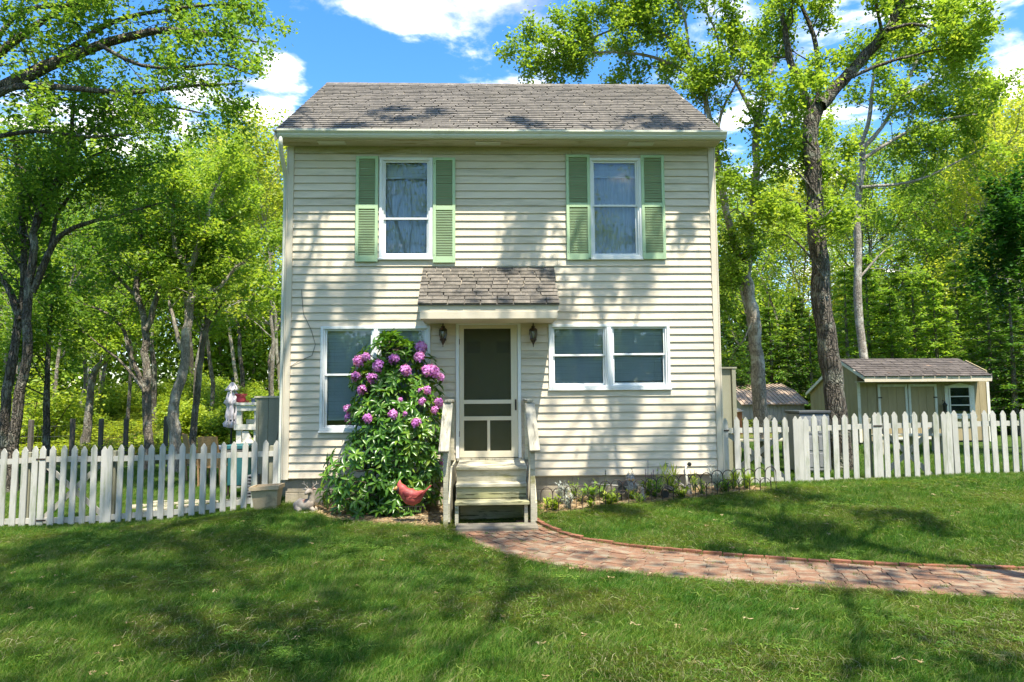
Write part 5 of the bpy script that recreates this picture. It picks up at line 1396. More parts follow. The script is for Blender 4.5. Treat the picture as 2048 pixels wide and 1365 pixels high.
def px_path(pts, Y, n=None):
    P = [at(p[0], p[1], (p[2] if len(p) > 2 else Y)) for p in pts]
    return catmull(P, n or max(8, len(P)*4))
def rough_trunk(tree, P, R, n=16, amp=.06):
    """trunk with an uneven, flared outline"""
    V, Q = tube_arrays(P, R, n)
    m = len(P); V = V.reshape(m, n, 3); c = P[:, None, :]
    ph = tree.r.rand(4)*6
    k = np.arange(n)[None, :]; i = np.arange(m)[:, None]
    w = 1+amp*np.sin(k*2*math.pi/n*3+ph[0]+i*.15)+amp*.7*np.sin(k*2*math.pi/n*5+ph[1]-i*.3)+amp*.6*np.sin(i*.9+ph[2])
    V = c+(V-c)*w[:, :, None]
    tree.V.append(V.reshape(-1, 3)); tree.Q.append(Q+tree.nv); tree.nv += m*n
def hero(label, seed, stems, leaf_n, leaf_size, bark, leafm, sub=1.6, dens=1.0, base=None, group=None, name='oak_tree', spread=.13, clip=None, upn=.75):
    """stems: list of dict(p=pixel path, Y, r0, r1, leafy, t0)"""
    T = Tree(seed); first = None
    for s_ in stems:
        P = px_path(s_['p'], s_['Y'])
        if s_.get('ground'):
            x, y = P[0][0], P[0][1]; P = np.vstack([[x-.0, y, G(x, y)-.15], P]) if P[0][2] > G(x, y) else P
        # gnarl
        wv = T.r.normal(0, 1, P.shape); wv = np.cumsum(wv-wv.mean(0), 0); wv *= .012*s_.get('gnarl', 1.0)*min(1, s_['r0']*8); wv[0] = 0
        P = P+wv*(np.arange(len(P))[:, None] > 0)
        R = np.linspace(1, 0, len(P))**.85*(s_['r0']-s_['r1'])+s_['r1']
        if s_.get('ground'): R[0] *= 1.35; R[1] *= 1.12; first = first if first is not None else P[0]
        if s_['r0'] > .06: rough_trunk(T, P, R, 18 if s_['r0'] > .14 else 12)
        else: T.tube(P, R, 7)
        if s_.get('leafy', True): T.ramify(P, max(s_['r1']*1.5, .02), 2, s_.get('sub', sub), dens*s_.get('dens', 1), s_.get('t0', .2))
    b = first if first is not None else P[0]
    root = thing(name, label, 'tree', (b[0], b[1], G(b[0], b[1])), group)
    put('trunk', T.trunk_mesh(bark), root)
    V, Tr = T.leaves(leaf_n, leaf_size, spread=spread, clip=clip, upn=upn)
    put('crown', fast_mesh('crown', V, tris=Tr, mat=leafm), root)
    return root

def D(p, Y, r0, r1, **k): return dict(p=p, Y=Y, r0=r0, r1=r1, **k)
# --- left: big tree standing outside the frame, its boughs reach over the corner of the picture
hero('large oak at the left edge whose leafy boughs fill the top left corner', 1, [
    D([(-230, 1000), (-215, 800), (-190, 600), (-160, 420), (-140, 320)], 2.2, .26, .19, ground=True, leafy=False),
    D([(-140, 330), (-60, 215), (67, 141), (175, 98), (300, 62), (430, 68), (515, 85)], 2.2, .15, .015, t0=.15),
    D([(-150, 350), (-60, 170), (27, 77), (110, 20), (230, -30)], 2.2, .11, .02, t0=.2),
    D([(-140, 330), (-10, 188), (135, 175), (260, 188), (380, 172), (478, 168)], 2.0, .08, .012, t0=.15),
    D([(120, 112), (230, 45), (370, 15), (505, 10)], 2.4, .06, .012, t0=.05),
    D([(-150, 350), (-60, 290), (60, 262), (190, 275), (300, 262)], 2.6, .06, .012, t0=.25),
    D([(-145, 340), (-60, 60), (60, -60), (200, -120), (340, -120)], 2.0, .11, .02, t0=.3),
    D([(200, 90), (280, 130), (360, 135), (440, 128), (505, 150)], 1.6, .04, .01, t0=.1),
    D([(-80, 260), (20, 40), (160, 10), (330, -30), (460, -30)], 3.0, .06, .012, t0=.25),
], 23000, .092, MT['bark_dark'], MT['leaf_oak'], sub=1.6, dens=1.1, spread=.10)
hero('dark leaning oak, outermost trunk at the left edge of the picture', 2, [
    D([(2, 960), (8, 870), (20, 760), (30, 696), (45, 600), (52, 500), (45, 400), (30, 290)], 4.4, .115, .04, ground=True, t0=.55, gnarl=1.5),
    D([(40, 640), (5, 560), (-60, 480), (-140, 400)], 4.4, .07, .02),
    D([(52, 500), (100, 400), (160, 330), (240, 290)], 4.6, .06, .015),
], 4200, .12, MT['bark_dark'], MT['leaf_oak'], sub=1.8, dens=1.0, spread=.11)
hero('dark forked oak just right of the outermost left trunk, lichen on its bark', 3, [
    D([(22, 960), (26, 880), (44, 760), (61, 693), (64, 585), (72, 500), (67, 460), (98, 387), (128, 320), (141, 263), (150, 180)], 3.9, .11, .03, ground=True, t0=.5, gnarl=1.3),
    D([(64, 585), (101, 497), (141, 457), (250, 425), (330, 405)], 3.9, .075, .015, t0=.25),
    D([(101, 497), (120, 420), (190, 350), (300, 330)], 4.1, .05, .012),
    D([(98, 387), (40, 330), (-20, 300)], 4.1, .05, .012),
    D([(130, 310), (220, 240), (330, 215), (420, 230)], 4.3, .05, .012),
], 14000, .095, MT['bark_dark'], MT['leaf_oak'], sub=1.8, dens=1.1, spread=.11)
hero('many-branched grey oak in the middle of the left woods', 4, [
    D([(298, 900), (294, 800), (290, 720), (291, 656), (276, 575), (278, 500), (270, 420), (285, 340)], 7.5, .12, .03, ground=True, t0=.5, gnarl=1.6),
    D([(291, 660), (303, 629), (324, 571), (357, 524), (372, 470), (400, 400)], 7.4, .085, .02, t0=.45, gnarl=1.6),
    D([(290, 785), (249, 733), (205, 694), (160, 660)], 7.4, .045, .015, t0=.5, gnarl=2),
    D([(290, 777), (260, 710), (243, 656), (200, 620), (150, 605)], 7.5, .065, .015, t0=.4, gnarl=2),
    D([(280, 600), (240, 560), (205, 520), (170, 470)], 7.6, .05, .012, t0=.3, gnarl=2),
], 13000, .108, MT['bark_grey'], MT['leaf_oak'], sub=1.9, dens=1.1, spread=.11)
hero('thick crooked grey tree with a swollen trunk, right of the many-branched oak', 5, [
    D([(352, 905), (356, 860), (357, 811), (370, 743), (374, 659), (378, 602), (377, 541), (350, 500), (345, 430), (360, 350)], 7.0, .15, .03, ground=True, t0=.5, gnarl=2.2),
    D([(379, 606), (405, 588), (438, 578), (470, 540), (520, 500)], 6.9, .07, .015, t0=.35, gnarl=2.2),
    D([(363, 700), (348, 640), (340, 600), (352, 560)], 7.1, .06, .015, t0=.5, gnarl=2),
    D([(377, 545), (400, 480), (420, 400), (450, 330)], 7.0, .08, .015, t0=.3, gnarl=1.5),
], 13500, .108, MT['bark_pale'], MT['leaf_bright'], sub=2.0, dens=1.1, spread=.11)
hero('slim straight tree close to the closed parasol, left woods', 6, [
    D([(386, 900), (392, 820), (398, 743), (415, 642), (425, 560), (440, 470), (445, 380)], 8.5, .10, .025, ground=True, t0=.4, gnarl=1.3),
    D([(412, 660), (450, 600), (500, 570)], 8.6, .04, .012),
], 7000, .135, MT['bark_grey'], MT['leaf_bright'], sub=2.0, dens=1.1, spread=.12)
hero('thin dark tree between the left gate and the many-branched oak', 7, [
    D([(92, 930), (92, 880), (94, 800), (96, 743), (100, 660), (110, 560)], 7.0, .10, .03, ground=True, t0=.45),
], 5000, .10, MT['bark_dark'], MT['leaf_oak'], sub=1.7, spread=.13)
hero('leaning thin tree that bends right at mid height in the left woods', 8, [
    D([(172, 880), (178, 820), (189, 743), (216, 716), (235, 680), (250, 600)], 11.0, .13, .03, ground=True, t0=.4),
], 7000, .12, MT['bark_grey'], MT['leaf_bright'], sub=2.0, spread=.14)

# --- right: the big dark oak, the pale forked tree, the slim tree over the shed
hero('big dark rough-barked oak behind the right picket fence', 11, [
    D([(1692, 985), (1688, 930), (1678, 850), (1669, 760), (1660, 690), (1652, 600), (1648, 520), (1640, 430), (1636, 360), (1630, 300), (1628, 250), (1640, 205)], 1.7, .195, .125, ground=True, leafy=False, gnarl=1.2),
    D([(1640, 212), (1668, 180), (1700, 150), (1738, 110), (1775, 60), (1800, 10), (1830, -40)], 1.6, .125, .06, t0=.55, gnarl=1.2, dens=.8),
    D([(1632, 240), (1612, 190), (1590, 140), (1572, 70), (1560, 0), (1550, -60)], 1.8, .085, .03, t0=.4, dens=.8),
    D([(1690, 160), (1760, 130), (1830, 110), (1905, 95)], 1.4, .04, .012, t0=.2),
    D([(1630, 255), (1640, 150), (1625, 60), (1600, 0), (1590, -60)], 1.9, .06, .02, t0=.3),
    D([(1640, 400), (1600, 350), (1560, 330)], 1.6, .025, .008, t0=.1),
    D([(1642, 440), (1680, 400), (1700, 340)], 1.6, .02, .008, t0=.2),
    D([(1650, 560), (1610, 500), (1570, 470), (1545, 480)], 1.6, .022, .008, t0=.2, dens=1.2),
    D([(1645, 480), (1600, 410), (1555, 400)], 1.5, .022, .008, t0=.1, dens=1.2),
    D([(1775, 60), (1830, 50), (1880, 70), (1920, 130)], 1.3, .035, .01, t0=.15),
    D([(1632, 300), (1590, 260), (1545, 250)], 1.4, .025, .008, t0=.1),
], 23000, .088, MT['bark_dark'], MT['leaf_bright'], sub=1.4, dens=1.1, spread=.10)
hero('pale forked tree by the right house corner, its crown showing over the roof', 12, [
    D([(1524, 990), (1522, 900), (1520, 820), (1516, 738), (1510, 655), (1500, 600), (1490, 556)], 3.6, .155, .12, ground=True, leafy=False),
    D([(1490, 560), (1466, 470), (1450, 400), (1440, 335), (1426, 260), (1404, 170), (1380, 120)], 3.7, .085, .04, t0=.45, dens=.8),
    D([(1404, 172), (1361, 138), (1290, 112), (1210, 105), (1130, 112), (1050, 132)], 4.2, .045, .012, t0=.15, dens=1.5),
    D([(1380, 125), (1330, 70), (1260, 50), (1185, 75), (1100, 95)], 4.0, .035, .010, t0=.15, dens=1.4),
    D([(1380, 125), (1370, 40), (1340, -20), (1290, -60)], 3.8, .035, .012, t0=.2, dens=1.2),
    D([(1492, 560), (1498, 480), (1506, 400), (1514, 350), (1511, 293), (1515, 240)], 3.6, .10, .06, t0=.6, dens=.6),
    D([(1515, 245), (1480, 180), (1450, 125), (1430, 60), (1400, 0)], 3.7, .05, .012, t0=.2),
    D([(1515, 245), (1530, 180), (1560, 100), (1580, 20)], 3.5, .045, .012, t0=.2),
    D([(1514, 360), (1545, 325), (1573, 298), (1600, 260)], 3.4, .03, .010, t0=.3),
    D([(1500, 440), (1470, 420), (1450, 440)], 3.3, .02, .008, t0=.1, dens=1.4),
    D([(1505, 650), (1490, 610), (1476, 560), (1468, 520)], 3.6, .05, .012, t0=.3, dens=1.6),
    D([(1506, 640), (1480, 690), (1462, 660)], 3.5, .02, .008, t0=.1),
    D([(1430, 290), (1445, 220), (1480, 150), (1500, 70)], 3.9, .04, .010, t0=.2),
], 43000, .086, MT['bark_pale'], MT['leaf_bright'], sub=1.4, dens=1.15, spread=.10)
hero('slim grey tree with a wide airy crown above the shed roof', 13, [
    D([(1733, 900), (1730, 780), (1726, 700), (1716, 600), (1717, 520), (1714, 430), (1718, 370), (1725, 320), (1722, 286)], 9.0, .125, .085, ground=True, leafy=False),
    D([(1722, 290), (1738, 240), (1745, 170), (1760, 100), (1790, 30)], 9.0, .07, .02, t0=.3),
    D([(1722, 300), (1760, 260), (1800, 190), (1840, 110), (1870, 40), (1890, 0)], 8.8, .07, .015, t0=.2),
    D([(1724, 320), (1780, 285), (1850, 250), (1930, 232), (1985, 225)], 8.6, .06, .015, t0=.15, dens=1.2),
    D([(1720, 375), (1790, 370), (1850, 355), (1920, 320), (1980, 290)], 8.8, .05, .012, t0=.2, dens=1.2),
    D([(1718, 375), (1680, 350), (1650, 330), (1600, 300)], 9.1, .05, .012, t0=.3),
    D([(1800, 195), (1850, 170), (1910, 160), (1960, 180)], 8.5, .035, .010, t0=.1, dens=1.3),
    D([(1840, 110), (1890, 90), (1930, 60), (1950, 40)], 8.5, .03, .010, t0=.1, dens=1.3),
    D([(1716, 560), (1760, 510), (1800, 480)], 9.0, .04, .012, t0=.2),
], 26000, .115, MT['bark_pale'], MT['leaf_bright'], sub=2.0, dens=1.0, spread=.12)
hero('dark maple at the right edge, only its drooping dark boughs in view', 14, [
    D([(2230, 1000), (2225, 800), (2215, 600), (2205, 420)], 3.0, .2, .12, ground=True, leafy=False),
    D([(2205, 450), (2120, 430), (2040, 440), (1960, 490)], 2.8, .05, .010, t0=.25, dens=1.7),
    D([(2210, 540), (2130, 520), (2050, 510), (1975, 560)], 2.8, .05, .010, t0=.25, dens=1.7),
    D([(2210, 380), (2150, 370), (2080, 385), (2010, 400)], 3.0, .05, .010, t0=.25, dens=1.4),
    D([(2215, 600), (2140, 580), (2070, 575), (2000, 590)], 3.2, .04, .010, t0=.35, dens=1.5),
], 11000, .105, MT['bark_dark'], MT['leaf_dark'], sub=1.35, spread=.09, upn=1.3, name='maple_tree')

# --- woodland stock: a few kinds, copied through the woods
def stock(seed, H, r0, bark, leafm, nlimb, base, spread_, leaf_n, leaf_size, sub=1.5, lean=.05, name='oak_tree'):
    T = Tree(seed); n = 14
    P = np.zeros((n, 3)); d = np.array([T.r.normal(0, lean), T.r.normal(0, lean), 1.0])
    for i in range(1, n): d = unit(d+np.array([T.r.normal(0, .09), T.r.normal(0, .09), .12])); P[i] = P[i-1]+d*H*.9/(n-1)
    P[0, 2] = -.25
    R = np.linspace(1, .12, n)*r0; R[0] *= 1.3
    rough_trunk(T, P, R, 12)
    for k in range(nlimb):
        t = base+(1-base)*(k+.5)/nlimb; i = int(t*(n-1)); i = min(i, n-2); f = t*(n-1)-i
        p = P[i]*(1-f)+P[i+1]*f; a_ = k*2.4+T.r.uniform(-.5, .5); el = T.r.uniform(.25, .8)+.4*t
        dd = np.array([math.cos(a_)*math.cos(el), math.sin(a_)*math.cos(el), math.sin(el)])
        ln = spread_*(1.25-.75*abs(t-.62)/.6)*T.r.uniform(.75, 1.15)
        Q = T.grow(p, dd, ln, r0*.38*(1.1-.7*t), .015, n=9, wob=.24, up=.05, sides=6)
        T.ramify(Q, .03, 2, sub, .75, .3)
    T.ramify(P[-5:], .03, 2, sub, .8, .0)
    V, Tr = T.leaves(leaf_n, leaf_size, spread=.22)
    return T.trunk_mesh(bark), fast_mesh('crown', V, tris=Tr, mat=leafm), H
K = [stock(101, 11, .10, MT['bark_grey'], MT['leaf_bright'], 11, .38, 2.9, 5200, .13),
     stock(102, 12, .11, MT['bark_dark'], MT['leaf_oak'], 12, .35, 3.1, 5400, .13),
     stock(103, 10, .075, MT['bark_pale'], MT['leaf_gold'], 10, .40, 2.5, 4800, .13),
     stock(104, 12, .09, MT['bark_grey'], MT['leaf_oak'], 12, .30, 2.7, 5200, .13),
     stock(105, 9, .06, MT['bark_grey'], MT['leaf_bright'], 11, .22, 2.3, 4800, .125),
     stock(106, 13, .12, MT['bark_dark'], MT['leaf_bright'], 13, .42, 3.6, 6200, .14),
     stock(107, 13, .085, MT['bark_grey'], MT['leaf_bright'], 14, .42, 3.6, 3600, .12)]
KLAB = ['grey-trunked light green tree in the woods', 'dark-trunked mid green oak in the woods', 'slim pale golden-green tree in the woods', 'slender mid green tree in the woods', 'young slim light green tree in the woods', 'tall broad light green tree in the woods', 'tall thinly leaved tree in the woods']
def woods_tree(k, x, y, H=None, rz=0, where='left'):
    tm, cm, h = K[k]; s_ = (H or h)/h; g_ = G(x, y)
    lab = KLAB[k].replace('in the woods', {'left': 'in the left woods', 'right': 'in the right woods', 'yard': 'on the street side of the lawn'}[where])
    r_ = thing('woodland_tree', lab, 'tree', (x, y, g_), group=lab.replace('tree', 'trees', 1) if False else ('%s: %s' % (where + ' woods', KLAB[k].split(' in the')[0])))
    for nm, me in (('trunk', tm), ('crown', cm)):
        o = bpy.data.objects.new(nm, me); link(o); o.parent = r_
    r_.rotation_euler = (0, 0, rz); r_.scale = (s_*1.0, s_*1.0, s_)
    return r_
tr = random.Random(2024)
def fill(pxa, pxb, Ya, Yb, n, top, where, kinds, avoid=None, scat=1.0):
    pts = []
    tries = 0
    while len(pts) < n and tries < 4000:
        tries += 1
        Y = Ya+(Yb-Ya)*tr.random()**.8; px = tr.uniform(pxa, pxb); x = ax(px, 800, Y)
        if any((x-a_)**2+(Y-b_)**2 < (1.7*scat)**2 for a_, b_ in pts) or (avoid and avoid(x, Y)): continue
        pts.append((x, Y))
        zt = az(px, interp_pts(px, top)+tr.uniform(-25, 45), Y); H = min(max(zt-G(x, Y), 6.0), 19)
        woods_tree(tr.choice(kinds), x, Y, H, tr.uniform(0, 6.28), where)
    return pts
fill(-120, 585, 11.5, 22, 14, [(-120, 300), (200, 330), (360, 240), (450, 265), (560, 300), (600, 330)], 'left', [0, 1, 2, 3, 4, 5, 0, 4])
fill(-200, 600, 22, 44, 24, [(-120, 380), (200, 400), (360, 290), (450, 285), (560, 310), (600, 330)], 'left', [0, 2, 2, 4, 0, 3, 5], scat=1.3)
fill(1425, 2200, 17, 26, 16, [(1400, 300), (1500, 330), (1700, 330), (1800, 300), (2048, 200), (2200, 150)], 'right', [0, 2, 4, 2, 0, 5, 3])
fill(1400, 2250, 26, 46, 22, [(1400, 330), (1700, 380), (1850, 360), (2048, 250), (2200, 200)], 'right', [0, 2, 2, 4, 2, 5], scat=1.3)
fill(620, 1400, 14, 40, 12, [(600, 400), (1400, 380)], 'left', [4, 2], scat=1.8)
woods_tree(2, ax(2090, 800, 12), 12, 11.5, 1.0, 'right'); woods_tree(2, ax(2010, 800, 15.5), 15.5, 12, 2.0, 'right')

# hemlocks
def hemlock(seed, H, leafm, n_sp=11000):
    T = Tree(seed); P = np.array([[0, 0, -.2], [0, 0, H*.3], [.02, 0, H*.65], [0, .02, H]]); P = catmull(P, 8)
    T.tube(P, np.linspace(.09, .01, 8), 7)
    c = []; ax0 = []
    z = .35
    while z < H*.97:
        rad = (1-z/H)**.85*H*.30+.12
        for k in range(6):
            a_ = T.r.uniform(0, 6.28); d = np.array([math.cos(a_), math.sin(a_), -.08])
            Q = T.grow((0, 0, z), d, rad*T.r.uniform(.7, 1.1), .014, .004, n=5, wob=.08, up=.02, sides=3, droop=.12)
            for q in range(int(14*rad)+6):
                t = T.r.uniform(.12, 1); i = min(int(t*4), 3); f = t*4-i; p = Q[i]*(1-f)+Q[i+1]*f
                sd = np.cross(unit(Q[-1]-Q[0]), (0, 0, 1)); w = T.r.uniform(-1, 1)*(1.05-t)*rad*.42
                for _ in range(3):
                    c.append(p+sd*w+T.r.normal(0, .035, 3)); ax0.append(unit(sd*np.sign(w)*.8+unit(Q[-1]-Q[0])*.8))
        z += .17+.02*H/3
    c = np.array(c); A = np.array(ax0); n_ = len(c)
    A = A+T.r.normal(0, .25, A.shape); A /= np.linalg.norm(A, axis=1, keepdims=True)
    nr = np.array([0, 0, 1.0])+T.r.normal(0, .25, (n_, 3)); B = np.cross(nr, A); B /= np.linalg.norm(B, axis=1, keepdims=True)
    sz = T.r.uniform(.10, .19, (n_, 1))
    V = np.stack([c-A*sz*.5, c+B*sz*.16, c+A*sz*.5, c-B*sz*.16], 1).reshape(-1, 3); b = np.arange(n_)[:, None]*4
    return T.trunk_mesh(MT['bark_grey']), fast_mesh('crown', V, tris=np.concatenate([b+np.array([[0, 1, 2]]), b+np.array([[0, 2, 3]])]), mat=leafm)
HK = [hemlock(201, 4.2, MT['leaf_hemlock']), hemlock(202, 4.8, MT['leaf_hem_light'])]
for (kk, px, Y, H) in [(0, 1470, 15, 4.2), (0, 1500, 18.3, 4.9), (0, 1545, 18.5, 5.2), (0, 1580, 19, 5.0), (0, 1625, 17.5, 4.6), (0, 1600, 21, 6.0), (0, 1450, 19, 4.6), (1, 1700, 12.2, 5.6), (1, 1745, 13, 6.2), (1, 1790, 12.5, 4.9), (1, 1835, 14.5, 5.8),
                       (1, 1880, 12.2, 5.2), (1, 1925, 13.5, 6.0), (0, 1985, 10.5, 4.6), (1, 1960, 16, 7.0), (0, 2030, 9.2, 4.8), (0, 2075, 10.5, 5.6), (1, 2050, 14, 7), (0, 2120, 9, 4.5), (1, 1720, 19, 7), (1, 1820, 19, 7.5), (1, 1900, 20, 8), (0, 2010, 12.5, 5.4)]:
    x = ax(px, 800, Y); g_ = G(x, Y)
    lab = ['dark green hemlock behind the sheds', 'light green young hemlock behind the sheds'][kk]
    r_ = thing('hemlock_tree', lab, 'tree', (x, Y, g_), group=['dark hemlocks', 'light hemlocks'][kk])
    for nm, me in zip(('trunk', 'crown'), HK[kk]):
        o = bpy.data.objects.new(nm, me); link(o); o.parent = r_
    s_ = H/(4.2, 4.8)[kk]; r_.scale = (s_, s_, s_); r_.rotation_euler = (0, 0, tr.uniform(0, 6.28))

# understory bushes
def bush(seed, h, leafm, n_leaf, size):
    T = Tree(seed)
    for k in range(9):
        a_ = T.r.uniform(0, 6.28); Q = T.grow((T.r.normal(0, .1), T.r.normal(0, .1), -.05), (math.cos(a_)*.6, math.sin(a_)*.6, 1), h*T.r.uniform(.6, 1), .018, .005, n=6, wob=.2, up=.05, sides=4)
        T.ramify(Q, .01, 1, h*.35, 1.0, .2)
    V, Tr = T.leaves(n_leaf, size, spread=h*.08)
    return T.trunk_mesh(MT['stem']), fast_mesh('foliage', V, tris=Tr, mat=leafm)
BK = [bush(301, 1.3, MT['leaf_shrub'], 3200, .085), bush(302, 2.1, MT['leaf_shrub'], 4200, .10), bush(303, .6, MT['leaf_shrub'], 1600, .06)]
bl = ['knee-high light green bush', 'head-high light green bush', 'low light green undergrowth bush']
bk_pts = []
for n_, (pa, pb), (ya, yb), kinds in ((70, (-150, 600), (11, 34), (0, 1, 2, 2, 0)), (30, (1420, 2200), (14, 30), (1, 1, 0))):
    for i in range(n_):
        Y = tr.uniform(ya, yb); x = ax(tr.uniform(pa, pb), 800, Y); kk = tr.choice(kinds)
        side = 'left' if x < 0 else 'right'
        r_ = thing('woodland_bush', bl[kk]+(' in the left woods' if x < 0 else ' in the right woods'), 'bush', (x, Y, G(x, Y)), group='%s, %s' % (bl[kk], side))
        for nm, me in zip(('stems', 'foliage'), BK[kk]):
            o = bpy.data.objects.new(nm, me); link(o); o.parent = r_
        s_ = tr.uniform(.7, 1.3); r_.scale = (s_*1.2, s_*1.2, s_); r_.rotation_euler = (0, 0, tr.uniform(0, 6.28))

# far woods as one mass of leaves and stems, all round; unseen part behind the viewer added for pane reflections
def far_woods():
    r = np.random.RandomState(9); n = 420000
    ang = np.where(r.rand(n) < .62, r.uniform(-1.2, 1.2, n), r.uniform(-math.pi, math.pi, n)); rad = r.uniform(50, 62, n)
    x = np.sin(ang)*rad; y = -10+np.cos(ang)*rad
    hmax = 10.5+2.2*np.sin(ang*23)+1.6*np.sin(ang*51+1)+1.2*np.sin(ang*9)
    hmax = np.where(np.abs(ang) < .42, 9+1.5*np.sin(ang*40), hmax)
    z = r.rand(n)**.9*hmax*(.55+.45*r.rand(n)**.3)
    cl = np.sin(x*.9+3)*np.sin(z*1.1+x*.3)+np.sin(y*1.3+z*.8)
    keep = cl+r.normal(0, .6, n) > -1.5
    c = np.stack([x, y, z+G(x, y)], 1)[keep]; n = len(c)
    nr = r.normal(0, .8, (n, 3)); nr[:, 2] += .6; nr /= np.linalg.norm(nr, axis=1, keepdims=True)
    A = r.normal(0, 1, (n, 3)); A -= nr*(A*nr).sum(1, keepdims=True); A /= np.linalg.norm(A, axis=1, keepdims=True); B = np.cross(nr, A)
    sz = r.uniform(.22, .46, (n, 1))*np.where(np.abs(np.arctan2(c[:, 0], c[:, 1]+10)) > 1.2, 2.3, 1.0)[:, None]  # unseen leaves behind the viewer enlarged to calm the reflections in the panes
    V = np.stack([c-A*sz*.5, c+B*sz*.33, c+A*sz*.5, c-B*sz*.33], 1).reshape(-1, 3); b = np.arange(n)[:, None]*4
    return fast_mesh('distant_woods', V, tris=np.concatenate([b+np.array([[0, 1, 2]]), b+np.array([[0, 2, 3]])]), mat=MT['leaf_bright'])
o = put('distant_woods', far_woods(), kind='stuff'); tag(o, 'far mass of light green woodland closing the view behind the trees', 'woods'); o['kind'] = 'stuff'

# --- trees of the front yard, beside and behind the viewer: they shade the lawn and wall and show in the panes
for (k, x, y, H, rz) in ((6, 3.2, -14.2, 24, 5.1), (6, 13.0, -12.0, 18, 2.2), (6, -11.0, -9.2, 15, 4.0), (0, 9.0, -18, 20, 5.0), (5, -9, -19, 19, .9), (2, 2.5, -23, 20, 0), (0, -4, -27, 18, 2), (5, 12, -28, 20, 3), (3, -14, -26, 19, 1), (4, 6, -32, 15, 1), (1, -1, -36, 19, 2), (0, 18, -19, 18, 4), (1, -18, -16, 18, 5)):
    woods_tree(k, x, y, H, rz, 'yard')

def yard_oak(label, seed, trunk, r0, n_limb, limb_len, leaf_n, bias):
    T = Tree(seed); P = catmull(trunk, 22); P[0][2] -= .2
    rough_trunk(T, P, np.linspace(1, .18, 22)*r0, 12)
    for k in range(n_limb):
        t = .42+.56*k/n_limb; i = int(t*21); a_ = k*2.4+T.r.uniform(-.5, .5)
        d = np.array([math.cos(a_), math.sin(a_), T.r.uniform(.3, .9)])+np.array(bias)
        Q = T.grow(P[i], d, limb_len*T.r.uniform(.7, 1.15)*(1.2-.4*t), r0*.34*(1.1-.6*t), .014, n=9, wob=.2, up=.05, sides=6)
        T.ramify(Q, .02, 2, 1.1, .55, .3)
    root = thing('oak_tree', label, 'tree', (trunk[0][0], trunk[0][1], G(trunk[0][0], trunk[0][1])))
    put('trunk', T.trunk_mesh(MT['bark_grey']), root)
    V, Tr = T.leaves(leaf_n, .10, spread=.10)
    put('crown', fast_mesh('crown', V, tris=Tr, mat=MT['leaf_bright']), root)
yard_oak('grey oak at the left of the front yard leaning its thin crown towards the house', 71, [(-5.6, -6.6, 0), (-4.9, -6.0, 4), (-3.4, -5.0, 8), (-1.9, -4.0, 11.5), (-1.0, -3.2, 15)], .13, 17, 2.9, 10500, (.15, .1, 0))
yard_oak('grey oak at the right of the front yard leaning its thin crown over the path', 72, [(5.8, -6.4, 0), (5.3, -5.9, 4), (4.4, -5.0, 7.5), (3.4, -4.0, 10.5), (2.6, -3.2, 14)], .13, 17, 2.9, 10500, (-.1, .1, 0))

# every tree, hemlock and bush near enough to be told apart gets a label of its own, by its place along the row
ORD = ['leftmost', 'second from the left', 'third from the left', 'fourth from the left', 'fifth from the left', 'sixth from the left', 'seventh from the left', 'eighth from the left', 'ninth from the left', 'tenth from the left',
       'eleventh from the left', 'twelfth from the left', 'thirteenth from the left', 'fourteenth from the left', 'fifteenth from the left', 'sixteenth from the left', 'seventeenth from the left', 'eighteenth from the left', 'nineteenth from the left', 'twentieth from the left', 'twenty-first from the left', 'twenty-second from the left', 'twenty-third from the left', 'twenty-fourth from the left', 'twenty-fifth from the left', 'twenty-sixth from the left', 'twenty-seventh from the left', 'twenty-eighth from the left', 'twenty-ninth from the left', 'thirtieth from the left', 'thirty-first from the left', 'thirty-second from the left', 'thirty-third from the left', 'thirty-fourth from the left']
by = {}
for o in COL.objects:
    if o.parent is None and o.get('group') and o.get('category') in ('tree', 'bush') and o.location[1] > 0:
        far = o.location[1] > 22
        by.setdefault((o['label'], far), []).append(o)
for (lab, far), v in by.items():
    if far:
        for o in v: o['label'] = lab.replace(' in the', ', far back in the'); o['group'] = o['group'] + ', far back'
        continue
    v.sort(key=lambda o: (o.location[0]-CAM[0])/(o.location[1]-CAM[1]))
    if 1 < len(v):
        for i, o in enumerate(v):
            o['label'] = lab + ', ' + (ORD[i] if i < len(v)-1 else 'rightmost')

# ================================================================ RHODODENDRON
rr = np.random.RandomState(55)
rx0, ry0 = ax(785, 1000, -.9), -.75
rho = thing('rhododendron', 'tall rhododendron in mauve bloom left of the door steps', 'shrub', (rx0, ry0, G(rx0, ry0)))
# leaf: long oval, folded along the midrib, 6 faces
def leaf_blade(L_=1.0, W_=.30, fold=.10, bend=.16):
    xs_ = [0, .18, .45, .72, 1.0]; ws = [.02, .62, 1.0, .80, .02]
    V = []
    for x_, w_ in zip(xs_, ws):
        zc_ = -bend*x_*x_
        V += [(x_*L_, -w_*W_/2, zc_+fold*w_*W_), (x_*L_, 0, zc_), (x_*L_, w_*W_/2, zc_+fold*w_*W_)]
    F = []
    for i in range(4):
        for k in (0, 1): F.append((i*3+k, (i+1)*3+k, (i+1)*3+k+1, i*3+k+1))
    return np.array(V), F
LV, LF = leaf_blade(.135, .043, .35, .03)
leaf_me = mesh_from('leaf', LV, LF, MT['leaf_rhodo'], True)
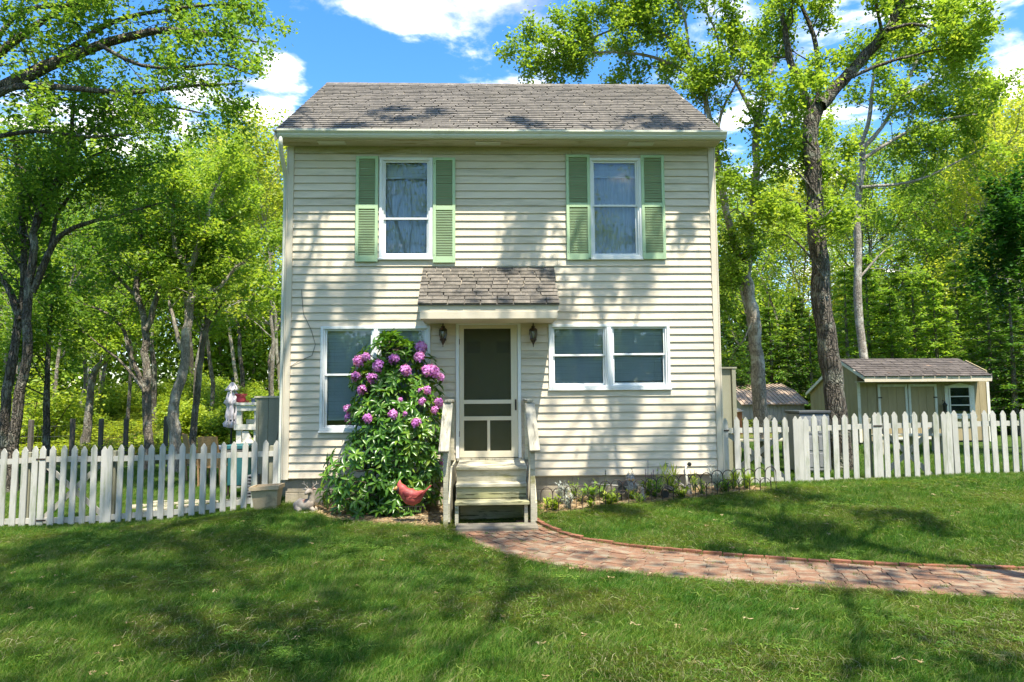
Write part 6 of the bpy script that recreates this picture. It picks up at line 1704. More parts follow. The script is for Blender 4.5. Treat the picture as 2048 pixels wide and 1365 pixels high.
# envelope in pixels at each height: (py, left px, right px)
env = [(668, 770, 795), (690, 735, 830), (715, 712, 872), (745, 700, 886), (780, 704, 886), (820, 700, 888), (860, 702, 886), (890, 694, 888), (905, 660, 888), (930, 640, 886), (960, 634, 884), (990, 640, 884), (1015, 650, 882), (1030, 690, 870)]
def env_at(py): return interp_pts(py, [(e[0], e[1]) for e in env]), interp_pts(py, [(e[0], e[2]) for e in env])
stems = MB(); whorls = []
root = np.array([rx0, ry0, G(rx0, ry0)-.03])
tries = 0
while len(whorls) < 430 and tries < 16000:
    tries += 1
    py = rr.uniform(668, 1032); l, r_ = env_at(py); px = rr.uniform(l+5, r_-5)
    e_ = abs((px-(l+r_)/2)/((r_-l)/2)); Ymax = -.30-.85*math.sqrt(max(0, 1-e_**2))*min(1, (py-640)/200)
    if py > 900 and px < 720: Ymax -= .25
    Y = Ymax+abs(rr.normal(0, .12)) if rr.rand() < .72 else rr.uniform(Ymax, -.15)
    Y = min(Y, -.13)
    p = at(px, py, Y)
    if p[2] < G(p[0], p[1])+.06: continue
    if any(np.linalg.norm(p-w) < .072 for w in whorls): continue
    whorls.append(p)
main = []
for k in range(9):
    tip = whorls[rr.randint(len(whorls))]*1.0
    py = 700+k*28; l, r_ = env_at(py); tip = at(l+(r_-l)*rr.uniform(.2, .8), py, -.5)
    P = catmull([root+rr.normal(0, .06, 3)*[1, 1, 0], root*.6+tip*.4+rr.normal(0, .08, 3), tip*.75+root*.25+rr.normal(0, .07, 3), tip], 12)
    main.append(P); stems.tube(P, np.linspace(.022, .007, 12), 6)
allm = np.concatenate(main)
for w in whorls:
    d2 = ((allm-w)**2).sum(1)+np.where(allm[:, 2] > w[2]-.03, 1, 0); j = allm[int(np.argmin(d2))]
    mid = (j+w)/2+np.array([0, 0, -.04])+rr.normal(0, .02, 3)
    stems.tube([j, mid, w], [.008, .006, .004], 4)
stems.build('stems', MT['stem'], rho, smooth=True)
# leaves
from mathutils import Quaternion
cam_v = Vector(CAM)
leaf_list = []
for w in whorls:
    out = Vector(((w[0]-rx0)*1.1, min(w[1]-(-.35), 0)*1.1, .65)); out.normalize()
    out = (out+Vector(rr.normal(0, .22, 3))).normalized()
    n_ = rr.randint(7, 11); ph = rr.uniform(0, 6.28)
    t1 = out.orthogonal().normalized(); t2 = out.cross(t1)
    for k in range(n_):
        a_ = ph+2*math.pi*k/n_+rr.normal(0, .12); el = rr.uniform(-.15, .45) if k % 3 else rr.uniform(.3, .8)
        d = (t1*math.cos(a_)+t2*math.sin(a_))*math.cos(el)+out*math.sin(el)
        d = (d+Vector((0, 0, -.15))).normalized()
        up_ = (out-d*out.dot(d)).normalized(); y_ = up_.cross(d)
        s_ = rr.uniform(.75, 1.25)
        M_ = Matrix(((d[0]*s_, y_[0]*s_, up_[0]*s_, w[0]), (d[1]*s_, y_[1]*s_, up_[1]*s_, w[1]), (d[2]*s_, y_[2]*s_, up_[2]*s_, w[2]), (0, 0, 0, 1)))
        leaf_list.append((s_*1.0-.25*(w[1]+.7)-.1*rr.rand(), M_))
leaf_list.sort(key=lambda q: -q[0])
ro = ORG[rho.name]
for _, M_ in leaf_list[:300]:
    o = bpy.data.objects.new('leaf', leaf_me); link(o); o.parent = rho
    M2 = M_.copy(); M2.translation = M_.translation-ro; o.matrix_local = M2
LVa = np.hstack([LV, np.ones((len(LV), 1))])
Vs, Fs = [], []; n0 = 0
LFa = np.array(LF)
for _, M_ in leaf_list[300:]:
    Vs.append((LVa @ np.array(M_).T)[:, :3]); Fs.append(LFa+n0); n0 += len(LV)
put('foliage', fast_mesh('foliage', np.concatenate(Vs), quads=np.concatenate(Fs), mat=MT['leaf_rhodo'], smooth=True), rho, kind='stuff')
# flower trusses
fr_ = np.random.RandomState(6)
fv, ff = [], []
gold = math.pi*(3-math.sqrt(5)); nb_ = 15
for i in range(nb_):
    zz = 1-1.25*i/nb_; rad = math.sqrt(max(0, 1-zz*zz)); a_ = i*gold
    d = np.array([rad*math.cos(a_), rad*math.sin(a_), zz]); d = unit(d+fr_.normal(0, .08, 3)); c = d*.050*fr_.uniform(.8, 1.15)
    t1 = unit(np.cross(d, [.3, .5, .8])); t2 = np.cross(d, t1)
    for k in range(5):
        b_ = 2*math.pi*k/5+fr_.uniform(0, .3); e = t1*math.cos(b_)+t2*math.sin(b_); s_ = np.cross(d, e)
        n0 = len(fv)
        q_ = fr_.uniform(.8, 1.2); w_ = fr_.normal(0, .006, 3); fv += [c*.7, c+e*.012+s_*.011+d*.012, c+(e*.036+s_*.013)*q_+d*.010+w_, c+(e*.041-s_*.007)*q_+d*.002+w_, c+e*.012-s_*.011+d*.012]
        ff += [(n0, n0+1, n0+2, n0+3, n0+4)]
truss_me = mesh_from('flower_truss', fv, ff, MT['petal_pink'], False)
fl_px = [(718, 723, 20), (732, 715, 15), (758, 733, 22), (789, 720, 19), (810, 742, 21), (841, 697, 23), (839, 715, 19), (713, 755, 18), (745, 757, 18), (725, 782, 18), (865, 745, 25), (853, 742, 20), (880, 756, 16), (854, 781, 15), (845, 804, 14), (877, 806, 16), (870, 821, 14),
         (695, 819, 16), (701, 838, 19), (735, 838, 16), (785, 830, 17), (833, 847, 18), (810, 828, 8), (801, 800, 8), (841, 782, 9), (884, 925, 11)]
for (px, py, d_) in fl_px:
    l, r_ = env_at(py); e_ = abs((px-(l+r_)/2)/((r_-l)/2)); Y = -.30-.85*math.sqrt(max(0, 1-min(e_, 1)**2))*min(1, (py-640)/200)-.08
    p = at(px, py, Y)
    o = bpy.data.objects.new('flower_truss', truss_me); link(o); o.parent = rho; o.location = Vector(p)-ro
    s_ = d_/2/1365*(Y-CAM[1])/.058; o.scale = (s_, s_, s_); o.rotation_euler = (math.radians(50)+rr.normal(0, .3), rr.normal(0, .3), rr.uniform(0, 6))

# ================================================================ FLOWER BED PLANTS
def clump(name, label, cat, x, y, h, w, leafm, kind='leafy', n=60, size=.05, seed=0, group=None):
    r = np.random.RandomState(seed); g_ = G(x, y)+.015
    t_ = thing(name, label, cat, (x, y, g_), group)
    st = MB(); V, T_ = [], []; c0 = []
    ns = max(5, n//10)
    for k in range(ns):
        a_ = r.uniform(0, 6.28); rad = w*.5*r.rand()**.5; hh = h*r.uniform(.55, 1)
        P = catmull([(x+r.normal(0, .01), y+r.normal(0, .01), g_-.02), (x+rad*.5*math.cos(a_), y+rad*.5*math.sin(a_), g_+hh*.55), (x+rad*math.cos(a_), y+rad*math.sin(a_), g_+hh)], 6)
        st.tube(P, [.004]*5+[.002], 4, cap=False); c0.append(P)
    st.build('stems', MT['green_stem'] if leafm is not MT['leaf_silver'] else leafm, t_)
    vs, fs = [], []
    for k in range(n):
        P = c0[r.randint(len(c0))]; q = P[r.randint(1, 6)]+r.normal(0, .008, 3)
        a_ = r.uniform(0, 6.28); el = r.uniform(-.1, 1.0) if kind != 'grassy' else r.uniform(.6, 1.3)
        d = np.array([math.cos(a_)*math.cos(el), math.sin(a_)*math.cos(el), math.sin(el)]); s_ = np.cross(d, [0, 0, 1]); s_ = unit(s_)*.5
        L_ = size*r.uniform(.6, 1.3); W_ = L_*{'leafy': .55, 'feathery': .25, 'grassy': .09}[kind]
        n0 = len(vs); vs += [q, q+d*L_*.45+s_*W_, q+d*L_, q+d*L_*.45-s_*W_]; fs += [(n0, n0+1, n0+2), (n0, n0+2, n0+3)]
    put('foliage', mesh_from('foliage', vs, fs, leafm), t_)
    return t_, c0, r
def bed_at(px, Y): return ax(px, 1000, Y), Y
for i, (px, Y, h, w, lab) in enumerate(((1125, -.45, .33, .20, 'silver dusty miller plant nearest the steps'), (1135, -.85, .20, .16, 'low silver plant in front of the one nearest the steps'), (1434, -.40, .38, .26, 'silver dusty miller by the right corner of the house'), (1262, -.30, .42, .12, 'silver sprig sticking up behind the owl figurine'))):
    x, y = bed_at(px, Y); clump('silver_plant', lab, 'plant', x, y, h, w, MT['leaf_silver'], 'feathery', 260, .06, 400+i)
for i, (px, Y, h, w, n, kind, lab) in enumerate(((1095, -.75, .18, .22, 90, 'leafy', 'green leafy clump at the left end of the flower bed'), (1203, -.40, .26, .22, 150, 'feathery', 'feathery green plant left of the clock-faced lamp'), (1160, -.5, .16, .2, 80, 'feathery', 'thin green plant between the silver plants'),
        (1230, -.75, .17, .26, 110, 'leafy', 'low yellow-green mound behind the edging hoops'), (1296, -.45, .30, .26, 130, 'leafy', 'broad-leaved green plant under the pink flower spikes'), (1350, -.42, .20, .25, 110, 'leafy', 'yellow-green plant beside the round spotlight'),
        (1318, -.30, .34, .30, 110, 'feathery', 'airy green plant behind the spotlight'), (1390, -.35, .36, .22, 80, 'feathery', 'wispy plant right of the standpipe'), (1468, -.35, .20, .22, 140, 'grassy', 'grassy tuft at the right end of the edging'), (1495, -.35, .18, .2, 120, 'grassy', 'last grassy tuft under the pickets'), (1265, -.6, .14, .3, 90, 'leafy', 'low green mound before the owl figurine'), (1180, -.9, .10, .2, 60, 'leafy', 'small green seedling patch by the hoops'))):
    x, y = bed_at(px, Y); clump('bed_plant', lab, 'plant', x, y, h, w, MT['leaf_shrub'] if i % 3 else MT['leaf_bright'], kind, n, .06 if kind == 'leafy' else (.05 if kind == 'feathery' else .16), 430+i)
for i, (px, Y, h, w, n, kind, lab) in enumerate(((1108, -.95, .22, .24, 120, 'leafy', 'leafy green plant close to the right newel post'), (1148, -.35, .30, .22, 110, 'feathery', 'tall airy green plant behind the leftmost silver plants'), (1183, -.6, .24, .3, 150, 'leafy', 'bushy green plant behind the fifth hoop of the edging'),
        (1218, -.9, .16, .3, 130, 'leafy', 'low leafy green patch right behind the hoops, below the feathery plant'), (1280, -.9, .15, .3, 120, 'feathery', 'low ferny green patch below the pink flower spikes'), (1308, -.6, .22, .24, 110, 'leafy', 'mid green leafy plant left of the tipped spotlight'),
        (1363, -.75, .16, .3, 130, 'leafy', 'low yellow-green patch right of the tipped spotlight'), (1405, -.6, .22, .26, 130, 'feathery', 'airy green tuft between the standpipe and the house corner'), (1450, -.55, .18, .26, 130, 'leafy', 'leafy green mound under the right corner board'), (1340, -.3, .34, .2, 90, 'grassy', 'tall grassy tuft behind the hose'))):
    x, y = bed_at(px, Y); clump('bed_plant', lab, 'plant', x, y, h, w, (MT['leaf_shrub'], MT['leaf_bright'], MT['leaf_oak'])[i % 3], kind, n, .07 if kind == 'leafy' else (.06 if kind == 'feathery' else .18), 470+i)
# pink salvia spikes and one dark lavender spike
def spikes(name, label, px, Y, tops, matp, seed):
    r = np.random.RandomState(seed); x0_, y0_ = bed_at(px, Y); g_ = G(x0_, y0_)
    t_ = thing(name, label, 'flower', (x0_, y0_, g_))
    for (pxt, pyt, pyb) in tops:
        A = np.array([x0_, y0_, g_]); B = at(pxt, pyb, Y); C_ = at(pxt, pyt, Y)
        MB().tube(catmull([A, (A+B)/2+[0, 0, .03], B, C_], 8), .003, 4, cap=False).build('stem', MT['green_stem'], t_)
        vs, fs = [], []
        for k in range(46):
            q = B+(C_-B)*r.rand(); a_ = r.uniform(0, 6.28); d = np.array([math.cos(a_), math.sin(a_), r.uniform(-.2, .6)])*.5; s_ = unit(np.cross(d, [0, 0, 1]))*.006
            n0 = len(vs); vs += [q, q+d*.016+s_, q+d*.034, q+d*.016-s_]; fs += [(n0, n0+1, n0+2), (n0, n0+2, n0+3)]
        put('flower_spike', mesh_from('flower_spike', vs, fs, matp), t_)
spikes('salvia', 'pink flower spikes rising in the middle of the flower bed', 1296, -.42, [(1296, 920, 958), (1291, 938, 955), (1303, 945, 957)], MT['petal_mauve'], 1)
spikes('salvia', 'thinner pink flower spikes left of the garden tap', 1315, -.38, [(1316, 935, 955), (1307, 940, 952)], MT['petal_mauve'], 2)
MT['petal_dark'] = leaf_mat('lavender_petal', (.05, .05, .12), (.10, .10, .2), trans=.2)
spikes('lavender', 'single dark flower spike left of the owl figurine', 1205, -.35, [(1211, 940, 950)], MT['petal_dark'], 3)

# wrought-iron hoop edging
he = thing('hoop_edging', 'low black iron hoop edging along the front of the flower bed', 'garden edging', (.46, -1.15, .1))
e0, e1 = (.47, -1.14), (3.98, -.62)
n_h = 21
def hoop(c, wdt, h, u_):
    g_ = G(c[0], c[1])-.02; P = []
    P.append((c[0]-u_[0]*wdt/2, c[1]-u_[1]*wdt/2, g_)); P.append((c[0]-u_[0]*wdt/2, c[1]-u_[1]*wdt/2, g_+h-wdt/2))
    for k in range(1, 9):
        a_ = math.pi-math.pi*k/9; P.append((c[0]+u_[0]*wdt/2*math.cos(a_), c[1]+u_[1]*wdt/2*math.cos(a_), g_+h-wdt/2+wdt/2*math.sin(a_)))
    P.append((c[0]+u_[0]*wdt/2, c[1]+u_[1]*wdt/2, g_+h-wdt/2)); P.append((c[0]+u_[0]*wdt/2, c[1]+u_[1]*wdt/2, g_))
    return P
u_ = np.array([e1[0]-e0[0], e1[1]-e0[1]]); Lh = np.linalg.norm(u_); u_ /= Lh
for k in range(n_h):
    c = (e0[0]+u_[0]*Lh*(k+.5)/n_h, e0[1]+u_[1]*Lh*(k+.5)/n_h)
    MB().tube(hoop(c, Lh/n_h, .40+random.Random(k).uniform(-.01, .01), u_), .0065, 5).build('hoop', MT['mesh_black'], he, smooth=True)
    c2 = (c[0]+u_[0]*Lh/n_h*.5, c[1]+u_[1]*Lh/n_h*.5)
    if k < n_h-1: MB().tube(hoop((c2[0], c2[1]+.008), Lh/n_h*.98, .25, u_), .0055, 5).build('small_hoop', MT['mesh_black'], he, smooth=True)
    MB().tube([(c[0], c[1], G(*c)-.02), (c[0], c[1], G(*c)+.235)], .0055, 5).build('upright', MT['mesh_black'], he)
mm = MB()
mm.bar((e0[0], e0[1], G(*e0)+.06), (e1[0], e1[1], G(*e1)+.06), .006, .006); mm.build('bottom_bar', MT['mesh_black'], he)
# short rack of the same under the cardinal
rk = thing('low_edging', 'short low rusty edging rack in front of the red cardinal ornament', 'garden edging', cp(822, 1020))
for k in range(12):
    px = 797+k*4.6; MB().tube([cp(px, 1027, -.08), cp(px, 1013, -.08)], .004, 4).build('upright', MT['mesh_black'], rk)
MB().bar(cp(795, 1014, -.08), cp(850, 1013, -.08), .006, .008).build('top_bar', MT['mesh_black'], rk)
# solar spotlights
def spot(px, py, Y, label, panel):
    x, _, z = at(px, py, Y); g_ = G(x, Y)
    t_ = thing('solar_spotlight', label, 'garden light', (x, Y, g_))
    MB().tube([(x, Y+.03, g_-.03), (x, Y+.02, z-.02)], .010, 6).build('stake', MT['black_plastic'], t_)
    MB().lathe((x, Y-.02, z), [(.050, -.01), (.056, -.02), (.056, .02), (.035, .06), (.012, .08)], 16, axis=1).build('lamp_head', MT['black_plastic'], t_, smooth=False)
    MB().lathe((x, Y-.026, z), [(.046, -.002), (.046, .004)], 16, axis=1).build('lens', MT['grey_plastic'], t_)
    P = at(panel[0], panel[1], Y+.06)
    m_ = MB(); m_.bar((P[0]-.07, P[1], P[2]+panel[2]), (P[0]+.07, P[1], P[2]-panel[2]), .10, .014, up=(0, -.5, 1)); m_.build('solar_panel', MT['black_plastic'], t_)
    MB().tube([(x, Y+.02, z+.02), (P[0], P[1], P[2]-.01)], .007, 5).build('arm', MT['black_plastic'], t_)
spot(1243, 979, -.72, 'black solar spotlight with a flat panel left of the owl figurine', (1245, 967, .0))
spot(1329, 988, -.68, 'black round solar spotlight tipped up, in front of the tap hose', (1338, 976, .025))
# small ornament stones / white pebble ornaments in the bed
for i, (px, Y, lab) in enumerate(((1285, -.72, 'small pale gnome-like pebble ornament between the two spotlights'), (1379, -.55, 'small white pebble ornament right of the round spotlight'))):
    x = ax(px, 1000, Y); g_ = G(x, Y)
    o = MB().lathe((x, Y, g_), [(.03, 0), (.045, .04), (.04, .09), (.022, .13), (.03, .16), (.018, .20), (.002, .22)], 10).build('stone_ornament', MT['statue'], smooth=True); tag(o, lab, 'ornament')
# white pipe lying along the wall
x0_, x1_ = ax(1183, 975, -.2), ax(1288, 978, -.2)
tag(MB().tube([(x0_, -.2, .42), (x0_+.15, -.2, .385), (x0_+.4, -.22, .37), (x1_, -.22, .375)], .013, 7).build('ground_hose', MT['hose'], smooth=True), 'pale hose lying along the foundation behind the flower bed', 'hose')

# ================================================================ POT PLANTS ON THE STAND
for i, (t_, x, z0, z1, r_) in enumerate(pot_things[:2]):
    r = np.random.RandomState(i+70); vs, fs = [], []
    for k in range(160 if i == 0 else 60):
        q = np.array([x, ORG[t_.name][1], z1-.02])+r.normal(0, 1, 3)*[r_*.8, r_*.5, .05]+[0, 0, .06*r.rand()]
        a_ = r.uniform(0, 6.28); d = np.array([math.cos(a_), math.sin(a_), r.uniform(0, 1)])*.06; s_ = unit(np.cross(d, [0, 0, 1]))*.014
        n0 = len(vs); vs += [q, q+d*.5+s_, q+d, q+d*.5-s_]; fs += [(n0, n0+1, n0+2), (n0, n0+2, n0+3)]
    put('foliage', mesh_from('foliage', vs, fs, MT['leaf_gold'] if i == 0 else MT['leaf_bright']), t_)

# ================================================================ GRASS
def grass_mat(name, stops, dry):
    m, N, L = new_mat(name)
    out = N.new("ShaderNodeOutputMaterial"); g = N.new("ShaderNodeNewGeometry"); oi = N.new("ShaderNodeObjectInfo")
    n1 = noise_node(N, L, oi.outputs["Location"], .75, 5, .62); n2 = noise_node(N, L, oi.outputs["Location"], 3.2, 3, .6)
    f = math_n(N, L, 'ADD', math_n(N, L, 'MULTIPLY', n1, .75), math_n(N, L, 'MULTIPLY', n2, .35))
    f = math_n(N, L, 'ADD', f, math_n(N, L, 'MULTIPLY', math_n(N, L, 'SUBTRACT', g.outputs["Random Per Island"], .5), .35))
    col = ramp(N, L, f, stops)
    dm = math_n(N, L, 'ADD', math_n(N, L, 'MULTIPLY', g.outputs["Random Per Island"], .55), math_n(N, L, 'MULTIPLY', n2, .5))
    col = mixc(N, L, ramp(N, L, dm, [(.70, (0, 0, 0)), (.80, (.85, .85, .85))]), col, dry)
    p = N.new("ShaderNodeBsdfPrincipled"); L.new(col, p.inputs["Base Color"]); p.inputs["Roughness"].default_value = .55; p.inputs["Specular IOR Level"].default_value = .25
    t = N.new("ShaderNodeBsdfTranslucent"); L.new(mixc(N, L, 1.0, col, (1.2, 1.15, .6), 'MULTIPLY'), t.inputs[0])
    mx = N.new("ShaderNodeMixShader"); mx.inputs[0].default_value = .35
    L.new(p.outputs[0], mx.inputs[1]); L.new(t.outputs[0], mx.inputs[2]); L.new(mx.outputs[0], out.inputs[0]); return m
MT['grass'] = grass_mat('lawn_grass', [(.38, (.036, .125, .010)), (.55, (.085, .20, .016)), (.72, (.17, .255, .035))], (.29, .265, .125))
MT['cover'] = leaf_mat('ground_cover_leaf', (.12, .19, .02), (.30, .38, .03), (.48, .50, .05), clump=.5)
def tuft_mesh(seed, nb, rad, h0, h1, w, lean, mat):
    r = np.random.RandomState(seed); V, T_ = [], []
    for k in range(nb):
        a_ = r.uniform(0, 6.28); q = np.array([math.cos(a_), math.sin(a_), 0])*rad*r.rand()**.5; b_ = r.uniform(0, 6.28)
        ld = np.array([math.cos(b_), math.sin(b_), 0])*r.uniform(.1, 1)*lean; h = r.uniform(h0, h1); sd = np.array([-math.sin(b_+1), math.cos(b_+1), 0])*w/2
        m1 = q+ld*h*.35+[0, 0, h*.6]; tp = q+ld*h*1.1+[0, 0, h*r.uniform(.75, 1)]
        n0 = len(V); V += [q-sd, q+sd, m1+sd*.8, m1-sd*.8, tp]; T_ += [(n0, n0+1, n0+2), (n0, n0+2, n0+3), (n0+3, n0+2, n0+4)]
    return fast_mesh('grass_tuft', np.array(V), tris=np.array(T_), mat=mat)
def gn_scatter(name, P, templates, smin, smax, label, cat, kind='stuff', seed=0):
    me = bpy.data.meshes.new(name); me.vertices.add(len(P)); me.vertices.foreach_set("co", np.ascontiguousarray(P, np.float32).ravel()); me.update()
    o = put(name, me, kind=kind); tag(o, label, cat)
    col = bpy.data.collections.new(name+'_kinds')
    for i, tm in enumerate(templates): col.objects.link(bpy.data.objects.new('%s_piece' % name, tm))
    ng = bpy.data.node_groups.new(name, 'GeometryNodeTree')
    ng.interface.new_socket('Geometry', in_out='INPUT', socket_type='NodeSocketGeometry'); ng.interface.new_socket('Geometry', in_out='OUTPUT', socket_type='NodeSocketGeometry')
    N, L = ng.nodes, ng.links
    gi, go = N.new('NodeGroupInput'), N.new('NodeGroupOutput'); ip = N.new('GeometryNodeInstanceOnPoints'); ci = N.new('GeometryNodeCollectionInfo')
    ci.inputs['Collection'].default_value = col; ci.inputs['Separate Children'].default_value = True; ci.inputs['Reset Children'].default_value = True
    m2p = N.new('GeometryNodeMeshToPoints')
    rv = N.new('FunctionNodeRandomValue'); rv.data_type = 'FLOAT_VECTOR'; rv.inputs[0].default_value = (-.12, -.12, 0); rv.inputs[1].default_value = (.12, .12, 6.283)
    rs_ = N.new('FunctionNodeRandomValue'); rs_.data_type = 'FLOAT'; rs_.inputs[2].default_value = smin; rs_.inputs[3].default_value = smax; rs_.inputs['Seed'].default_value = seed+3
    e2r = N.new('FunctionNodeEulerToRotation'); L.new(rv.outputs[0], e2r.inputs[0])
    L.new(gi.outputs[0], m2p.inputs[0]); L.new(m2p.outputs[0], ip.inputs['Points']); L.new(ci.outputs[0], ip.inputs['Instance']); ip.inputs['Pick Instance'].default_value = True
    L.new(e2r.outputs[0], ip.inputs['Rotation']); L.new(rs_.outputs[1], ip.inputs['Scale']); L.new(ip.outputs[0], go.inputs[0])
    md = o.modifiers.new('scatter', 'NODES'); md.node_group = ng
    return o
gr = np.random.RandomState(42)
def sample(n, x0, x1, y0, y1): return gr.uniform(x0, x1, n), gr.uniform(y0, y1, n)
X_, Y_ = [], []
for n_, (x0, x1, y0, y1) in ((30000, (-5.2, 5.2, -8.3, -4.0)), (27000, (-8.5, 9.0, -4.2, .2)), (5000, (-9, -5.2, -8.3, -4.0)), (5500, (5.2, 9.5, -8.3, -4.0)), (9000, (-10, -3.5, .1, 8)), (7000, (3.5, 11, .1, 7)), (3000, (-3.4, 3.4, 5.8, 9)), (3000, (-12, 12, -10, -8))):
    x, y = sample(n_, x0, x1, y0, y1); X_.append(x); Y_.append(y)
X_ = np.concatenate(X_); Y_ = np.concatenate(Y_)
ok = ~in_bed(X_, Y_) & ~inside_poly(X_, Y_, PATH_POLY) & ~((np.abs(X_) < 3.45) & (Y_ > -.04) & (Y_ < 5.8)) & ~((X_ > -.85) & (X_ < .5) & (Y_ > -2.0))
# grass thins out in the worn patio area
ok &= ~((X_ > -6.8) & (X_ < -3.6) & (Y_ > .9) & (Y_ < 3.2) & (gr.rand(len(X_)) < .75))
X_, Y_ = X_[ok], Y_[ok]
tufts = [tuft_mesh(500+i, 34, .08, .025+.008*i, .06+.012*i, .0036, .6+.12*i, MT['grass']) for i in range(5)]
gn_scatter('lawn_grass', np.stack([X_, Y_, G(X_, Y_)-.018], 1), tufts, .75, 1.25, 'mown green lawn grass in front of and beside the house', 'grass', seed=1)
# grass creeping over path edges, weeds in the joints, a ragged fringe at fence, steps and beds
ex, ey = [], []
for line, side in ((NE, 1), (off, 1)):
    k = gr.randint(0, 200, 900); j = gr.normal(0, .022, (900, 2)); ex.append(line[k][:, 0]+j[:, 0]); ey.append(line[k][:, 1]+j[:, 1])
bx_, by_ = sample(5000, -.8, 6, -5.6, -1.5); inn = inside_poly(bx_, by_, PATH_POLY)
nz_ = np.sin(bx_*7.1)*np.sin(by_*9.3+bx_*2)+gr.normal(0, .25, 5000); kk_ = inn & (nz_ > .62)
ex.append(bx_[kk_]); ey.append(by_[kk_])
for poly in (bed, bed_l):
    PP = resample(np.array(poly), 400); j = gr.normal(0, .035, (400, 2)); sel = PP[:, 1] < -.1; ex.append(PP[sel, 0]+j[sel, 0]); ey.append(PP[sel, 1]-.02+j[sel, 1])
fx = gr.uniform(-8, -3.5, 900); ex.append(fx); ey.append(.08+gr.normal(0, .03, 900)); fx = gr.uniform(3.5, 9, 900); ex.append(fx); ey.append(.08+gr.normal(0, .03, 900))
ex = np.concatenate(ex); ey = np.concatenate(ey)
wt = [tuft_mesh(520+i, 16, .03, .03, .075, .0045, .9, MT['grass']) for i in range(3)]
gn_scatter('edge_grass', np.stack([ex, ey, G(ex, ey)+.005], 1), wt, .6, 1.1, 'grass tufts and weeds creeping into the brick joints and along the edges', 'grass', seed=2)
MT['straw'] = leaf_mat('straw', (.13, .14, .06), (.26, .25, .13), (.42, .39, .25), trans=.2, rough=.7, clump=4)
# dry clippings lying on the lawn
def clippings(n, regions, mt='straw', seed=12, w0=.0013):
    r = np.random.RandomState(seed); xs_, ys_ = [], []
    for (x0, x1, y0, y1, w) in regions:
        a_ = r.uniform(x0, x1, int(n*w*3)); b_ = r.uniform(y0, y1, int(n*w*3))
        nz = np.sin(a_*2.3+b_*1.1)+np.sin(b_*3.7-a_*.8+1)+np.sin(a_*5.1+b_*4.3)*.6+r.normal(0, .5 if mt == 'straw' else 1.6, len(a_)); k = np.argsort(-nz)[:int(n*w)]
        xs_.append(a_[k]); ys_.append(b_[k])
    x = np.concatenate(xs_); y = np.concatenate(ys_); k = ~inside_poly(x, y, PATH_POLY) & ~in_bed(x, y); x, y = x[k], y[k]; n = len(x)
    an = r.normal(.1, .8, n); L_ = r.uniform(.04, .13, n); h = G(x, y)+r.uniform(.035, .06, n); cur = r.normal(0, .35, n)
    V = np.zeros((n, 6, 3)); w = w0
    for i, t in enumerate((-.5, 0, .5)):
        a2 = an+cur*t; px_ = x+np.cos(a2)*L_*t; py_ = y+np.sin(a2)*L_*t; hz = h+(0.012 if i == 1 else 0)+r.normal(0, .006, n)
        V[:, 2*i] = np.stack([px_-np.sin(a2)*w, py_+np.cos(a2)*w, hz], 1); V[:, 2*i+1] = np.stack([px_+np.sin(a2)*w, py_-np.cos(a2)*w, hz+.002], 1)
    b = np.arange(n)[:, None]*6
    Q = np.concatenate([b+np.array([[0, 1, 3, 2]]), b+np.array([[2, 3, 5, 4]])])
    return fast_mesh('dry_clippings', V.reshape(-1, 3), quads=Q, mat=MT[mt])
MT['grass_long'] = leaf_mat('long_grass', (.08, .17, .02), (.17, .27, .04), (.34, .38, .10), trans=.35, rough=.6, clump=3)
o = put('long_grass', clippings(52000, ((-5, 5, -7.8, -4.6, .45), (-8, 8.5, -4.6, -.3, .55)), 'grass_long', 5, .0016), kind='stuff'); tag(o, 'longer flattened grass blades combed over the mown lawn', 'grass')
o = put('dry_clippings', clippings(42000, ((-5, 5, -7.8, -4.6, .55), (-8, 8, -4.6, -.6, .45))), kind='stuff'); tag(o, 'pale dry grass clippings lying loose on the lawn', 'grass clippings')
# leaf litter on beds, ground cover in the woods
lx, ly = sample(5200, -3.2, 4.0, -1.7, -.05); kk_ = in_bed(lx, ly); lx, ly = lx[kk_], ly[kk_]
def litter_mesh(seed):
    r = np.random.RandomState(seed); V, T_ = [], []
    for k in range(5):
        q = r.normal(0, .02, 3)*[1, 1, .3]; a_ = r.uniform(0, 6.28); d = np.array([math.cos(a_), math.sin(a_), r.uniform(-.2, .4)])*.028; s_ = np.array([-math.sin(a_), math.cos(a_), r.uniform(-.5, .5)])*.009
        n0 = len(V); V += [q-d, q+s_, q+d, q-s_]; T_ += [(n0, n0+1, n0+2), (n0, n0+2, n0+3)]
    return fast_mesh('litter', np.array(V), tris=np.array(T_), mat=MT['litter'])
MT['litter'] = leaf_mat('dry_leaf', (.18, .10, .05), (.36, .25, .13), (.58, .47, .30), trans=.15, rough=.8, clump=8)
gn_scatter('leaf_litter', np.stack([lx, ly, G(lx, ly)+.035], 1), [litter_mesh(1), litter_mesh(2)], .6, 1.3, 'dry brown leaves and straw scattered over the flower beds', 'leaf litter', seed=5)
cxs, cys = [], []
for n_, a_, b_ in ((9000, (-26, -2.5), (9.5, 36)), (2500, (6, 26), (12, 30))):
    x, y = sample(n_, *a_, *b_); nz = np.sin(x*.7+1)*np.sin(y*.55)+gr.normal(0, .5, n_)+.35; k = nz > 0; cxs.append(x[k]); cys.append(y[k])
cxs = np.concatenate(cxs); cys = np.concatenate(cys)
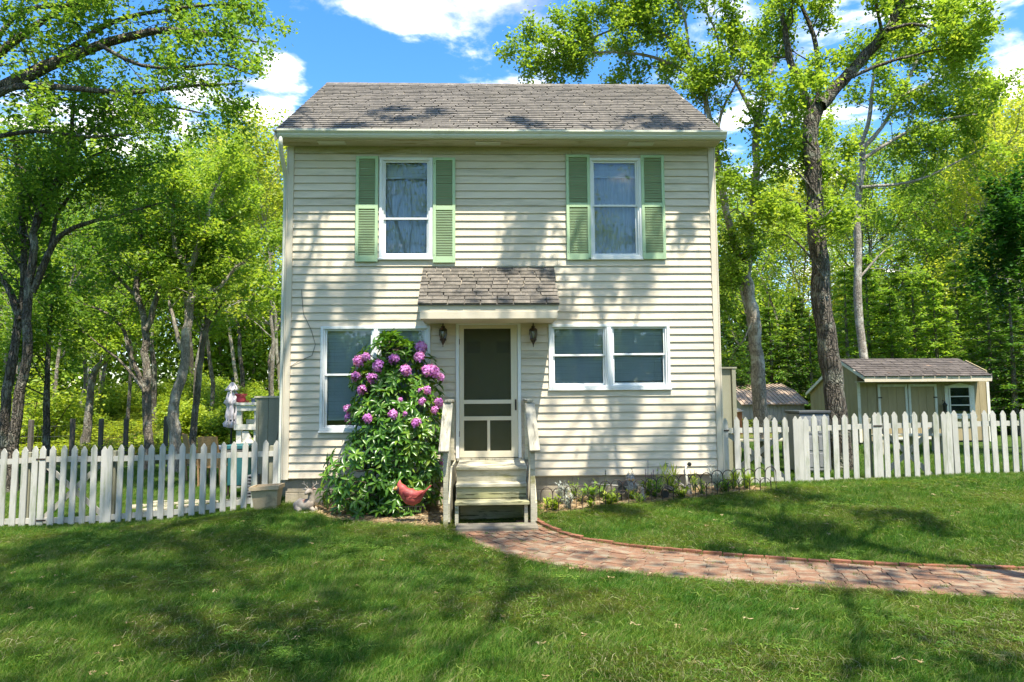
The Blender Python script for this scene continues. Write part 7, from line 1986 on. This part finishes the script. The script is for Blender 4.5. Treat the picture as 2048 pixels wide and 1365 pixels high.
def cover_mesh(seed):
    r = np.random.RandomState(seed); V, T_ = [], []
    for k in range(46):
        q = r.normal(0, .16, 3)*[1, 1, 0]+[0, 0, r.uniform(.02, .32)]; a_ = r.uniform(0, 6.28); d = np.array([math.cos(a_), math.sin(a_), r.uniform(-.3, .5)])*.045; s_ = np.array([-math.sin(a_), math.cos(a_), r.uniform(-.4, .4)])*.026
        n0 = len(V); V += [q-d, q+s_, q+d, q-s_]; T_ += [(n0, n0+1, n0+2), (n0, n0+2, n0+3)]
    return fast_mesh('cover', np.array(V), tris=np.array(T_), mat=MT['cover'])
gn_scatter('ground_cover', np.stack([cxs, cys, G(cxs, cys)], 1), [cover_mesh(1), cover_mesh(2), cover_mesh(3)], .7, 1.5, 'low yellow-green ground cover plants on the woodland floor', 'ground cover', seed=7)

wx, wy = sample(5000, -7, 7.5, -7.8, -.6); nzw = np.sin(wx*1.9+2)*np.sin(wy*2.3+wx*.7)+gr.normal(0, .35, 5000)
kw = (nzw > .72) & ~in_bed(wx, wy) & ~inside_poly(wx, wy, PATH_POLY) & ~((wx > -.9) & (wx < .5) & (wy > -2.1)); wx, wy = wx[kw], wy[kw]
def clover_mesh(seed):
    r = np.random.RandomState(seed); V, T_ = [], []
    for k in range(22):
        q = r.normal(0, .05, 3)*[1, 1, 0]+[0, 0, r.uniform(.03, .055)]; ph = r.uniform(0, 6.28)
        for j in range(3):
            a_ = ph+j*2.09; d = np.array([math.cos(a_), math.sin(a_), .15])*.016; s_ = np.array([-math.sin(a_), math.cos(a_), 0])*.007
            n0 = len(V); V += [q, q+d*.7+s_, q+d, q+d*.7-s_]; T_ += [(n0, n0+1, n0+2), (n0, n0+2, n0+3)]
    return fast_mesh('clover', np.array(V), tris=np.array(T_), mat=MT['leaf_oak'])
gn_scatter('lawn_clover', np.stack([wx, wy, G(wx, wy)], 1), [clover_mesh(1), clover_mesh(2)], .8, 1.3, 'low clover patches growing in the lawn', 'clover', seed=9)
fx_, fy_ = sample(420, -7, 7.5, -7.8, -.6); kf = ~in_bed(fx_, fy_) & ~((fx_ > -.9) & (fx_ < .5) & (fy_ > -1.7)); fx_, fy_ = fx_[kf], fy_[kf]
gn_scatter('fallen_leaves', np.stack([fx_, fy_, G(fx_, fy_)+np.where(inside_poly(fx_, fy_, PATH_POLY), .045, .05)], 1), [litter_mesh(7), litter_mesh(8)], .35, .8, 'a few dry fallen leaves on the lawn and brick path', 'fallen leaves', seed=11)
